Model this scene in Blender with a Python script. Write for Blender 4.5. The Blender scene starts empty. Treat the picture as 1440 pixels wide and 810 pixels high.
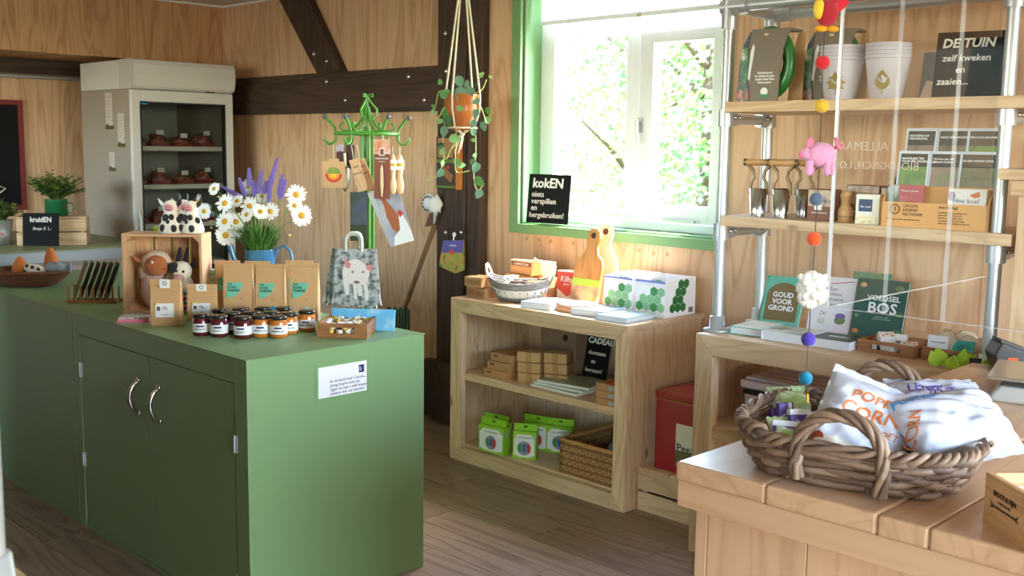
import bpy, bmesh, math, random
from math import sin, cos, pi, radians as RD
from mathutils import Vector as V, Matrix as MX, Euler, noise
random.seed(7)
SC = bpy.context.scene
COL = SC.collection
# ---------------------------------------------------------------- camera
YAW, PIT, ROL, FPX, EYE = 0.77993191, 0.132529862, 0.014504931, 1490.6362, V((0, 0, 1.62))
FW = V((-sin(YAW)*cos(PIT), cos(YAW)*cos(PIT), -sin(PIT)))
_r = V((cos(YAW), sin(YAW), 0)); _u = _r.cross(FW)
RT = cos(ROL)*_r + sin(ROL)*_u
UP = -sin(ROL)*_r + cos(ROL)*_u
cd = bpy.data.cameras.new('camera'); cam = bpy.data.objects.new('camera', cd); COL.objects.link(cam)
cam.matrix_world = MX(((RT.x, UP.x, -FW.x, EYE.x), (RT.y, UP.y, -FW.y, EYE.y), (RT.z, UP.z, -FW.z, EYE.z), (0, 0, 0, 1)))
cd.sensor_width = 36; cd.lens = 36*FPX/1440; cd.clip_start = 0.05; cd.clip_end = 200
cd.dof.use_dof = True; cd.dof.focus_distance = 3.4; cd.dof.aperture_fstop = 7.0
SC.camera = cam
# ---------------------------------------------------------------- world, sun, exposure
W = bpy.data.worlds.new('sky'); SC.world = W; W.use_nodes = True
nt = W.node_tree; sky = nt.nodes.new('ShaderNodeTexSky'); sky.sky_type = 'NISHITA'
sky.sun_disc = False; sky.sun_elevation = RD(58); sky.sun_rotation = RD(25); sky.air_density = 1.2; sky.dust_density = 2.0
nt.links.new(sky.outputs[0], nt.nodes['Background'].inputs[0]); nt.nodes['Background'].inputs[1].default_value = 0.8
sl = bpy.data.lights.new('sun', 'SUN'); sl.energy = 8.0; sl.angle = RD(0.6); sl.color = (1, .98, .95)
sun = bpy.data.objects.new('sun', sl); COL.objects.link(sun); sun.location = (2, 12, 20)
sun.rotation_euler = V((-.22, -.46, -1)).to_track_quat('-Z', 'Y').to_euler()
def portal(name, loc, rot, sx, sy):
    l = bpy.data.lights.new(name, 'AREA'); l.shape = 'RECTANGLE'; l.size = sx; l.size_y = sy; l.cycles.is_portal = True
    o = bpy.data.objects.new(name, l); COL.objects.link(o); o.location = loc; o.rotation_euler = rot
portal('window_portal', (-3.42, 4.45, 1.85), (RD(-90), 0, 0), 1.4, 1.3)
portal('shopfront_portal', (2.62, 2.22, 1.25), (0, RD(90), 0), 2.5, 3.45)
portal('rear_portal', (1.75, -2.12, 1.15), (RD(90), 0, 0), 1.5, 2.1)
portal('band_portal', (-4.45, -2.12, 1.65), (RD(90), 0, 0), 5.1, 1.3)
VS = SC.view_settings; VS.view_transform = 'Standard'; VS.look = 'None'; VS.gamma = 1; VS.use_curve_mapping = False
VS.exposure = 3.03
SC.cycles.max_bounces = 10; SC.cycles.diffuse_bounces = 6; SC.cycles.transparent_max_bounces = 16; SC.cycles.caustics_reflective = False; SC.cycles.caustics_refractive = False
SC.cycles.sample_clamp_indirect = 8
# ---------------------------------------------------------------- helpers
def at(px, py, **k):
    (a, v), = k.items(); i = 'xyz'.index(a)
    d = (px-720)/FPX*RT - (py-405)/FPX*UP + FW
    return EYE + d*((v-EYE[i])/d[i])
def pw(n, P): return n*((V(P)-EYE).dot(FW))/FPX
def tow(P, m):                                  # yaw of something that faces the viewer's side of the room
    return YAW
def S(r, g, b):
    f = lambda c: (c/255/12.92) if c/255 < .04045 else ((c/255+.055)/1.055)**2.4
    return (f(r), f(g), f(b), 1)
MATS = {}
def pm(name, col, rough=.6, metal=0, bump=0, bscale=60, var=0, vscale=8, coat=0, alpha=None, trans=0, spec=.5, sheen=0, rnd=0, emit=0):
    if name in MATS: return MATS[name]
    m = bpy.data.materials.new(name); m.use_nodes = True; n = m.node_tree; b = n.nodes['Principled BSDF']
    b.inputs['Base Color'].default_value = col; b.inputs['Roughness'].default_value = rough; b.inputs['Metallic'].default_value = metal
    b.inputs['Specular IOR Level'].default_value = spec
    if coat: b.inputs['Coat Weight'].default_value = coat; b.inputs['Coat Roughness'].default_value = .15
    if trans: b.inputs['Transmission Weight'].default_value = trans
    if sheen: b.inputs['Sheen Weight'].default_value = sheen
    tc = n.nodes.new('ShaderNodeTexCoord')
    if var or rnd:
        hs = n.nodes.new('ShaderNodeHueSaturation'); hs.inputs['Color'].default_value = col
        mr = n.nodes.new('ShaderNodeMath'); mr.operation = 'MULTIPLY_ADD'; mr.inputs[1].default_value = 2*var; mr.inputs[2].default_value = 1-var
        if var:
            nz = n.nodes.new('ShaderNodeTexNoise'); nz.inputs['Scale'].default_value = vscale; nz.inputs['Detail'].default_value = 4
            n.links.new(tc.outputs['Object'], nz.inputs['Vector']); n.links.new(nz.outputs['Fac'], mr.inputs[0])
        else: mr.inputs[0].default_value = .5
        out = mr.outputs[0]
        if rnd:
            oi = n.nodes.new('ShaderNodeObjectInfo'); m2 = n.nodes.new('ShaderNodeMath'); m2.operation = 'MULTIPLY_ADD'
            m2.inputs[1].default_value = 2*rnd; m2.inputs[2].default_value = -rnd; n.links.new(oi.outputs['Random'], m2.inputs[0])
            m3 = n.nodes.new('ShaderNodeMath'); m3.operation = 'ADD'; n.links.new(out, m3.inputs[0]); n.links.new(m2.outputs[0], m3.inputs[1]); out = m3.outputs[0]
        n.links.new(out, hs.inputs['Value']); n.links.new(hs.outputs[0], b.inputs['Base Color'])
    if bump:
        nb = n.nodes.new('ShaderNodeTexNoise'); nb.inputs['Scale'].default_value = bscale; nb.inputs['Detail'].default_value = 3
        bp = n.nodes.new('ShaderNodeBump'); bp.inputs['Strength'].default_value = bump; bp.inputs['Distance'].default_value = .01
        n.links.new(tc.outputs['Object'], nb.inputs['Vector']); n.links.new(nb.outputs['Fac'], bp.inputs['Height']); n.links.new(bp.outputs[0], b.inputs['Normal'])
    MATS[name] = m; return m
def wood(name, c1, c2, axis=2, sc=1.0, rough=.55, knots=0, rnd=.06, contrast=1.0, spec=.4, coat=0):
    if name in MATS: return MATS[name]
    m = bpy.data.materials.new(name); m.use_nodes = True; n = m.node_tree; L = n.links.new; b = n.nodes['Principled BSDF']
    b.inputs['Roughness'].default_value = rough; b.inputs['Specular IOR Level'].default_value = spec
    if coat: b.inputs['Coat Weight'].default_value = coat; b.inputs['Coat Roughness'].default_value = .22
    tc = n.nodes.new('ShaderNodeTexCoord'); oi = n.nodes.new('ShaderNodeObjectInfo')
    mu = n.nodes.new('ShaderNodeVectorMath'); mu.operation = 'SCALE'; mu.inputs[0].default_value = (7, 5, 9); L(oi.outputs['Random'], mu.inputs['Scale'])
    ad = n.nodes.new('ShaderNodeVectorMath'); ad.operation = 'ADD'; L(tc.outputs['Object'], ad.inputs[0]); L(mu.outputs[0], ad.inputs[1])
    def mapped(s_across, s_along):
        mp = n.nodes.new('ShaderNodeMapping'); s = [s_across*sc]*3; s[axis] = s_along*sc; mp.inputs['Scale'].default_value = s; L(ad.outputs[0], mp.inputs[0]); return mp.outputs[0]
    big = n.nodes.new('ShaderNodeTexNoise'); big.inputs['Scale'].default_value = 1; big.inputs['Detail'].default_value = 2; big.inputs['Distortion'].default_value = 1.2; L(mapped(5, .55), big.inputs['Vector'])
    # growth rings: fold the big noise into bands
    ml = n.nodes.new('ShaderNodeMath'); ml.operation = 'MULTIPLY'; ml.inputs[1].default_value = 14; L(big.outputs['Fac'], ml.inputs[0])
    fr = n.nodes.new('ShaderNodeMath'); fr.operation = 'PINGPONG'; fr.inputs[1].default_value = 1; L(ml.outputs[0], fr.inputs[0])
    pwn = n.nodes.new('ShaderNodeMath'); pwn.operation = 'POWER'; pwn.inputs[1].default_value = 2.0; L(fr.outputs[0], pwn.inputs[0])
    fine = n.nodes.new('ShaderNodeTexNoise'); fine.inputs['Scale'].default_value = 1; fine.inputs['Detail'].default_value = 3; L(mapped(70, 1.6), fine.inputs['Vector'])
    a1 = n.nodes.new('ShaderNodeMath'); a1.operation = 'MULTIPLY'; a1.inputs[1].default_value = .55*contrast; L(pwn.outputs[0], a1.inputs[0])
    a2 = n.nodes.new('ShaderNodeMath'); a2.operation = 'MULTIPLY_ADD'; a2.inputs[1].default_value = .5*contrast; L(fine.outputs['Fac'], a2.inputs[0]); L(a1.outputs[0], a2.inputs[2])
    fac = a2.outputs[0]
    mix = n.nodes.new('ShaderNodeMix'); mix.data_type = 'RGBA'; mix.inputs[6].default_value = c1; mix.inputs[7].default_value = c2; L(fac, mix.inputs[0]); out = mix.outputs[2]
    if knots:
        vo = n.nodes.new('ShaderNodeTexVoronoi'); vo.inputs['Scale'].default_value = knots; vo.inputs['Randomness'].default_value = 1
        mp = n.nodes.new('ShaderNodeMapping'); s = [1.0]*3; s[axis] = .45; mp.inputs['Scale'].default_value = s; L(ad.outputs[0], mp.inputs[0]); L(mp.outputs[0], vo.inputs['Vector'])
        lt = n.nodes.new('ShaderNodeMapRange'); lt.inputs[1].default_value = .05; lt.inputs[2].default_value = .1; lt.inputs[3].default_value = .75; lt.inputs[4].default_value = 0; L(vo.outputs['Distance'], lt.inputs[0])
        mk = n.nodes.new('ShaderNodeMix'); mk.data_type = 'RGBA'; mk.inputs[7].default_value = S(112, 72, 44); L(lt.outputs[0], mk.inputs[0]); L(out, mk.inputs[6]); out = mk.outputs[2]
    hs = n.nodes.new('ShaderNodeHueSaturation'); mr = n.nodes.new('ShaderNodeMath'); mr.operation = 'MULTIPLY_ADD'; mr.inputs[1].default_value = 2*rnd; mr.inputs[2].default_value = 1-rnd
    L(oi.outputs['Random'], mr.inputs[0]); L(mr.outputs[0], hs.inputs['Value']); L(out, hs.inputs['Color']); L(hs.outputs[0], b.inputs['Base Color'])
    bp = n.nodes.new('ShaderNodeBump'); bp.inputs['Strength'].default_value = .12; bp.inputs['Distance'].default_value = .004; L(fine.outputs['Fac'], bp.inputs['Height']); L(bp.outputs[0], b.inputs['Normal'])
    MATS[name] = m; return m
def glassy(name, tint=(1, 1, 1, 1), gloss=.12, rough=.02):
    if name in MATS: return MATS[name]
    m = bpy.data.materials.new(name); m.use_nodes = True; n = m.node_tree; n.nodes.remove(n.nodes['Principled BSDF'])
    t = n.nodes.new('ShaderNodeBsdfTransparent'); t.inputs[0].default_value = tint; g = n.nodes.new('ShaderNodeBsdfGlossy'); g.inputs['Roughness'].default_value = rough
    fz = n.nodes.new('ShaderNodeLayerWeight'); fz.inputs[0].default_value = gloss; mx = n.nodes.new('ShaderNodeMixShader')
    n.links.new(fz.outputs['Fresnel'], mx.inputs[0]); n.links.new(t.outputs[0], mx.inputs[1]); n.links.new(g.outputs[0], mx.inputs[2]); n.links.new(mx.outputs[0], n.nodes['Material Output'].inputs[0])
    MATS[name] = m; return m
def speckle(name, cols, scale=40, rough=.6, stretch=(1, 1, 1), detail=3, coat=0):
    """printed picture / mottled surface: noise into a colour ramp"""
    if name in MATS: return MATS[name]
    m = bpy.data.materials.new(name); m.use_nodes = True; n = m.node_tree; b = n.nodes['Principled BSDF']; b.inputs['Roughness'].default_value = rough
    if coat: b.inputs['Coat Weight'].default_value = coat
    tc = n.nodes.new('ShaderNodeTexCoord'); mp = n.nodes.new('ShaderNodeMapping'); mp.inputs['Scale'].default_value = stretch
    nz = n.nodes.new('ShaderNodeTexNoise'); nz.inputs['Scale'].default_value = scale; nz.inputs['Detail'].default_value = detail
    cr = n.nodes.new('ShaderNodeValToRGB'); e = cr.color_ramp.elements
    k = len(cols)
    for i, c in enumerate(cols):
        p = .3+.4*i/max(1, k-1)
        if i < 2: e[i].position = p; e[i].color = c
        else: x = e.new(p); x.color = c
    n.links.new(tc.outputs['Object'], mp.inputs[0]); n.links.new(mp.outputs[0], nz.inputs['Vector']); n.links.new(nz.outputs['Fac'], cr.inputs[0]); n.links.new(cr.outputs[0], b.inputs['Base Color'])
    MATS[name] = m; return m
def T(x=0, y=0, z=0, rz=0, rx=0, ry=0, s=1):
    return MX.Translation((x, y, z)) @ Euler((rx, ry, rz)).to_matrix().to_4x4() @ MX.Scale(s, 4)
class MB:
    def __init__(s): s.v = []; s.f = []; s.sm = []
    def add(s, vs, fs, M=None, sm=False):
        o = len(s.v)
        s.v += [tuple(M @ V(p)) for p in vs] if M is not None else [tuple(p) for p in vs]
        s.f += [tuple(i+o for i in f) for f in fs]; s.sm += [sm]*len(fs); return s
    def box(s, x0, x1, y0, y1, z0, z1, M=None):
        return s.add([(x0, y0, z0), (x1, y0, z0), (x1, y1, z0), (x0, y1, z0), (x0, y0, z1), (x1, y0, z1), (x1, y1, z1), (x0, y1, z1)],
                     [(0, 3, 2, 1), (4, 5, 6, 7), (0, 1, 5, 4), (1, 2, 6, 5), (2, 3, 7, 6), (3, 0, 4, 7)], M)
    def cbox(s, c, sx, sy, sz, M=None):
        return s.box(c[0]-sx/2, c[0]+sx/2, c[1]-sy/2, c[1]+sy/2, c[2]-sz/2, c[2]+sz/2, M)
    def tube(s, pts, r, n=8, closed=False, cap=True, flat=1.0, M=None):
        P = [V(p) for p in pts]; k = len(P); R = r if isinstance(r, (list, tuple)) else [r]*k
        vs = []; ref = None
        for i in range(k):
            a = P[(i-1) % k] if closed or i > 0 else P[i]; b = P[(i+1) % k] if closed or i < k-1 else P[i]
            d = (b-a)
            d = d.normalized() if d.length > 1e-9 else V((0, 0, 1))
            if ref is None: ref = d.orthogonal().normalized() if abs(d.z) < .9 else V((1, 0, 0))
            ref = (ref - d*ref.dot(d))
            ref = ref.normalized() if ref.length > 1e-6 else d.orthogonal().normalized()
            q = d.cross(ref)
            for j in range(n):
                t = 2*pi*j/n; vs.append(P[i]+ref*(R[i]*cos(t))+q*(R[i]*flat*sin(t)))
        fs = []
        for i in range(k if closed else k-1):
            for j in range(n):
                a = i*n+j; b = i*n+(j+1) % n; c = ((i+1) % k)*n+(j+1) % n; d = ((i+1) % k)*n+j; fs.append((a, b, c, d))
        s.add(vs, fs, M, True)
        if cap and not closed:
            s.add(vs[:n], [tuple(range(n))[::-1]], M); s.add(vs[-n:], [tuple(range(n))], M)
        return s
    def cyl(s, a, b, r, r2=None, n=14, M=None): return s.tube([a, b], [r, r if r2 is None else r2], n, M=M)
    def lathe(s, prof, n=20, M=None, sx=1, sy=1):
        vs = []; fs = []
        for r, z in prof:
            for j in range(n): t = 2*pi*j/n; vs.append((r*cos(t)*sx, r*sin(t)*sy, z))
        for i in range(len(prof)-1):
            for j in range(n): fs.append((i*n+j, i*n+(j+1) % n, (i+1)*n+(j+1) % n, (i+1)*n+j))
        return s.add(vs, fs, M, True)
    def ball(s, c, rx, ry=None, rz=None, n=14, m=9, M=None, fn=None):
        ry = rx if ry is None else ry; rz = rx if rz is None else rz
        vs = [(0, 0, -1)]; fs = []
        for i in range(1, m):
            p = -pi/2+pi*i/m
            for j in range(n): t = 2*pi*j/n; vs.append((cos(p)*cos(t), cos(p)*sin(t), sin(p)))
        vs.append((0, 0, 1)); e = len(vs)-1
        for j in range(n):
            fs.append((0, 1+(j+1) % n, 1+j)); fs.append((e, 1+(m-2)*n+j, 1+(m-2)*n+(j+1) % n))
            for i in range(m-2): a = 1+i*n+j; b = 1+i*n+(j+1) % n; fs.append((a, b, b+n, a+n))
        if fn: vs = [fn(V(v)) for v in vs]
        return s.add([(c[0]+v[0]*rx, c[1]+v[1]*ry, c[2]+v[2]*rz) for v in vs], fs, M, True)
    def prism(s, poly, d0, d1, M=None, pl='xz'):
        """polygon in a plane, extruded along the third axis from d0 to d1"""
        def q(p, d): return (p[0], d, p[1]) if pl == 'xz' else ((p[0], p[1], d) if pl == 'xy' else (d, p[0], p[1]))
        k = len(poly); vs = [q(p, d0) for p in poly]+[q(p, d1) for p in poly]
        fs = [tuple(range(k)), tuple(range(2*k-1, k-1, -1))]+[(i, k+i, k+(i+1) % k, (i+1) % k) for i in range(k)]
        return s.add(vs, fs, M)
    def grid(s, fn, nu, nv, M=None, sm=True):
        vs = [fn(i/nu, j/nv) for j in range(nv+1) for i in range(nu+1)]
        fs = [(j*(nu+1)+i, j*(nu+1)+i+1, (j+1)*(nu+1)+i+1, (j+1)*(nu+1)+i) for j in range(nv) for i in range(nu)]
        return s.add(vs, fs, M, sm)
    def mesh(s, name):
        me = bpy.data.meshes.new(name); me.from_pydata(s.v, [], s.f); me.polygons.foreach_set('use_smooth', s.sm)
        bm = bmesh.new(); bm.from_mesh(me); bmesh.ops.recalc_face_normals(bm, faces=bm.faces); bm.to_mesh(me); bm.free(); return me
    def build(s, name, mat, parent=None, bev=0, M=None, thick=0, loc=None):
        me = s.mesh(name); me.materials.append(mat); o = bpy.data.objects.new(name, me); COL.objects.link(o)
        if parent: o.parent = parent
        if M is not None: o.matrix_local = M
        if loc is not None: o.location = loc
        if thick: m = o.modifiers.new('thickness', 'SOLIDIFY'); m.thickness = thick; m.offset = 0
        if bev: m = o.modifiers.new('bevel', 'BEVEL'); m.width = bev; m.segments = 2; m.limit_method = 'ANGLE'
        return o
def tag(o, label, cat, group=None):
    o['label'] = label; o['category'] = cat
    if group: o['group'] = group
    return o
def thing(name, label, cat, loc=(0, 0, 0), rz=0, group=None, rx=0, ry=0):
    o = bpy.data.objects.new(name, None); COL.objects.link(o); o.location = loc; o.rotation_euler = (rx, ry, rz); o.empty_display_size = .05
    return tag(o, label, cat, group)
def struct(o): o['kind'] = 'structure'; return o
def dup(root, loc, rz=None, label=None, group=None, s=None, rx=None, ry=None):
    def cp(o, par):
        c = o.copy(); COL.objects.link(c); c.parent = par
        for ch in o.children: cp(ch, c)
        return c
    r = cp(root, None); r.location = loc
    e = list(r.rotation_euler)
    if rz is not None: e[2] = rz
    if rx is not None: e[0] = rx
    if ry is not None: e[1] = ry
    r.rotation_euler = e
    if s: r.scale = (s, s, s) if not isinstance(s, tuple) else s
    if label: r['label'] = label
    if group: r['group'] = group
    return r
FR = Euler((pi/2, 0, 0)).to_matrix().to_4x4()      # text plane -> front (-y) face
RI = Euler((pi/2, 0, pi/2)).to_matrix().to_4x4()   # text plane -> right (+x) face
def text(body, size, M, mat, parent, name='lettering', align='CENTER', bold=0, ext=.0004, shear=0, space=1.0, wide=1.0, mirror=False):
    c = bpy.data.curves.new(name, 'FONT'); c.body = body; c.size = size; c.align_x = align; c.align_y = 'CENTER'; c.extrude = ext; c.offset = bold*size; c.shear = shear; c.space_character = space; c.resolution_u = 2; c.space_line = .95
    t = bpy.data.objects.new('t', c); me = bpy.data.meshes.new_from_object(t); bpy.data.objects.remove(t); bpy.data.curves.remove(c)
    me.name = name
    if mirror or wide != 1: me.transform(MX.Diagonal((-wide if mirror else wide, 1, 1, 1)))
    me.transform(M); me.materials.clear(); me.materials.append(mat)
    o = bpy.data.objects.new(name, me); COL.objects.link(o); o.parent = parent; return o
# ---------------------------------------------------------------- materials
PLY = lambda ax: wood('plywood_%s' % 'xyz'[ax], S(230, 194, 158), S(186, 142, 106), ax, 1.0, .6, rnd=.03)
PLYD = lambda ax: wood('plywood_warm_%s' % 'xyz'[ax], S(212, 170, 126), S(164, 120, 82), ax, 1.0, .55, rnd=.03)
PINE = lambda ax: wood('pine_%s' % 'xyz'[ax], S(230, 202, 166), S(192, 152, 112), ax, 1.4, .5, knots=5.5, rnd=.06, contrast=.9)
PALE = lambda ax: wood('pale_pine_%s' % 'xyz'[ax], S(228, 204, 178), S(196, 160, 130), ax, 1.3, .55, knots=4.5, rnd=.05, contrast=.8)
TABLE = lambda ax: wood('table_wood_%s' % 'xyz'[ax], S(224, 184, 146), S(194, 150, 114), ax, 1.0, .34, rnd=.05, contrast=.8, coat=.35)
DARKW = lambda ax: wood('dark_beam_%s' % 'xyz'[ax], S(84, 64, 52), S(46, 34, 28), ax, 1.2, .6, rnd=.05)
FLOORM = wood('floor_vinyl', S(162, 136, 116), S(104, 82, 68), 0, .9, .42, rnd=.13, contrast=1.1, spec=.45)
GREEN = pm('counter_green', S(126, 160, 112), .42, bump=.02, bscale=30, var=.02)
TRIMG = pm('window_green', S(120, 164, 110), .5)
WHITE = pm('white_paint', S(238, 242, 248), .4)
STEEL = pm('galvanised_pipe', S(196, 200, 206), .36, .65, bump=.04, bscale=50, var=.06, vscale=20)
CHROME = pm('chrome', S(215, 212, 205), .14, 1)
BLACKB = pm('chalkboard_black', S(26, 26, 28), .75, spec=.15)
CHALK = pm('chalk_white', S(240, 238, 232), .8)
KRAFT = pm('kraft_paper', S(206, 164, 116), .65, bump=.08, bscale=25, var=.05, vscale=14)
PAPER = pm('paper_white', S(240, 240, 242), .6)
INK = pm('ink_black', S(34, 32, 34), .6)
CARD = pm('cardboard', S(184, 136, 92), .7, var=.05, vscale=6, rnd=.04)
LEAFG = pm('leaf_green', S(86, 128, 60), .5, var=.15, vscale=20)
STEMG = pm('stem_green', S(104, 150, 66), .5)
GOLDM = pm('brass', S(206, 160, 70), .25, 1)
GLASS = glassy('window_glass', (1, 1, 1, 1), .08)
ACRYL = glassy('acrylic', (.985, .99, .99, 1), .06, .03)
# ---------------------------------------------------------------- setting: floor, walls, ceiling
XL, XR, YB, YW, ZC = -7.9, 2.6, -2.1, 4.2, 2.616
fl = struct(MB().box(XL-.2, XR+.2, YB-.2, YW+.2, -.08, -.004).build('floor', pm('floor_joint', S(70, 58, 50), .8)))
pws, pl = .185, 1.22
plank_meshes = {}
row = 0; y = YW+.0
while y > -0.6:
    y0 = max(y-pws, -0.78); off = (row*0.47) % pl; x = XL-off
    while x < .6:
        x0 = max(x, XL); x1 = min(x+pl, .6)
        if x1-x0 > .05:
            key = (round(x1-x0, 3), round(y-y0, 3))
            if key not in plank_meshes:
                me = MB().box(0, x1-x0-.0025, 0, y-y0-.0025, -.004, 0).mesh('plank'); me.materials.append(FLOORM); plank_meshes[key] = me
            o = bpy.data.objects.new('plank', plank_meshes[key]); COL.objects.link(o); o.parent = fl; o.location = (x0, y0, 0)
        x += pl
    y -= pws; row += 1
cl = struct(MB().box(XL-.2, XR+.2, YB-.2, YW+.25, ZC, ZC+.1).build('ceiling', pm('ceiling_white', S(226, 222, 216), .8)))
struct(MB().box(-7.2, -4.7, YW-.025, YW, ZC-.012, ZC).box(-7.2, -7.175, 1, YW-.025, ZC-.012, ZC).build('trim_1', WHITE))
# window wall with its opening
WX0, WX1, WZ0, WZ1 = -4.088, -2.80, 1.2, 2.5
wb = MB()
wb.box(XL-.2, WX0, YW, YW+.22, 0, ZC).box(WX1, XR+.2, YW, YW+.22, 0, ZC).box(WX0, WX1, YW, YW+.22, 0, WZ0).box(WX0, WX1, YW, YW+.22, WZ1, ZC)
wall = struct(wb.build('wall_back', pm('wall_core', S(190, 150, 105), .8)))
for (a, b, z0, z1, ax) in [(-7.2, -5.98, 0, ZC, 2), (-5.978, -4.6, 0, ZC, 2), (-4.598, WX0-.0, 0, ZC, 2), (WX0+.002, -3.42, 0, 1.15, 2), (-3.418, WX1-.002, 0, 1.15, 2), (WX1, -1.58, 0, ZC, 2), (-1.578, -.36, 0, ZC, 2), (-.358, .86, 0, ZC, 2), (.862, XR, 0, ZC, 2)]:
    MB().box(a, b, YW-.012, YW, z0, z1).build('panel', PLY(ax), wall)
# round plugs where the sheets are screwed
plug = MB().cyl((0, 0, 0), (0, -.002, 0), .011, n=12).mesh('screw_plug'); plug.materials.append(pm('plug_wood', S(196, 148, 104), .6))
for (px, py) in [(741, 335), (758, 337), (774, 340), (806, 342), (775, 339), (899, 352), (919, 356), (938, 358)]:
    p = at(px, py, y=YW-.012); o = bpy.data.objects.new('screw_plug', plug); COL.objects.link(o); o.parent = wall; o.location = p
# left wall: upper box, dark rail, lower boards
wl = struct(MB().box(XL-.2, XL, YB, YW, 0, ZC).build('wall_left', pm('wall_core', S(190, 150, 105), .8)))
for k in range(5):
    y1 = 4.19-k*1.22
    MB().box(XL, XL+.014, max(y1-1.218, YB), y1, 0, ZC).build('panel', PLY(2), wl)
hd = struct(MB().box(XL+.014, -7.215, YB, YW-.013, 2.19, ZC).build('wall_left_header', PLYD(2)))
for k, (a, b) in enumerate([(2.72, YW-.013), (1.5, 2.718), (.28, 1.498), (-.94, .278), (YB, -.942)]):
    MB().box(-7.215, -7.2, a, b, 2.19, ZC).build('panel', PLYD(2), hd)
struct(MB().box(XL+.014, XL+.07, YB, 4.18, 2.085, 2.19).build('trim_2', DARKW(1)))
struct(MB().cyl((XL+.05, YB, 2.065), (XL+.05, 4.18, 2.065), .014, n=8).build('trim_3', STEEL))
# the unseen sides of the room: wall behind, wide shop front on the right
rw = MB().box(XL-.2, 1.0, YB-.2, YB, 0, 1.0).box(XL-.2, 1.0, YB-.2, YB, 2.3, ZC).box(XL-.2, -7.0, YB-.2, YB, 1.0, 2.3).box(-1.9, 1.0, YB-.2, YB, 1.0, 2.3).box(2.5, XR+.2, YB-.2, YB, 0, ZC).box(1.0, 2.5, YB-.2, YB, 2.2, ZC)
struct(rw.build('wall_rear', PLYD(2)))
rw = MB().box(XR, XR+.2, YB, .5, 0, ZC).box(XR, XR+.2, 3.95, YW, 0, ZC).box(XR, XR+.2, .5, 3.95, 2.5, ZC)
struct(rw.build('wall_right', PLYD(2)))
# unseen partition left of the viewer, added to shade the counter front
struct(MB().box(-5.8, -.66, .10, .18, 0, 1.65).build('wall_shade_partition', DARKW(2)))
# post, plinth, beam, brace
post = struct(MB().box(-4.695, -4.46, 4.11, YW-.012, 0, ZC).box(-4.457, -4.345, 4.125, YW-.012, 0, ZC).build('trim_4', DARKW(2), bev=.004))
struct(MB().box(-4.74, -4.40, 4.04, 4.108, .02, .36).build('trim_5', DARKW(2), bev=.004))
beam = struct(MB().box(-7.2, -4.70, 4.12, YW-.012, 1.822, 2.08).build('trim_6', DARKW(0), bev=.004))
br = MB().prism([(-6.38, ZC), (-6.05, ZC), (-5.65, 2.081), (-5.925, 2.081)], 4.13, YW-.012)
brace = struct(br.build('trim_7', DARKW(2), bev=.003))
bolt = MB().ball((0, 0, 0), .014, .008, .014, 8, 6).cyl((0, .006, 0), (0, 0, 0), .016, n=8).mesh('bolt'); bolt.materials.append(CHROME)
for par, yy, pts in [(beam, 4.118, [(459, 115), (485, 141), (574, 108), (596, 141)]), (brace, 4.128, [(441, 76), (459, 86)]), (post, 4.108, [(626, 47), (627, 100), (626, 327), (648, 327)])]:
    for (px, py) in pts:
        o = bpy.data.objects.new('bolt', bolt); COL.objects.link(o); o.parent = par; o.location = at(px, py, y=yy)
struct(MB().box(-7.2, -4.75, YW-.03, YW-.012, 0, .09).build('baseboard_back', PINE(0)))
# window: green casing, white frame, sash, glass, blind
YF = 4.324
cs = MB().box(WX0-.066, WX0, YW-.03, YW-.002, 1.15, WZ1+.07).box(WX1, WX1+.053, YW-.03, YW-.002, 1.15, WZ1+.07).box(WX0, WX1, YW-.03, YW-.002, 1.15, WZ0).box(WX0, WX1, YW-.03, YW-.002, WZ1, WZ1+.07)
cs.box(WX0-.001, WX0+.012, YW-.002, YF+.02, WZ0, WZ1).box(WX1-.012, WX1+.001, YW-.002, YF+.02, WZ0, WZ1).box(WX0+.012, WX1-.012, YW-.002, YF+.02, WZ0-.002, WZ0+.01).box(WX0+.012, WX1-.012, YW-.002, YF+.02, WZ1-.012, WZ1)
win = struct(cs.build('window_1', TRIMG, bev=.002))
fx0, fx1, fz0, fz1 = WX0+.012, WX1-.012, WZ0+.01, WZ1-.012
fm = MB().box(fx0, fx0+.10, YF, YF+.07, fz0, fz1).box(fx1-.06, fx1, YF, YF+.07, fz0, fz1).box(fx0+.10, fx1-.06, YF, YF+.07, fz0, 1.25).box(fx0+.10, fx1-.06, YF, YF+.07, 2.2, 2.275).box(fx0+.10, fx1-.06, YF, YF+.07, fz1-.05, fz1).box(-3.475, -3.385, YF, YF+.07, 1.25, 2.2)
fm.build('window_frame', WHITE, win, bev=.004)
sa = MB(); sx0, sx1, sz0, sz1 = -3.375, fx1-.065, 1.255, 2.195
sa.box(sx0, sx0+.085, YF-.02, YF+.05, sz0, sz1).box(sx1-.06, sx1, YF-.02, YF+.05, sz0, sz1).box(sx0+.085, sx1-.06, YF-.02, YF+.05, sz0, sz0+.085).box(sx0+.085, sx1-.06, YF-.02, YF+.05, sz1-.055, sz1)
sash = sa.build('sash', WHITE, win, bev=.004)
hb = MB().box(-3.372, -3.345, YF-.028, YF-.02, 1.70, 1.775).cyl((-3.358, YF-.02, 1.755), (-3.358, YF-.055, 1.755), .008).tube([(-3.358, YF-.055, 1.762), (-3.356, YF-.058, 1.72), (-3.348, YF-.055, 1.645)], [.009, .010, .007])
hb.build('window_handle', pm('handle_grey', S(205, 205, 202), .3, .4), win)
MB().box(-3.2, -2.98, YF-.03, YF-.02, 1.262, 1.274).cyl((-3.19, YF-.03, 1.27), (-3.0, YF-.035, 1.268), .006).build('stay', STEEL, win)
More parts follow.
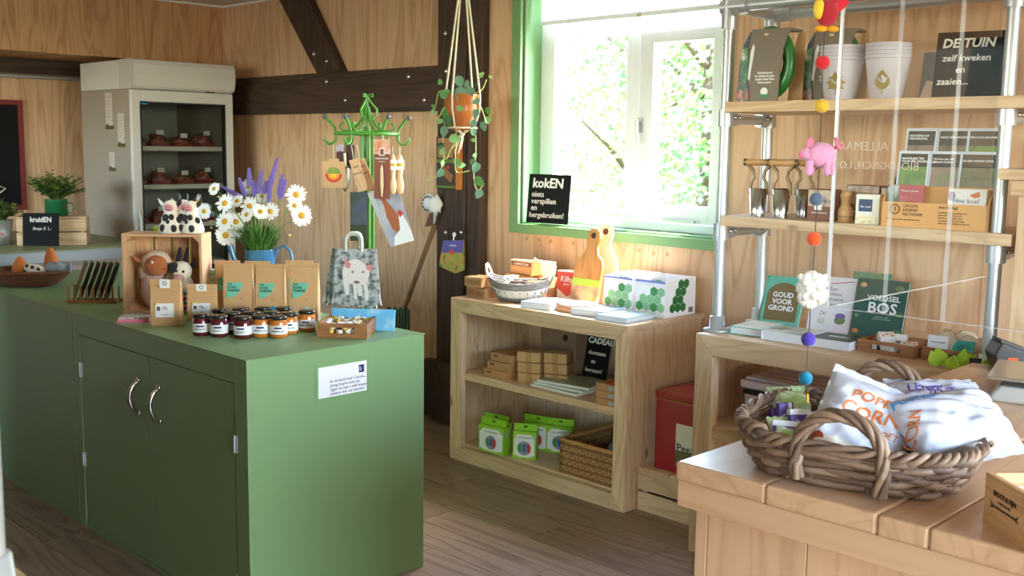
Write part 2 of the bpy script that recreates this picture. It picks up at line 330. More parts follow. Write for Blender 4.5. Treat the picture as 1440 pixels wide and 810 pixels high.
for nm, a, b, c, d in [('pane', fx0+.095, -3.47, 1.245, 2.205), ('pane', sx0+.08, sx1-.055, sz0+.08, sz1-.05), ('pane', fx0+.095, fx1-.055, 2.27, fz1-.045)]:
    MB().box(a, b, YF+.03, YF+.036, c, d).build(nm, GLASS, win)
bl = thing('roller_blind', 'white fabric roller blind pulled partly down at the top of the window', 'blind', (-3.43, YF-.05, 2.27))
bm_ = pm('blind_white', S(244, 242, 240), .8); n_ = bm_.node_tree; tr = n_.nodes.new('ShaderNodeBsdfTranslucent'); tr.inputs[0].default_value = S(244, 242, 240); mxs = n_.nodes.new('ShaderNodeMixShader'); mxs.inputs[0].default_value = .5
n_.links.new(n_.nodes['Principled BSDF'].outputs[0], mxs.inputs[1]); n_.links.new(tr.outputs[0], mxs.inputs[2]); n_.links.new(mxs.outputs[0], n_.nodes['Material Output'].inputs[0])
MB().box(-.60, .60, -.004, .0, .02, .2).build('fabric', bm_, bl)
MB().box(-.60, .60, -.012, .004, .0, .022).build('bottom_bar', WHITE, bl)
MB().cyl((-.60, -.01, .19), (.60, -.01, .19), .022).build('roll', WHITE, bl)
MB().tube([(.07, -.012, .012), (.065, -.02, -.005), (.075, -.022, -.018), (.085, -.02, -.005), (.08, -.012, .012)], .003, 6).build('pull_ring', GOLDM, bl)
# ---------------------------------------------------------------- green counter
H0 = .917; CX, CY0, CY1, CXL = -3.0, 1.805, 2.567, -5.75
ct = thing('shop_counter', 'long green painted counter with two cupboard doors and bow handles', 'counter', (CX, CY0, 0))
L = CXL-CX; D = CY1-CY0
MB().box(L, 0, .02, D, 0, H0-.002).build('body', GREEN, ct, bev=.003)
MB().box(-1.352, 0, 0, .02, .828, H0-.002).box(-1.352, -1.29, 0, .02, 0, .828).box(-.075, 0, 0, .02, 0, .828).box(-1.29, -.075, 0, .02, 0, .012).build('face_frame', GREEN, ct)
MB().box(L, -1.356, 0, .02, 0, H0-.002).build('side_panel', GREEN, ct)
MB().box(L-.004, .004, -.004, D+.004, H0-.002, H0).build('top', GREEN, ct)
for nm, a, b, hx, hgx in [('door', -1.286, -.684, -.775, -1.288), ('door', -.680, -.079, -.61, -.077)]:
    d = MB().box(a, b, .002, .02, .016, .824).build(nm, GREEN, ct, bev=.001)
    hp = [(hx, -.002-.034*sin(pi*t/12)**.6, .597+.12*t/12) for t in range(13)]
    MB().tube(hp, [.0075+.002*abs(sin(2*pi*t/12)) for t in range(13)], 8).ball((hx, -.001, .594), .011, .006, .014).ball((hx, -.001, .72), .011, .006, .014).build('handle', CHROME, d)
    for z in (.13, .62) if hx > -.68 else (.30, .68):
        MB().box(hgx-.014, hgx+.014, -.002, .003, z-.03, z+.03).cyl((hgx, -.004, z-.03), (hgx, -.004, z+.03), .004, n=8).build('hinge', STEEL, d)
n = thing('paper_notice', 'white printed paper notice stuck to the end of the green counter', 'notice', (CX+.001, 0, 0))
q = [at(px, py, x=CX) for px, py in ((447, 517), (515, 507), (515, 549), (448, 562))]
cy = (q[0].y+q[1].y)/2; cz = (q[0].z+q[2].z)/2; wd = q[1].y-q[0].y; ht = q[1].z-q[2].z
n.location = (CX+.001, cy, cz)
MB().box(0, .0015, -wd/2, wd/2, -ht/2, ht/2).build('sheet', PAPER, n)
MB().box(-.0005, .0005, -wd/2-.012, wd/2+.012, -ht/2-.012, ht/2+.012).build('sleeve', pm('clear_sleeve', S(128, 168, 116), .15), n)
NV = pm('ink_navy', S(42, 40, 96), .6)
text('In verband met Corona...\ngraag kopen met uw\nogen en wat u wilt kopen\npakken met uw handen!', .0155, T(.0018, -.055, -.022) @ RI, pm('ink_purple', S(92, 84, 110), .6), n, align='LEFT')
MB().box(.0015, .002, wd/2-.035, wd/2-.012, ht/2-.04, ht/2-.012).build('emblem', NV, n)
text('my\nlocal\nfarm', .006, T(.0022, wd/2-.033, ht/2-.026) @ RI, PAPER, n, align='LEFT')
# ---------------------------------------------------------------- low pine shelf under the window
SX0, SX1, SY0, SY1, SZ = -4.012, -2.85, 3.61, 4.185, .85
sh = thing('pine_shelf_unit', 'low two-tier pine shelf unit with thick frame under the window', 'shelf unit', (SX0, SY0, 0))
w = SX1-SX0; d = SY1-SY0; st = .072
def mitre_frame(par, w, h, st, th, mat, y0=0, bottom=True):
    MB().prism([(0, 0), (st, st if bottom else 0), (st, h-st), (0, h)], y0, y0+th).build('stile', mat(2), par, bev=.003)
    MB().prism([(w, 0), (w, h), (w-st, h-st), (w-st, st if bottom else 0)], y0, y0+th).build('stile', mat(2), par, bev=.003)
    MB().prism([(0.001, h), (st+.001, h-st), (w-st-.001, h-st), (w-.001, h)], y0, y0+th).build('top_rail', mat(0), par, bev=.003)
    if bottom: MB().prism([(0.001, 0), (w-.001, 0), (w-st-.001, st), (st+.001, st)], y0, y0+th).build('bottom_rail', mat(0), par, bev=.003)
mitre_frame(sh, w, SZ, st, .045, PINE)
for k in range(4):   # top boards
    a = .045+(d-.045)*k/4; b = .045+(d-.045)*(k+1)/4-.001
    MB().box(0, w, a, b, SZ-.028, SZ-.001).build('top_board', PINE(0), sh)
for sx in (0, w-.028):
    for k in range(4):
        a = .045+(d-.065)*k/4; b = .045+(d-.065)*(k+1)/4-.001
        MB().box(sx, sx+.028, a, b, 0, SZ-.029).build('side_board', PINE(2), sh)
for k in range(8):
    a = .0285+(w-.057)*k/8; b = .0285+(w-.057)*(k+1)/8-.002
    MB().box(a, b, d-.02, d, 0.01, SZ-.029).build('back_board', PALE(2), sh)
MB().box(.029, w-.029, .03, d-.021, .425, .462).build('shelf_board', PINE(0), sh, bev=.002)
MB().box(.029, w-.029, .046, d-.021, .05, .08).build('bottom_board', PINE(0), sh)
SHZ = .462; SHB = .08
# ---------------------------------------------------------------- bench under the pipe shelving
BX0, BX1, BY0, BY1, BZ = -2.39, .35, 3.455, 4.185, .9
be = thing('pine_bench', 'long pine bench with mitred front frame carrying the pipe shelving', 'bench', (BX0, BY0, 0))
w = BX1-BX0; d = BY1-BY0
mitre_frame(be, w, BZ, .082, .05, PINE, bottom=False)
for k in range(5):
    a = .05+(d-.05)*k/5; b = .05+(d-.05)*(k+1)/5-.001
    MB().box(0, w, a, b, BZ-.03, BZ-.001).build('top_board', PINE(0), be)
for k in range(5):
    a = .05+(d-.07)*k/5; b = .05+(d-.07)*(k+1)/5-.001
    MB().box(0, .028, a, b, 0, BZ-.031).build('side_board', PINE(2), be)
MB().box(.0285, w, d-.02, d, .01, BZ-.031).build('back_panel', PALE(2), be)
for dx in (.50, 1.45): MB().box(dx, dx+.05, d-.07, d-.021, .535, BZ-.031).build('divider', PINE(2), be)
MB().box(.029, w-.083, .02, d-.071, .485, .535).build('shelf_board', PINE(0), be, bev=.002)
BSZ = .535
# ---------------------------------------------------------------- pipe shelving with two boards
PX0, PX1, PY0, PY1 = -2.362, -1.302, 3.56, 3.87
pr = .0215; PT = 2.165
rk = thing('pipe_shelving', 'galvanised scaffold pipe shelving with two pine boards on the bench', 'shelving', (PX0, PY0, BZ))
W2 = PX1-PX0; D2 = PY1-PY0; ph = PT-BZ
for x in (0, W2):
    for yy in (0, D2):
        if x > 0 and yy > 0: pass
        MB().cyl((x, yy, .01), (x, yy, ph), pr, n=16).build('pipe', STEEL, rk)
        MB().lathe([(0, 0), (.056, 0), (.056, .008), (.032, .012), (.030, .06), (.0255, .062), (.0215, .062)], 18, T(x, yy, 0)).cyl((x+.026, yy-.01, .035), (x+.04, yy-.012, .035), .007, n=8).build('flange', STEEL, rk)
    MB().cyl((x, 0, ph), (x, D2, ph), pr, n=14).build('cross_pipe', STEEL, rk)
for yy in (0, D2):
    MB().cyl((0, yy, ph), (W2, yy, ph), pr, n=16).build('top_pipe', STEEL, rk)
    for x in (0, W2):
        sg = 1 if x == 0 else -1
        MB().cyl((x, yy, ph-.085), (x, yy, ph+.03), .031, n=16).cyl((x-.03*sg, yy, ph), (x+.085*sg, yy, ph), .031, n=16).cyl((x+.045*sg, yy-.02, ph-.02), (x+.045*sg, yy-.04, ph-.035), .008, n=8).build('elbow_fitting', STEEL, rk)
for z in (1.745-BZ, 1.302-BZ):
    for x in (0, W2):
        MB().cyl((x, 0, z-.005), (x, D2, z-.005), .02, n=12).build('cross_pipe', STEEL, rk)
        for yy in (0, D2):
            sg = 1 if yy == 0 else -1
            MB().cyl((x, yy, z-.035), (x, yy, z+.03), .031, n=14).cyl((x, yy, z-.005), (x, yy+.07*sg, z-.005), .028, n=12).build('tee_fitting', STEEL, rk)
            o = MB().ball((x+.032, yy+.02*sg, z), .008, .008, .008, 8, 6).ball((x+.03, yy+.055*sg, z), .008, .008, .008, 8, 6).build('set_screw', CHROME, rk)
B1, B2 = 1.803, 1.366
for z in (B1, B2):
    MB().box(.025, W2+(.34 if z == B1 else .06), -.045, D2+.045, z-.04-BZ, z-BZ).build('shelf_board', PINE(0), rk, bev=.003)
# ---------------------------------------------------------------- plank-topped table in front
TX0, TY0, TY1, TZ = -1.312, 1.838, 3.45, .95
tb = thing('plank_table', 'heavy wooden counter table with thick plank top and board sides', 'table', (TX0, TY0, 0))
xs = [0, .222, .46, .559, .80, 1.02]
for k in range(5):
    MB().box(xs[k]+.0008, xs[k+1]-.0008, 0, TY1-TY0, TZ-.042, TZ-random.uniform(0, .0015)).build('plank', TABLE(1), tb, bev=.006)
MB().box(.004, 1.02, .006, .034, TZ-.1, TZ-.0425).build('apron', TABLE(0), tb, bev=.002)
MB().box(.004, .032, .035, TY1-TY0-.01, TZ-.1, TZ-.0425).build('apron', TABLE(1), tb, bev=.002)
bx = [.03, .062, .30, .54, .78, 1.0]
for k in range(5): MB().box(bx[k]+.001, bx[k+1]-.001, .04, .06, 0, TZ-.043).build('side_board', TABLE(2), tb, bev=.002)
nb = 7; dl = TY1-TY0-.1
for k in range(nb): MB().box(.03, .05, .062+dl*k/nb, .062+dl*(k+1)/nb-.0015, 0, TZ-.043).build('side_board', TABLE(2), tb, bev=.002)
# ---------------------------------------------------------------- pipe post at the very left, near the viewer
p0 = at(12, 812, y=.42); zb = p0.z-.05
p1 = at(-19, 700, y=.42); 
npst = thing('pipe_post', 'grey pipe post with floor flange at the left edge of the picture', 'post', (p1.x-.012, .42, zb))
MB().cyl((0, 0, 0), (0, 0, .6), pr, n=20).build('pipe', STEEL, npst)
MB().lathe([(0, 0), (.052, 0), (.052, .008), (.032, .012), (.028, .055), (.0215, .057)], 24).build('flange', STEEL, npst)
lb = thing('pine_ledge', 'pine ledge corner at the bottom left edge below the grey pipe', 'ledge', (p1.x-.012, .42, 0))
MB().box(-.5, .062, -.1, .062, zb-.045, zb).build('board', PINE(0), lb, bev=.003)
MB().box(-.5, -.1, -.05, .04, 0, zb-.045).build('support', PINE(2), lb)
# ================================================================ things on the green counter
FELTW = pm('felt_white', S(236, 226, 208), .9, bump=.25, bscale=120, sheen=.3)
FELTK = pm('felt_black', S(38, 36, 40), .9, bump=.2, bscale=120, sheen=.2)
FELTO = pm('felt_orange', S(206, 118, 52), .9, bump=.2, bscale=120, sheen=.2)
FELTP = pm('felt_pink', S(222, 142, 146), .9, bump=.2, bscale=120, sheen=.2)
FELTB = pm('felt_brown', S(178, 104, 58), .9, bump=.2, bscale=120, sheen=.2)
FELTC = pm('felt_cream', S(214, 190, 164), .95, bump=.5, bscale=90, sheen=.3)
TAUPE = pm('felt_taupe', S(182, 152, 138), .9, bump=.2, bscale=100)
WICKB = pm('wicker_brown', S(112, 64, 40), .6, bump=.3, bscale=80, var=.2, vscale=40)
CRATEW = lambda ax: wood('crate_wood_%s' % 'xyz'[ax], S(228, 190, 148), S(190, 140, 98), ax, 3, .6, rnd=.05)
TEAK = lambda ax: wood('teak_%s' % 'xyz'[ax], S(178, 122, 78), S(132, 84, 50), ax, 4, .5, rnd=.05)
Z = H0
def woven_bowl(par, a, b, h, mat, rows=9, spokes=26, r=.006, flare=.75, rimr=.009):
    m = MB()
    for k in range(rows):
        t = k/(rows-1); f = flare+(1-flare)*t**.7
        pts = []
        for j in range(spokes*2):
            q = 2*pi*j/(spokes*2); wv = r*.6*(1 if (j+k) % 2 else -1)
            pts.append(((a*f+wv)*cos(q), (b*f+wv)*sin(q), r+t*(h-r)))
        m.tube(pts, r, 6, closed=True)
    m.build('weave', mat, par)
    m = MB()
    for j in range(spokes):
        q = 2*pi*j/spokes
        m.tube([(a*(flare+(1-flare)*t**.7)*cos(q), b*(flare+(1-flare)*t**.7)*sin(q), r+t*(h-r)) for t in (0, .33, .66, 1)], r*.8, 5)
    m.build('stakes', mat, par)
    MB().tube([(a*1.01*cos(2*pi*j/40), b*1.01*sin(2*pi*j/40), h+rimr*.3*(j % 2)) for j in range(40)], rimr, 8, closed=True).build('rim', mat, par)
    MB().lathe([(0, .003), (1, .003), (1.0, .01), (0, .012)], 30, MX.Diagonal((a*flare, b*flare, 1, 1))).build('bottom', mat, par)
P = at(40, 401, z=Z)
wt = thing('wicker_tray', 'dark brown woven wicker bowl of felt toys at the left end of the counter', 'basket', P, YAW)
WTM = T(P.x, P.y, P.z, YAW)
woven_bowl(wt, .20, .14, .07, WICKB, rows=13, r=.0042, flare=.55)
def felt_doll(label, x, y, z, hh, rz):
    t = thing('felt_doll', label, 'toy', WTM @ V((x, y, z)), YAW+rz, 'felt dolls in the wicker bowl')
    MB().lathe([(0, 0), (.034, .004), (.037, .025), (.03, .05), (.02, .06), (0, .062)], 16).build('body', FELTW, t)
    MB().lathe([(.033, .045), (.039, .052), (.037, .072), (.028, .05+hh*.6), (.014, .05+hh*.95), (.006, .053+hh), (0, .054+hh)], 16, T(0, 0, 0, rx=.08)).build('cap', FELTO, t)
felt_doll('small felt doll with shorter orange cap in the wicker bowl', -.03, -.01, .025, .065, .3)
felt_doll('felt doll with taller orange cap at the back of the wicker bowl', .10, .05, .03, .10, -.3)
t = thing('spotted_felt_toy', 'white felt toy with black spots lying in the wicker bowl', 'toy', WTM @ V((.06, -.055, .085)), YAW-.1, ry=.15)
MB().ball((0, 0, 0), .055, .03, .026).build('body', FELTW, t)
for (x, y, z) in [(-.03, -.018, .012), (0, -.024, .012), (.028, -.02, .008)]: MB().ball((x, y, z), .011, .007, .009, 10, 6).build('spot', FELTK, t)
t = thing('cellophane_pack', 'shiny pale blue cellophane-wrapped toy in the wicker bowl', 'toy', WTM @ V((.145, -.03, .09)), YAW-.2)
CELL = pm('cellophane', S(168, 182, 206), .12, bump=.9, bscale=40, var=.3, vscale=30, coat=.6)
MB().ball((0, 0, 0), .06, .035, .03, 16, 10, fn=lambda v: v*(1+.12*sin(9*v.x+5*v.z))).build('wrap', CELL, t)
MB().prism([(.05, 0), (.085, .03), (.09, -.02)], -.004, .004).build('tail', CELL, t)
# rack of greeting cards
p = at(132, 425, z=Z); t = thing('card_rack', 'small wooden slotted rack holding slanted seed cards', 'rack', p, YAW-.03)
for yy in (-.03, .035): MB().box(-.105, .115, yy-.006, yy+.006, 0, .014).build('rail', TEAK(0), t)
for k in range(8):
    x = -.098+.028*k
    MB().box(x-.003, x+.003, -.035, -.027, .012, .07).build('divider', TEAK(2), t); MB().box(x-.003, x+.003, .033, .041, .012, .07).build('divider', TEAK(2), t)
    if k < 8: MB().box(x-.003, x+.003, -.027, .035, .004, .012).build('cross_bar', TEAK(1), t)
CARDPIC = [speckle('card_picture_%d' % k, c, 38) for k, c in enumerate([[S(58, 66, 60), S(96, 110, 82), S(176, 96, 80)], [S(60, 66, 62), S(84, 92, 86), S(120, 132, 96)], [S(44, 56, 58), S(80, 92, 92), S(150, 150, 130)]])]
EDGEG = pm('card_edge_green', S(150, 178, 130), .5)
words_ord = ['leftmost', 'second from left', 'third from left', 'fourth from left', 'fifth from left', 'rightmost']
for k in range(6):
    q = thing('greeting_card', 'slanted seed card in the slotted rack, %s of six' % words_ord[k], 'card', t.matrix_basis @ V((-.098+.028*k+.012, 0, .018)), YAW-.03+RD(32), 'slanted cards in the rack', ry=RD(20))
    MB().box(-.0015, .0015, -.05, .05, 0, .168).build('sheet', EDGEG, q)
    MB().box(.0015, .0022, -.046, .046, .006, .162).build('picture', CARDPIC[k % 3], q); MB().box(-.0022, -.0015, -.046, .046, .006, .162).build('picture', CARDPIC[k % 3], q)
# display crate with toys
p = at(230, 441, z=Z); px = pw(1, p)
cw, chh, cdp = 111*px, 112*px, .15
RZC = YAW+.02
def rel(M, x, y, z): return M @ V((x, y, z))
cr = thing('display_crate', 'small pale wooden crate stood on its side as a toy display', 'crate', p, RZC)
CM = T(p.x, p.y, p.z, RZC)
e = .011
MB().box(-cw/2, -cw/2+e, 0, cdp, 0, chh).build('side_board', CRATEW(2), cr); MB().box(cw/2-e, cw/2, 0, cdp, 0, chh).build('side_board', CRATEW(2), cr)
MB().box(-cw/2+e, cw/2-e, 0, cdp, chh-e, chh).build('top_board', CRATEW(0), cr); MB().box(-cw/2+e, cw/2-e, 0, cdp, 0, e).build('bottom_board', CRATEW(0), cr)
for k in range(4):
    a = -cw/2+e+k*(cw-2*e)/4; MB().box(a+.004, a+(cw-2*e)/4-.004, cdp-.008, cdp, e, chh-e).build('back_slat', CRATEW(2), cr)
for sx in (-1, 1):
    for sz in (0, 1):
        x0 = sx*(cw/2-e); z0 = e if sz == 0 else chh-e; dz = .026 if sz == 0 else -.026
        MB().prism([(x0, z0), (x0-sx*.026, z0), (x0, z0+dz)], .004, cdp-.01).build('corner_block', CRATEW(1), cr)
lt = thing('lime_tray', 'lime green plastic tray standing behind the display crate', 'tray', CM @ V((.0, cdp+.03, 0)), RZC)
LIME = pm('lime_plastic', S(178, 214, 40), .35)
MB().box(-.08, .08, 0, .004, 0, chh+.012).build('panel', LIME, lt); MB().box(-.086, -.08, -.01, .02, 0, chh+.016).box(.08, .086, -.01, .02, 0, chh+.016).build('rim', LIME, lt)
def felt_cow(x, lean, hh, horns, lab, y=.05):
    t = thing('felt_cow', lab, 'toy', CM @ V((x, y, chh)), RZC+lean, 'spotted felt cows on the crate')
    MB().lathe([(0, 0), (.036, .002), (.038, .014), (.033, .03), (.024, .052), (.019, .062), (.0205, .072), (.0205, .084), (.014, .096), (0, .10)], 18, MX.Scale(hh, 4)).build('body', FELTW, t)
    s = hh
    MB().ball((0, -.018*s, .078*s), .0135*s, .009*s, .011*s, 12, 8).build('snout', FELTP, t)
    MB().ball((-.005*s, -.027*s, .081*s), .002).ball((.005*s, -.027*s, .081*s), .002).tube([(-.007*s, -.0265*s, .074*s), (0, -.0275*s, .0715*s), (.007*s, -.0265*s, .074*s)], .001, 5).build('face', INK, t)
    MB().prism([(-.014*s, .086*s), (-.036*s, .105*s), (-.030*s, .088*s), (-.018*s, .076*s)], -.003, .004).build('ear', FELTW, t)
    MB().prism([(.014*s, .086*s), (.034*s, .108*s), (.032*s, .088*s), (.018*s, .076*s)], -.003, .004).build('ear', FELTK, t)
    if horns:
        for sx in (-1, 1): MB().tube([(sx*.008*s, 0, .095*s), (sx*.012*s, 0, .108*s), (sx*.010*s, 0, .117*s)], [.0045, .004, .002], 8).build('horn', pm('felt_slate', S(92, 104, 122), .9), t)
    for (a, z, r) in [(-1.95, .048, .0095), (-1.25, .05, .008), (-1.62, .036, .006), (-2.1, .018, .0095), (-1.1, .017, .0095), (-.4, .04, .009), (-2.7, .035, .008)]:
        R = .038-.016*(z/.06); MB().ball((R*.97*cos(a)*s, R*.97*sin(a)*s, z*s), r*1.05*s, r*1.05*s, r*1.25*s, 10, 6).build('spot', FELTK, t)
felt_cow(.012*0+(240-230)*px, .05, 1.38, False, 'spotted felt cow on the crate, left of the three, with one black ear', .035)
felt_cow((256-230)*px, .3, 1.40, True, 'spotted felt cow on the crate, the middle one with small horns', .065)
felt_cow((268-230)*px, -.2, 1.36, False, 'spotted felt cow on the crate, right of the three beside the daisies', .045)
# hand puppets in the crate
sp = thing('sheep_puppet', 'woolly sheep hand puppet with brown face inside the display crate', 'puppet', CM @ V((-.055, .065, .012)), RZC); sp.scale = (1.16, 1.1, 1.16)
MB().ball((0, 0, .07), .05, .028, .075, 16, 10).ball((-.035, 0, .13), .018, .014, .04, 10, 8, T(0, 0, 0)).build('body', TAUPE, sp)
MB().ball((.012, -.005, .165), .054, .035, .047, 16, 10).build('wool', FELTC, sp)
MB().ball((.02, -.032, .158), .041, .024, .037, 16, 10).build('face', FELTB, sp)
MB().prism([(-.04, .175), (-.075, .19), (-.06, .172), (-.03, .165)], -.012, -.004).build('ear', FELTB, sp)
MB().prism([(.06, .18), (.085, .172), (.07, .16)], -.012, -.004).build('ear', FELTB, sp)
MB().ball((.009, -.055, .172), .0055, .003, .0055, 10, 6).build('eye', PAPER, sp); MB().ball((.009, -.058, .172), .0028, .002, .0028, 8, 6).ball((.047, -.045, .15), .005, .004, .006, 8, 6).build('pupil', INK, sp)
cp = thing('cow_puppet', 'black and white cow hand puppet with long dark ears inside the crate', 'puppet', CM @ V((.058, .06, .012)), RZC); cp.scale = (1.14, 1.1, 1.12)
MB().ball((0, .01, .065), .048, .028, .07, 16, 10).ball((-.035, -.005, .105), .022, .018, .03, 10, 8).build('body', FELTC, cp)
MB().ball((.008, -.02, .145), .038, .03, .036, 16, 10).build('head', FELTW, cp)
MB().ball((-.014, -.034, .157), .021, .018, .022, 12, 8).build('patch', FELTK, cp)
MB().ball((.002, -.046, .12), .024, .014, .015, 12, 8).build('snout', pm('felt_rose', S(190, 142, 142), .9), cp)
MB().ball((-.002, -.048, .147), .005).ball((.022, -.047, .145), .005).build('eye', INK, cp)
for x0 in (-.012, .014): MB().tube([(x0, 0, .165), (x0+.006, .005, .20), (x0+.01, .01, .228)], [.008, .0095, .005], 8).build('horn', FELTK, cp)
MB().prism([(.032, .165), (.055, .192), (.058, .16), (.042, .15)], -.015, -.005).build('ear', FELTK, cp)
MB().prism([(-.025, .17), (-.045, .20), (-.05, .175), (-.035, .16)], -.008, .0).build('ear', FELTW, cp)
MB().ball((.045, -.02, .075), .011, .008, .018, 10, 6).build('ribbon', pm('felt_red', S(178, 30, 58), .8), cp)
# pink booklets
p = at(190, 452, z=Z); t = thing('pink_booklet', 'stack of pink and grey booklets lying by the display crate', 'booklet', p, YAW+.1)
PINK = pm('pink_cover', S(232, 108, 148), .4)
MB().box(-.062, .06, -.03, .07, 0, .004).build('cover', PINK, t); MB().box(-.06, .06, -.028, .068, .004, .012).build('pages', pm('pink_pages', S(222, 130, 150), .6), t)
MB().box(-.058, .058, -.02, .07, .012, .02).build('top_booklet', speckle('booklet_top', [S(120, 130, 120), S(210, 206, 198), S(120, 60, 70)], 60), t)
# kraft tea bags with white labels
def kraft_bag(px0, py0, hh, ww, label, rz=0, sticker=True):
    p = at(px0, py0, z=Z); t = thing('tea_bag_pouch', label, 'bag', p, YAW+rz, 'labelled kraft pouches on the counter')
    a = ww/2; d = .045
    vs = [(-a*.95, 0, 0), (a*.95, 0, 0), (a*.95, d, 0), (-a*.95, d, 0), (-a, -.004, hh*.35), (a, -.004, hh*.35), (a, d+.002, hh*.35), (-a, d+.002, hh*.35),
          (-a*1.02, .012, hh*.86), (a*1.02, .012, hh*.86), (a*1.02, .026, hh*.86), (-a*1.02, .026, hh*.86), (-a*1.02, .016, hh), (a*1.02, .016, hh), (a*1.02, .022, hh), (-a*1.02, .022, hh)]
    fs = [(3, 2, 1, 0), (12, 13, 14, 15)]
    for i in range(3):
        for j in range(4): fs.append((i*4+j, i*4+(j+1) % 4, i*4+4+(j+1) % 4, i*4+4+j))
    MB().add(vs, fs).build('pouch', KRAFT, t, bev=.003)
    MB().box(-a*1.03, a*1.03, .004, .013, hh*.87, hh*1.005).build('folded_top', KRAFT, t, bev=.002)
    tl = .012*0
    MB().box(-.02, .02, .0025, .004, hh*.82, hh*1.008).build('seal_label', PAPER, t)
    MB().tube([(.007*cos(2*pi*j/10), .0022, hh*.925+.007*sin(2*pi*j/10)) for j in range(10)], .0012, 4, closed=True).build('seal_emblem', INK, t)
    q = MB().box(-.036, .034, -.0056, -.0045, hh*.2, hh*.5).build('front_label', PAPER, t)
    text('BLIJE\nKOEIEN', .007, T(.0, -.0058, hh*.40) @ FR, INK, t); text('kruidenthee', .0055, T(0, -.0058, hh*.26) @ FR, INK, t)
    MB().box(-.03, -.018, -.0062, -.0056, hh*.34, hh*.43).build('label_mark', pm('grey_mark', S(90, 90, 90), .7), t)
    MB().ball((-.03, -.0052, hh*.49), .006, .001, .006, 10, 5).build('label_sun', pm('pale_yellow', S(238, 222, 130), .7), t)
p = at(233, 459, z=Z); px = pw(1, p)
kraft_bag(233, 459, 66*px, 42*px, 'kraft paper pouch with white label standing in front of the toy crate', .03)
kraft_bag(284, 452, 54*px, 41*px, 'kraft paper pouch with white label behind the dark jam jars', .08)
# string of bright beads
t = thing('bead_string', 'short string of bright wooden beads beside the kraft pouch', 'beads', at(259, 447, z=Z), YAW)
bc = [S(200, 30, 40), S(228, 190, 50), S(40, 110, 60), S(40, 40, 46), S(190, 70, 30), S(150, 30, 120)]
for k in range(16):
    x = .007*((k*7) % 3-1); z = .008+.0065*k
    MB().ball((x, .005*((k*5) % 3-1), z), .0075, n=10, m=7).build('bead', pm('bead_%d' % (k % 6), bc[k % 6], .3), t)
# coffee bags
TEAL = pm('teal_print', S(112, 196, 168), .6)
def coffee(px0, py0, hh, ww, label, rz=0, dot=None, first=[None]):
    p = at(px0, py0, z=Z)
    t = thing('coffee_bag', label, 'bag', p, YAW+rz, 'kraft coffee bags with a teal print')
    a = ww/2; d = .05
    vs = [(-a, 0, 0), (a, 0, 0), (a, d, 0), (-a, d, 0), (-a, -.003, hh*.5), (a, -.003, hh*.5), (a, d, hh*.5), (-a, d, hh*.5), (-a*1.0, .014, hh*.9), (a*1.0, .014, hh*.9), (a, d*.6, hh*.9), (-a, d*.6, hh*.9), (-a*1.02, .02, hh), (a*1.02, .02, hh), (a*1.02, .025, hh), (-a*1.02, .025, hh)]
    fs = [(3, 2, 1, 0), (12, 13, 14, 15)]
    for i in range(3):
        for j in range(4): fs.append((i*4+j, i*4+(j+1) % 4, i*4+4+(j+1) % 4, i*4+4+j))
    MB().add(vs, fs).build('pouch', KRAFT, t, bev=.004)
    MB().box(-a*1.03, a*1.03, .014, .02, hh*.93, hh*1.005).build('seal_strip', KRAFT, t, bev=.001)
    lean = math.atan2(.017, hh*.4)
    M = T(0, -.0035, hh*.5, rx=-lean)
    r = ww*.54; x0 = -a*.74; z0 = hh*.17
    arc = [(x0, z0), (x0+r, z0)]+[(x0+r*cos(q), z0-r*1.0*sin(q)) for q in [pi/2*i/8 for i in range(1, 9)]]
    MB().prism(arc, -.0012, .001, M).build('print', TEAL, t)
    text('DE\nKOEK\nFABRIEK', r*.21, M @ T(x0+.004, -.0015, z0-r*.32) @ FR, INK, t, align='LEFT', bold=.02)
    text('koffie', .006, T(a*.2, -.0042, hh*.38) @ FR, pm('ink_brown', S(120, 84, 60), .6), t, shear=.3)
    if dot: MB().cyl((a*.25, -.002, hh*.2), (a*.25, -.0045, hh*.2), .012, n=18).build('round_sticker', pm('sticker_'+dot, {'blue': S(60, 160, 200), 'pale': S(150, 205, 210), 'pink': S(214, 120, 150)}[dot], .5), t)
p = at(380, 446, z=Z); px = pw(1, p)
coffee(320, 436, 72*px, 36*px, 'kraft coffee bag half hidden behind the left front coffee bag', .1)
coffee(362, 437, 72*px, 36*px, 'kraft coffee bag hidden behind the middle coffee bag', .05)
coffee(420, 438, 74*px, 40*px, 'kraft coffee bag hidden behind the right coffee bag', -.03)
coffee(335, 449, 77*px, 40*px, 'kraft coffee bag with teal quarter circle, left of the front three', .06, 'pink')
coffee(380, 450, 77*px, 40*px, 'kraft coffee bag with teal print and blue sticker, middle of the front three', .03, 'blue')
coffee(427, 452, 80*px, 40*px, 'kraft coffee bag with teal print and pale round sticker, right of the front three', -.02, 'pale')
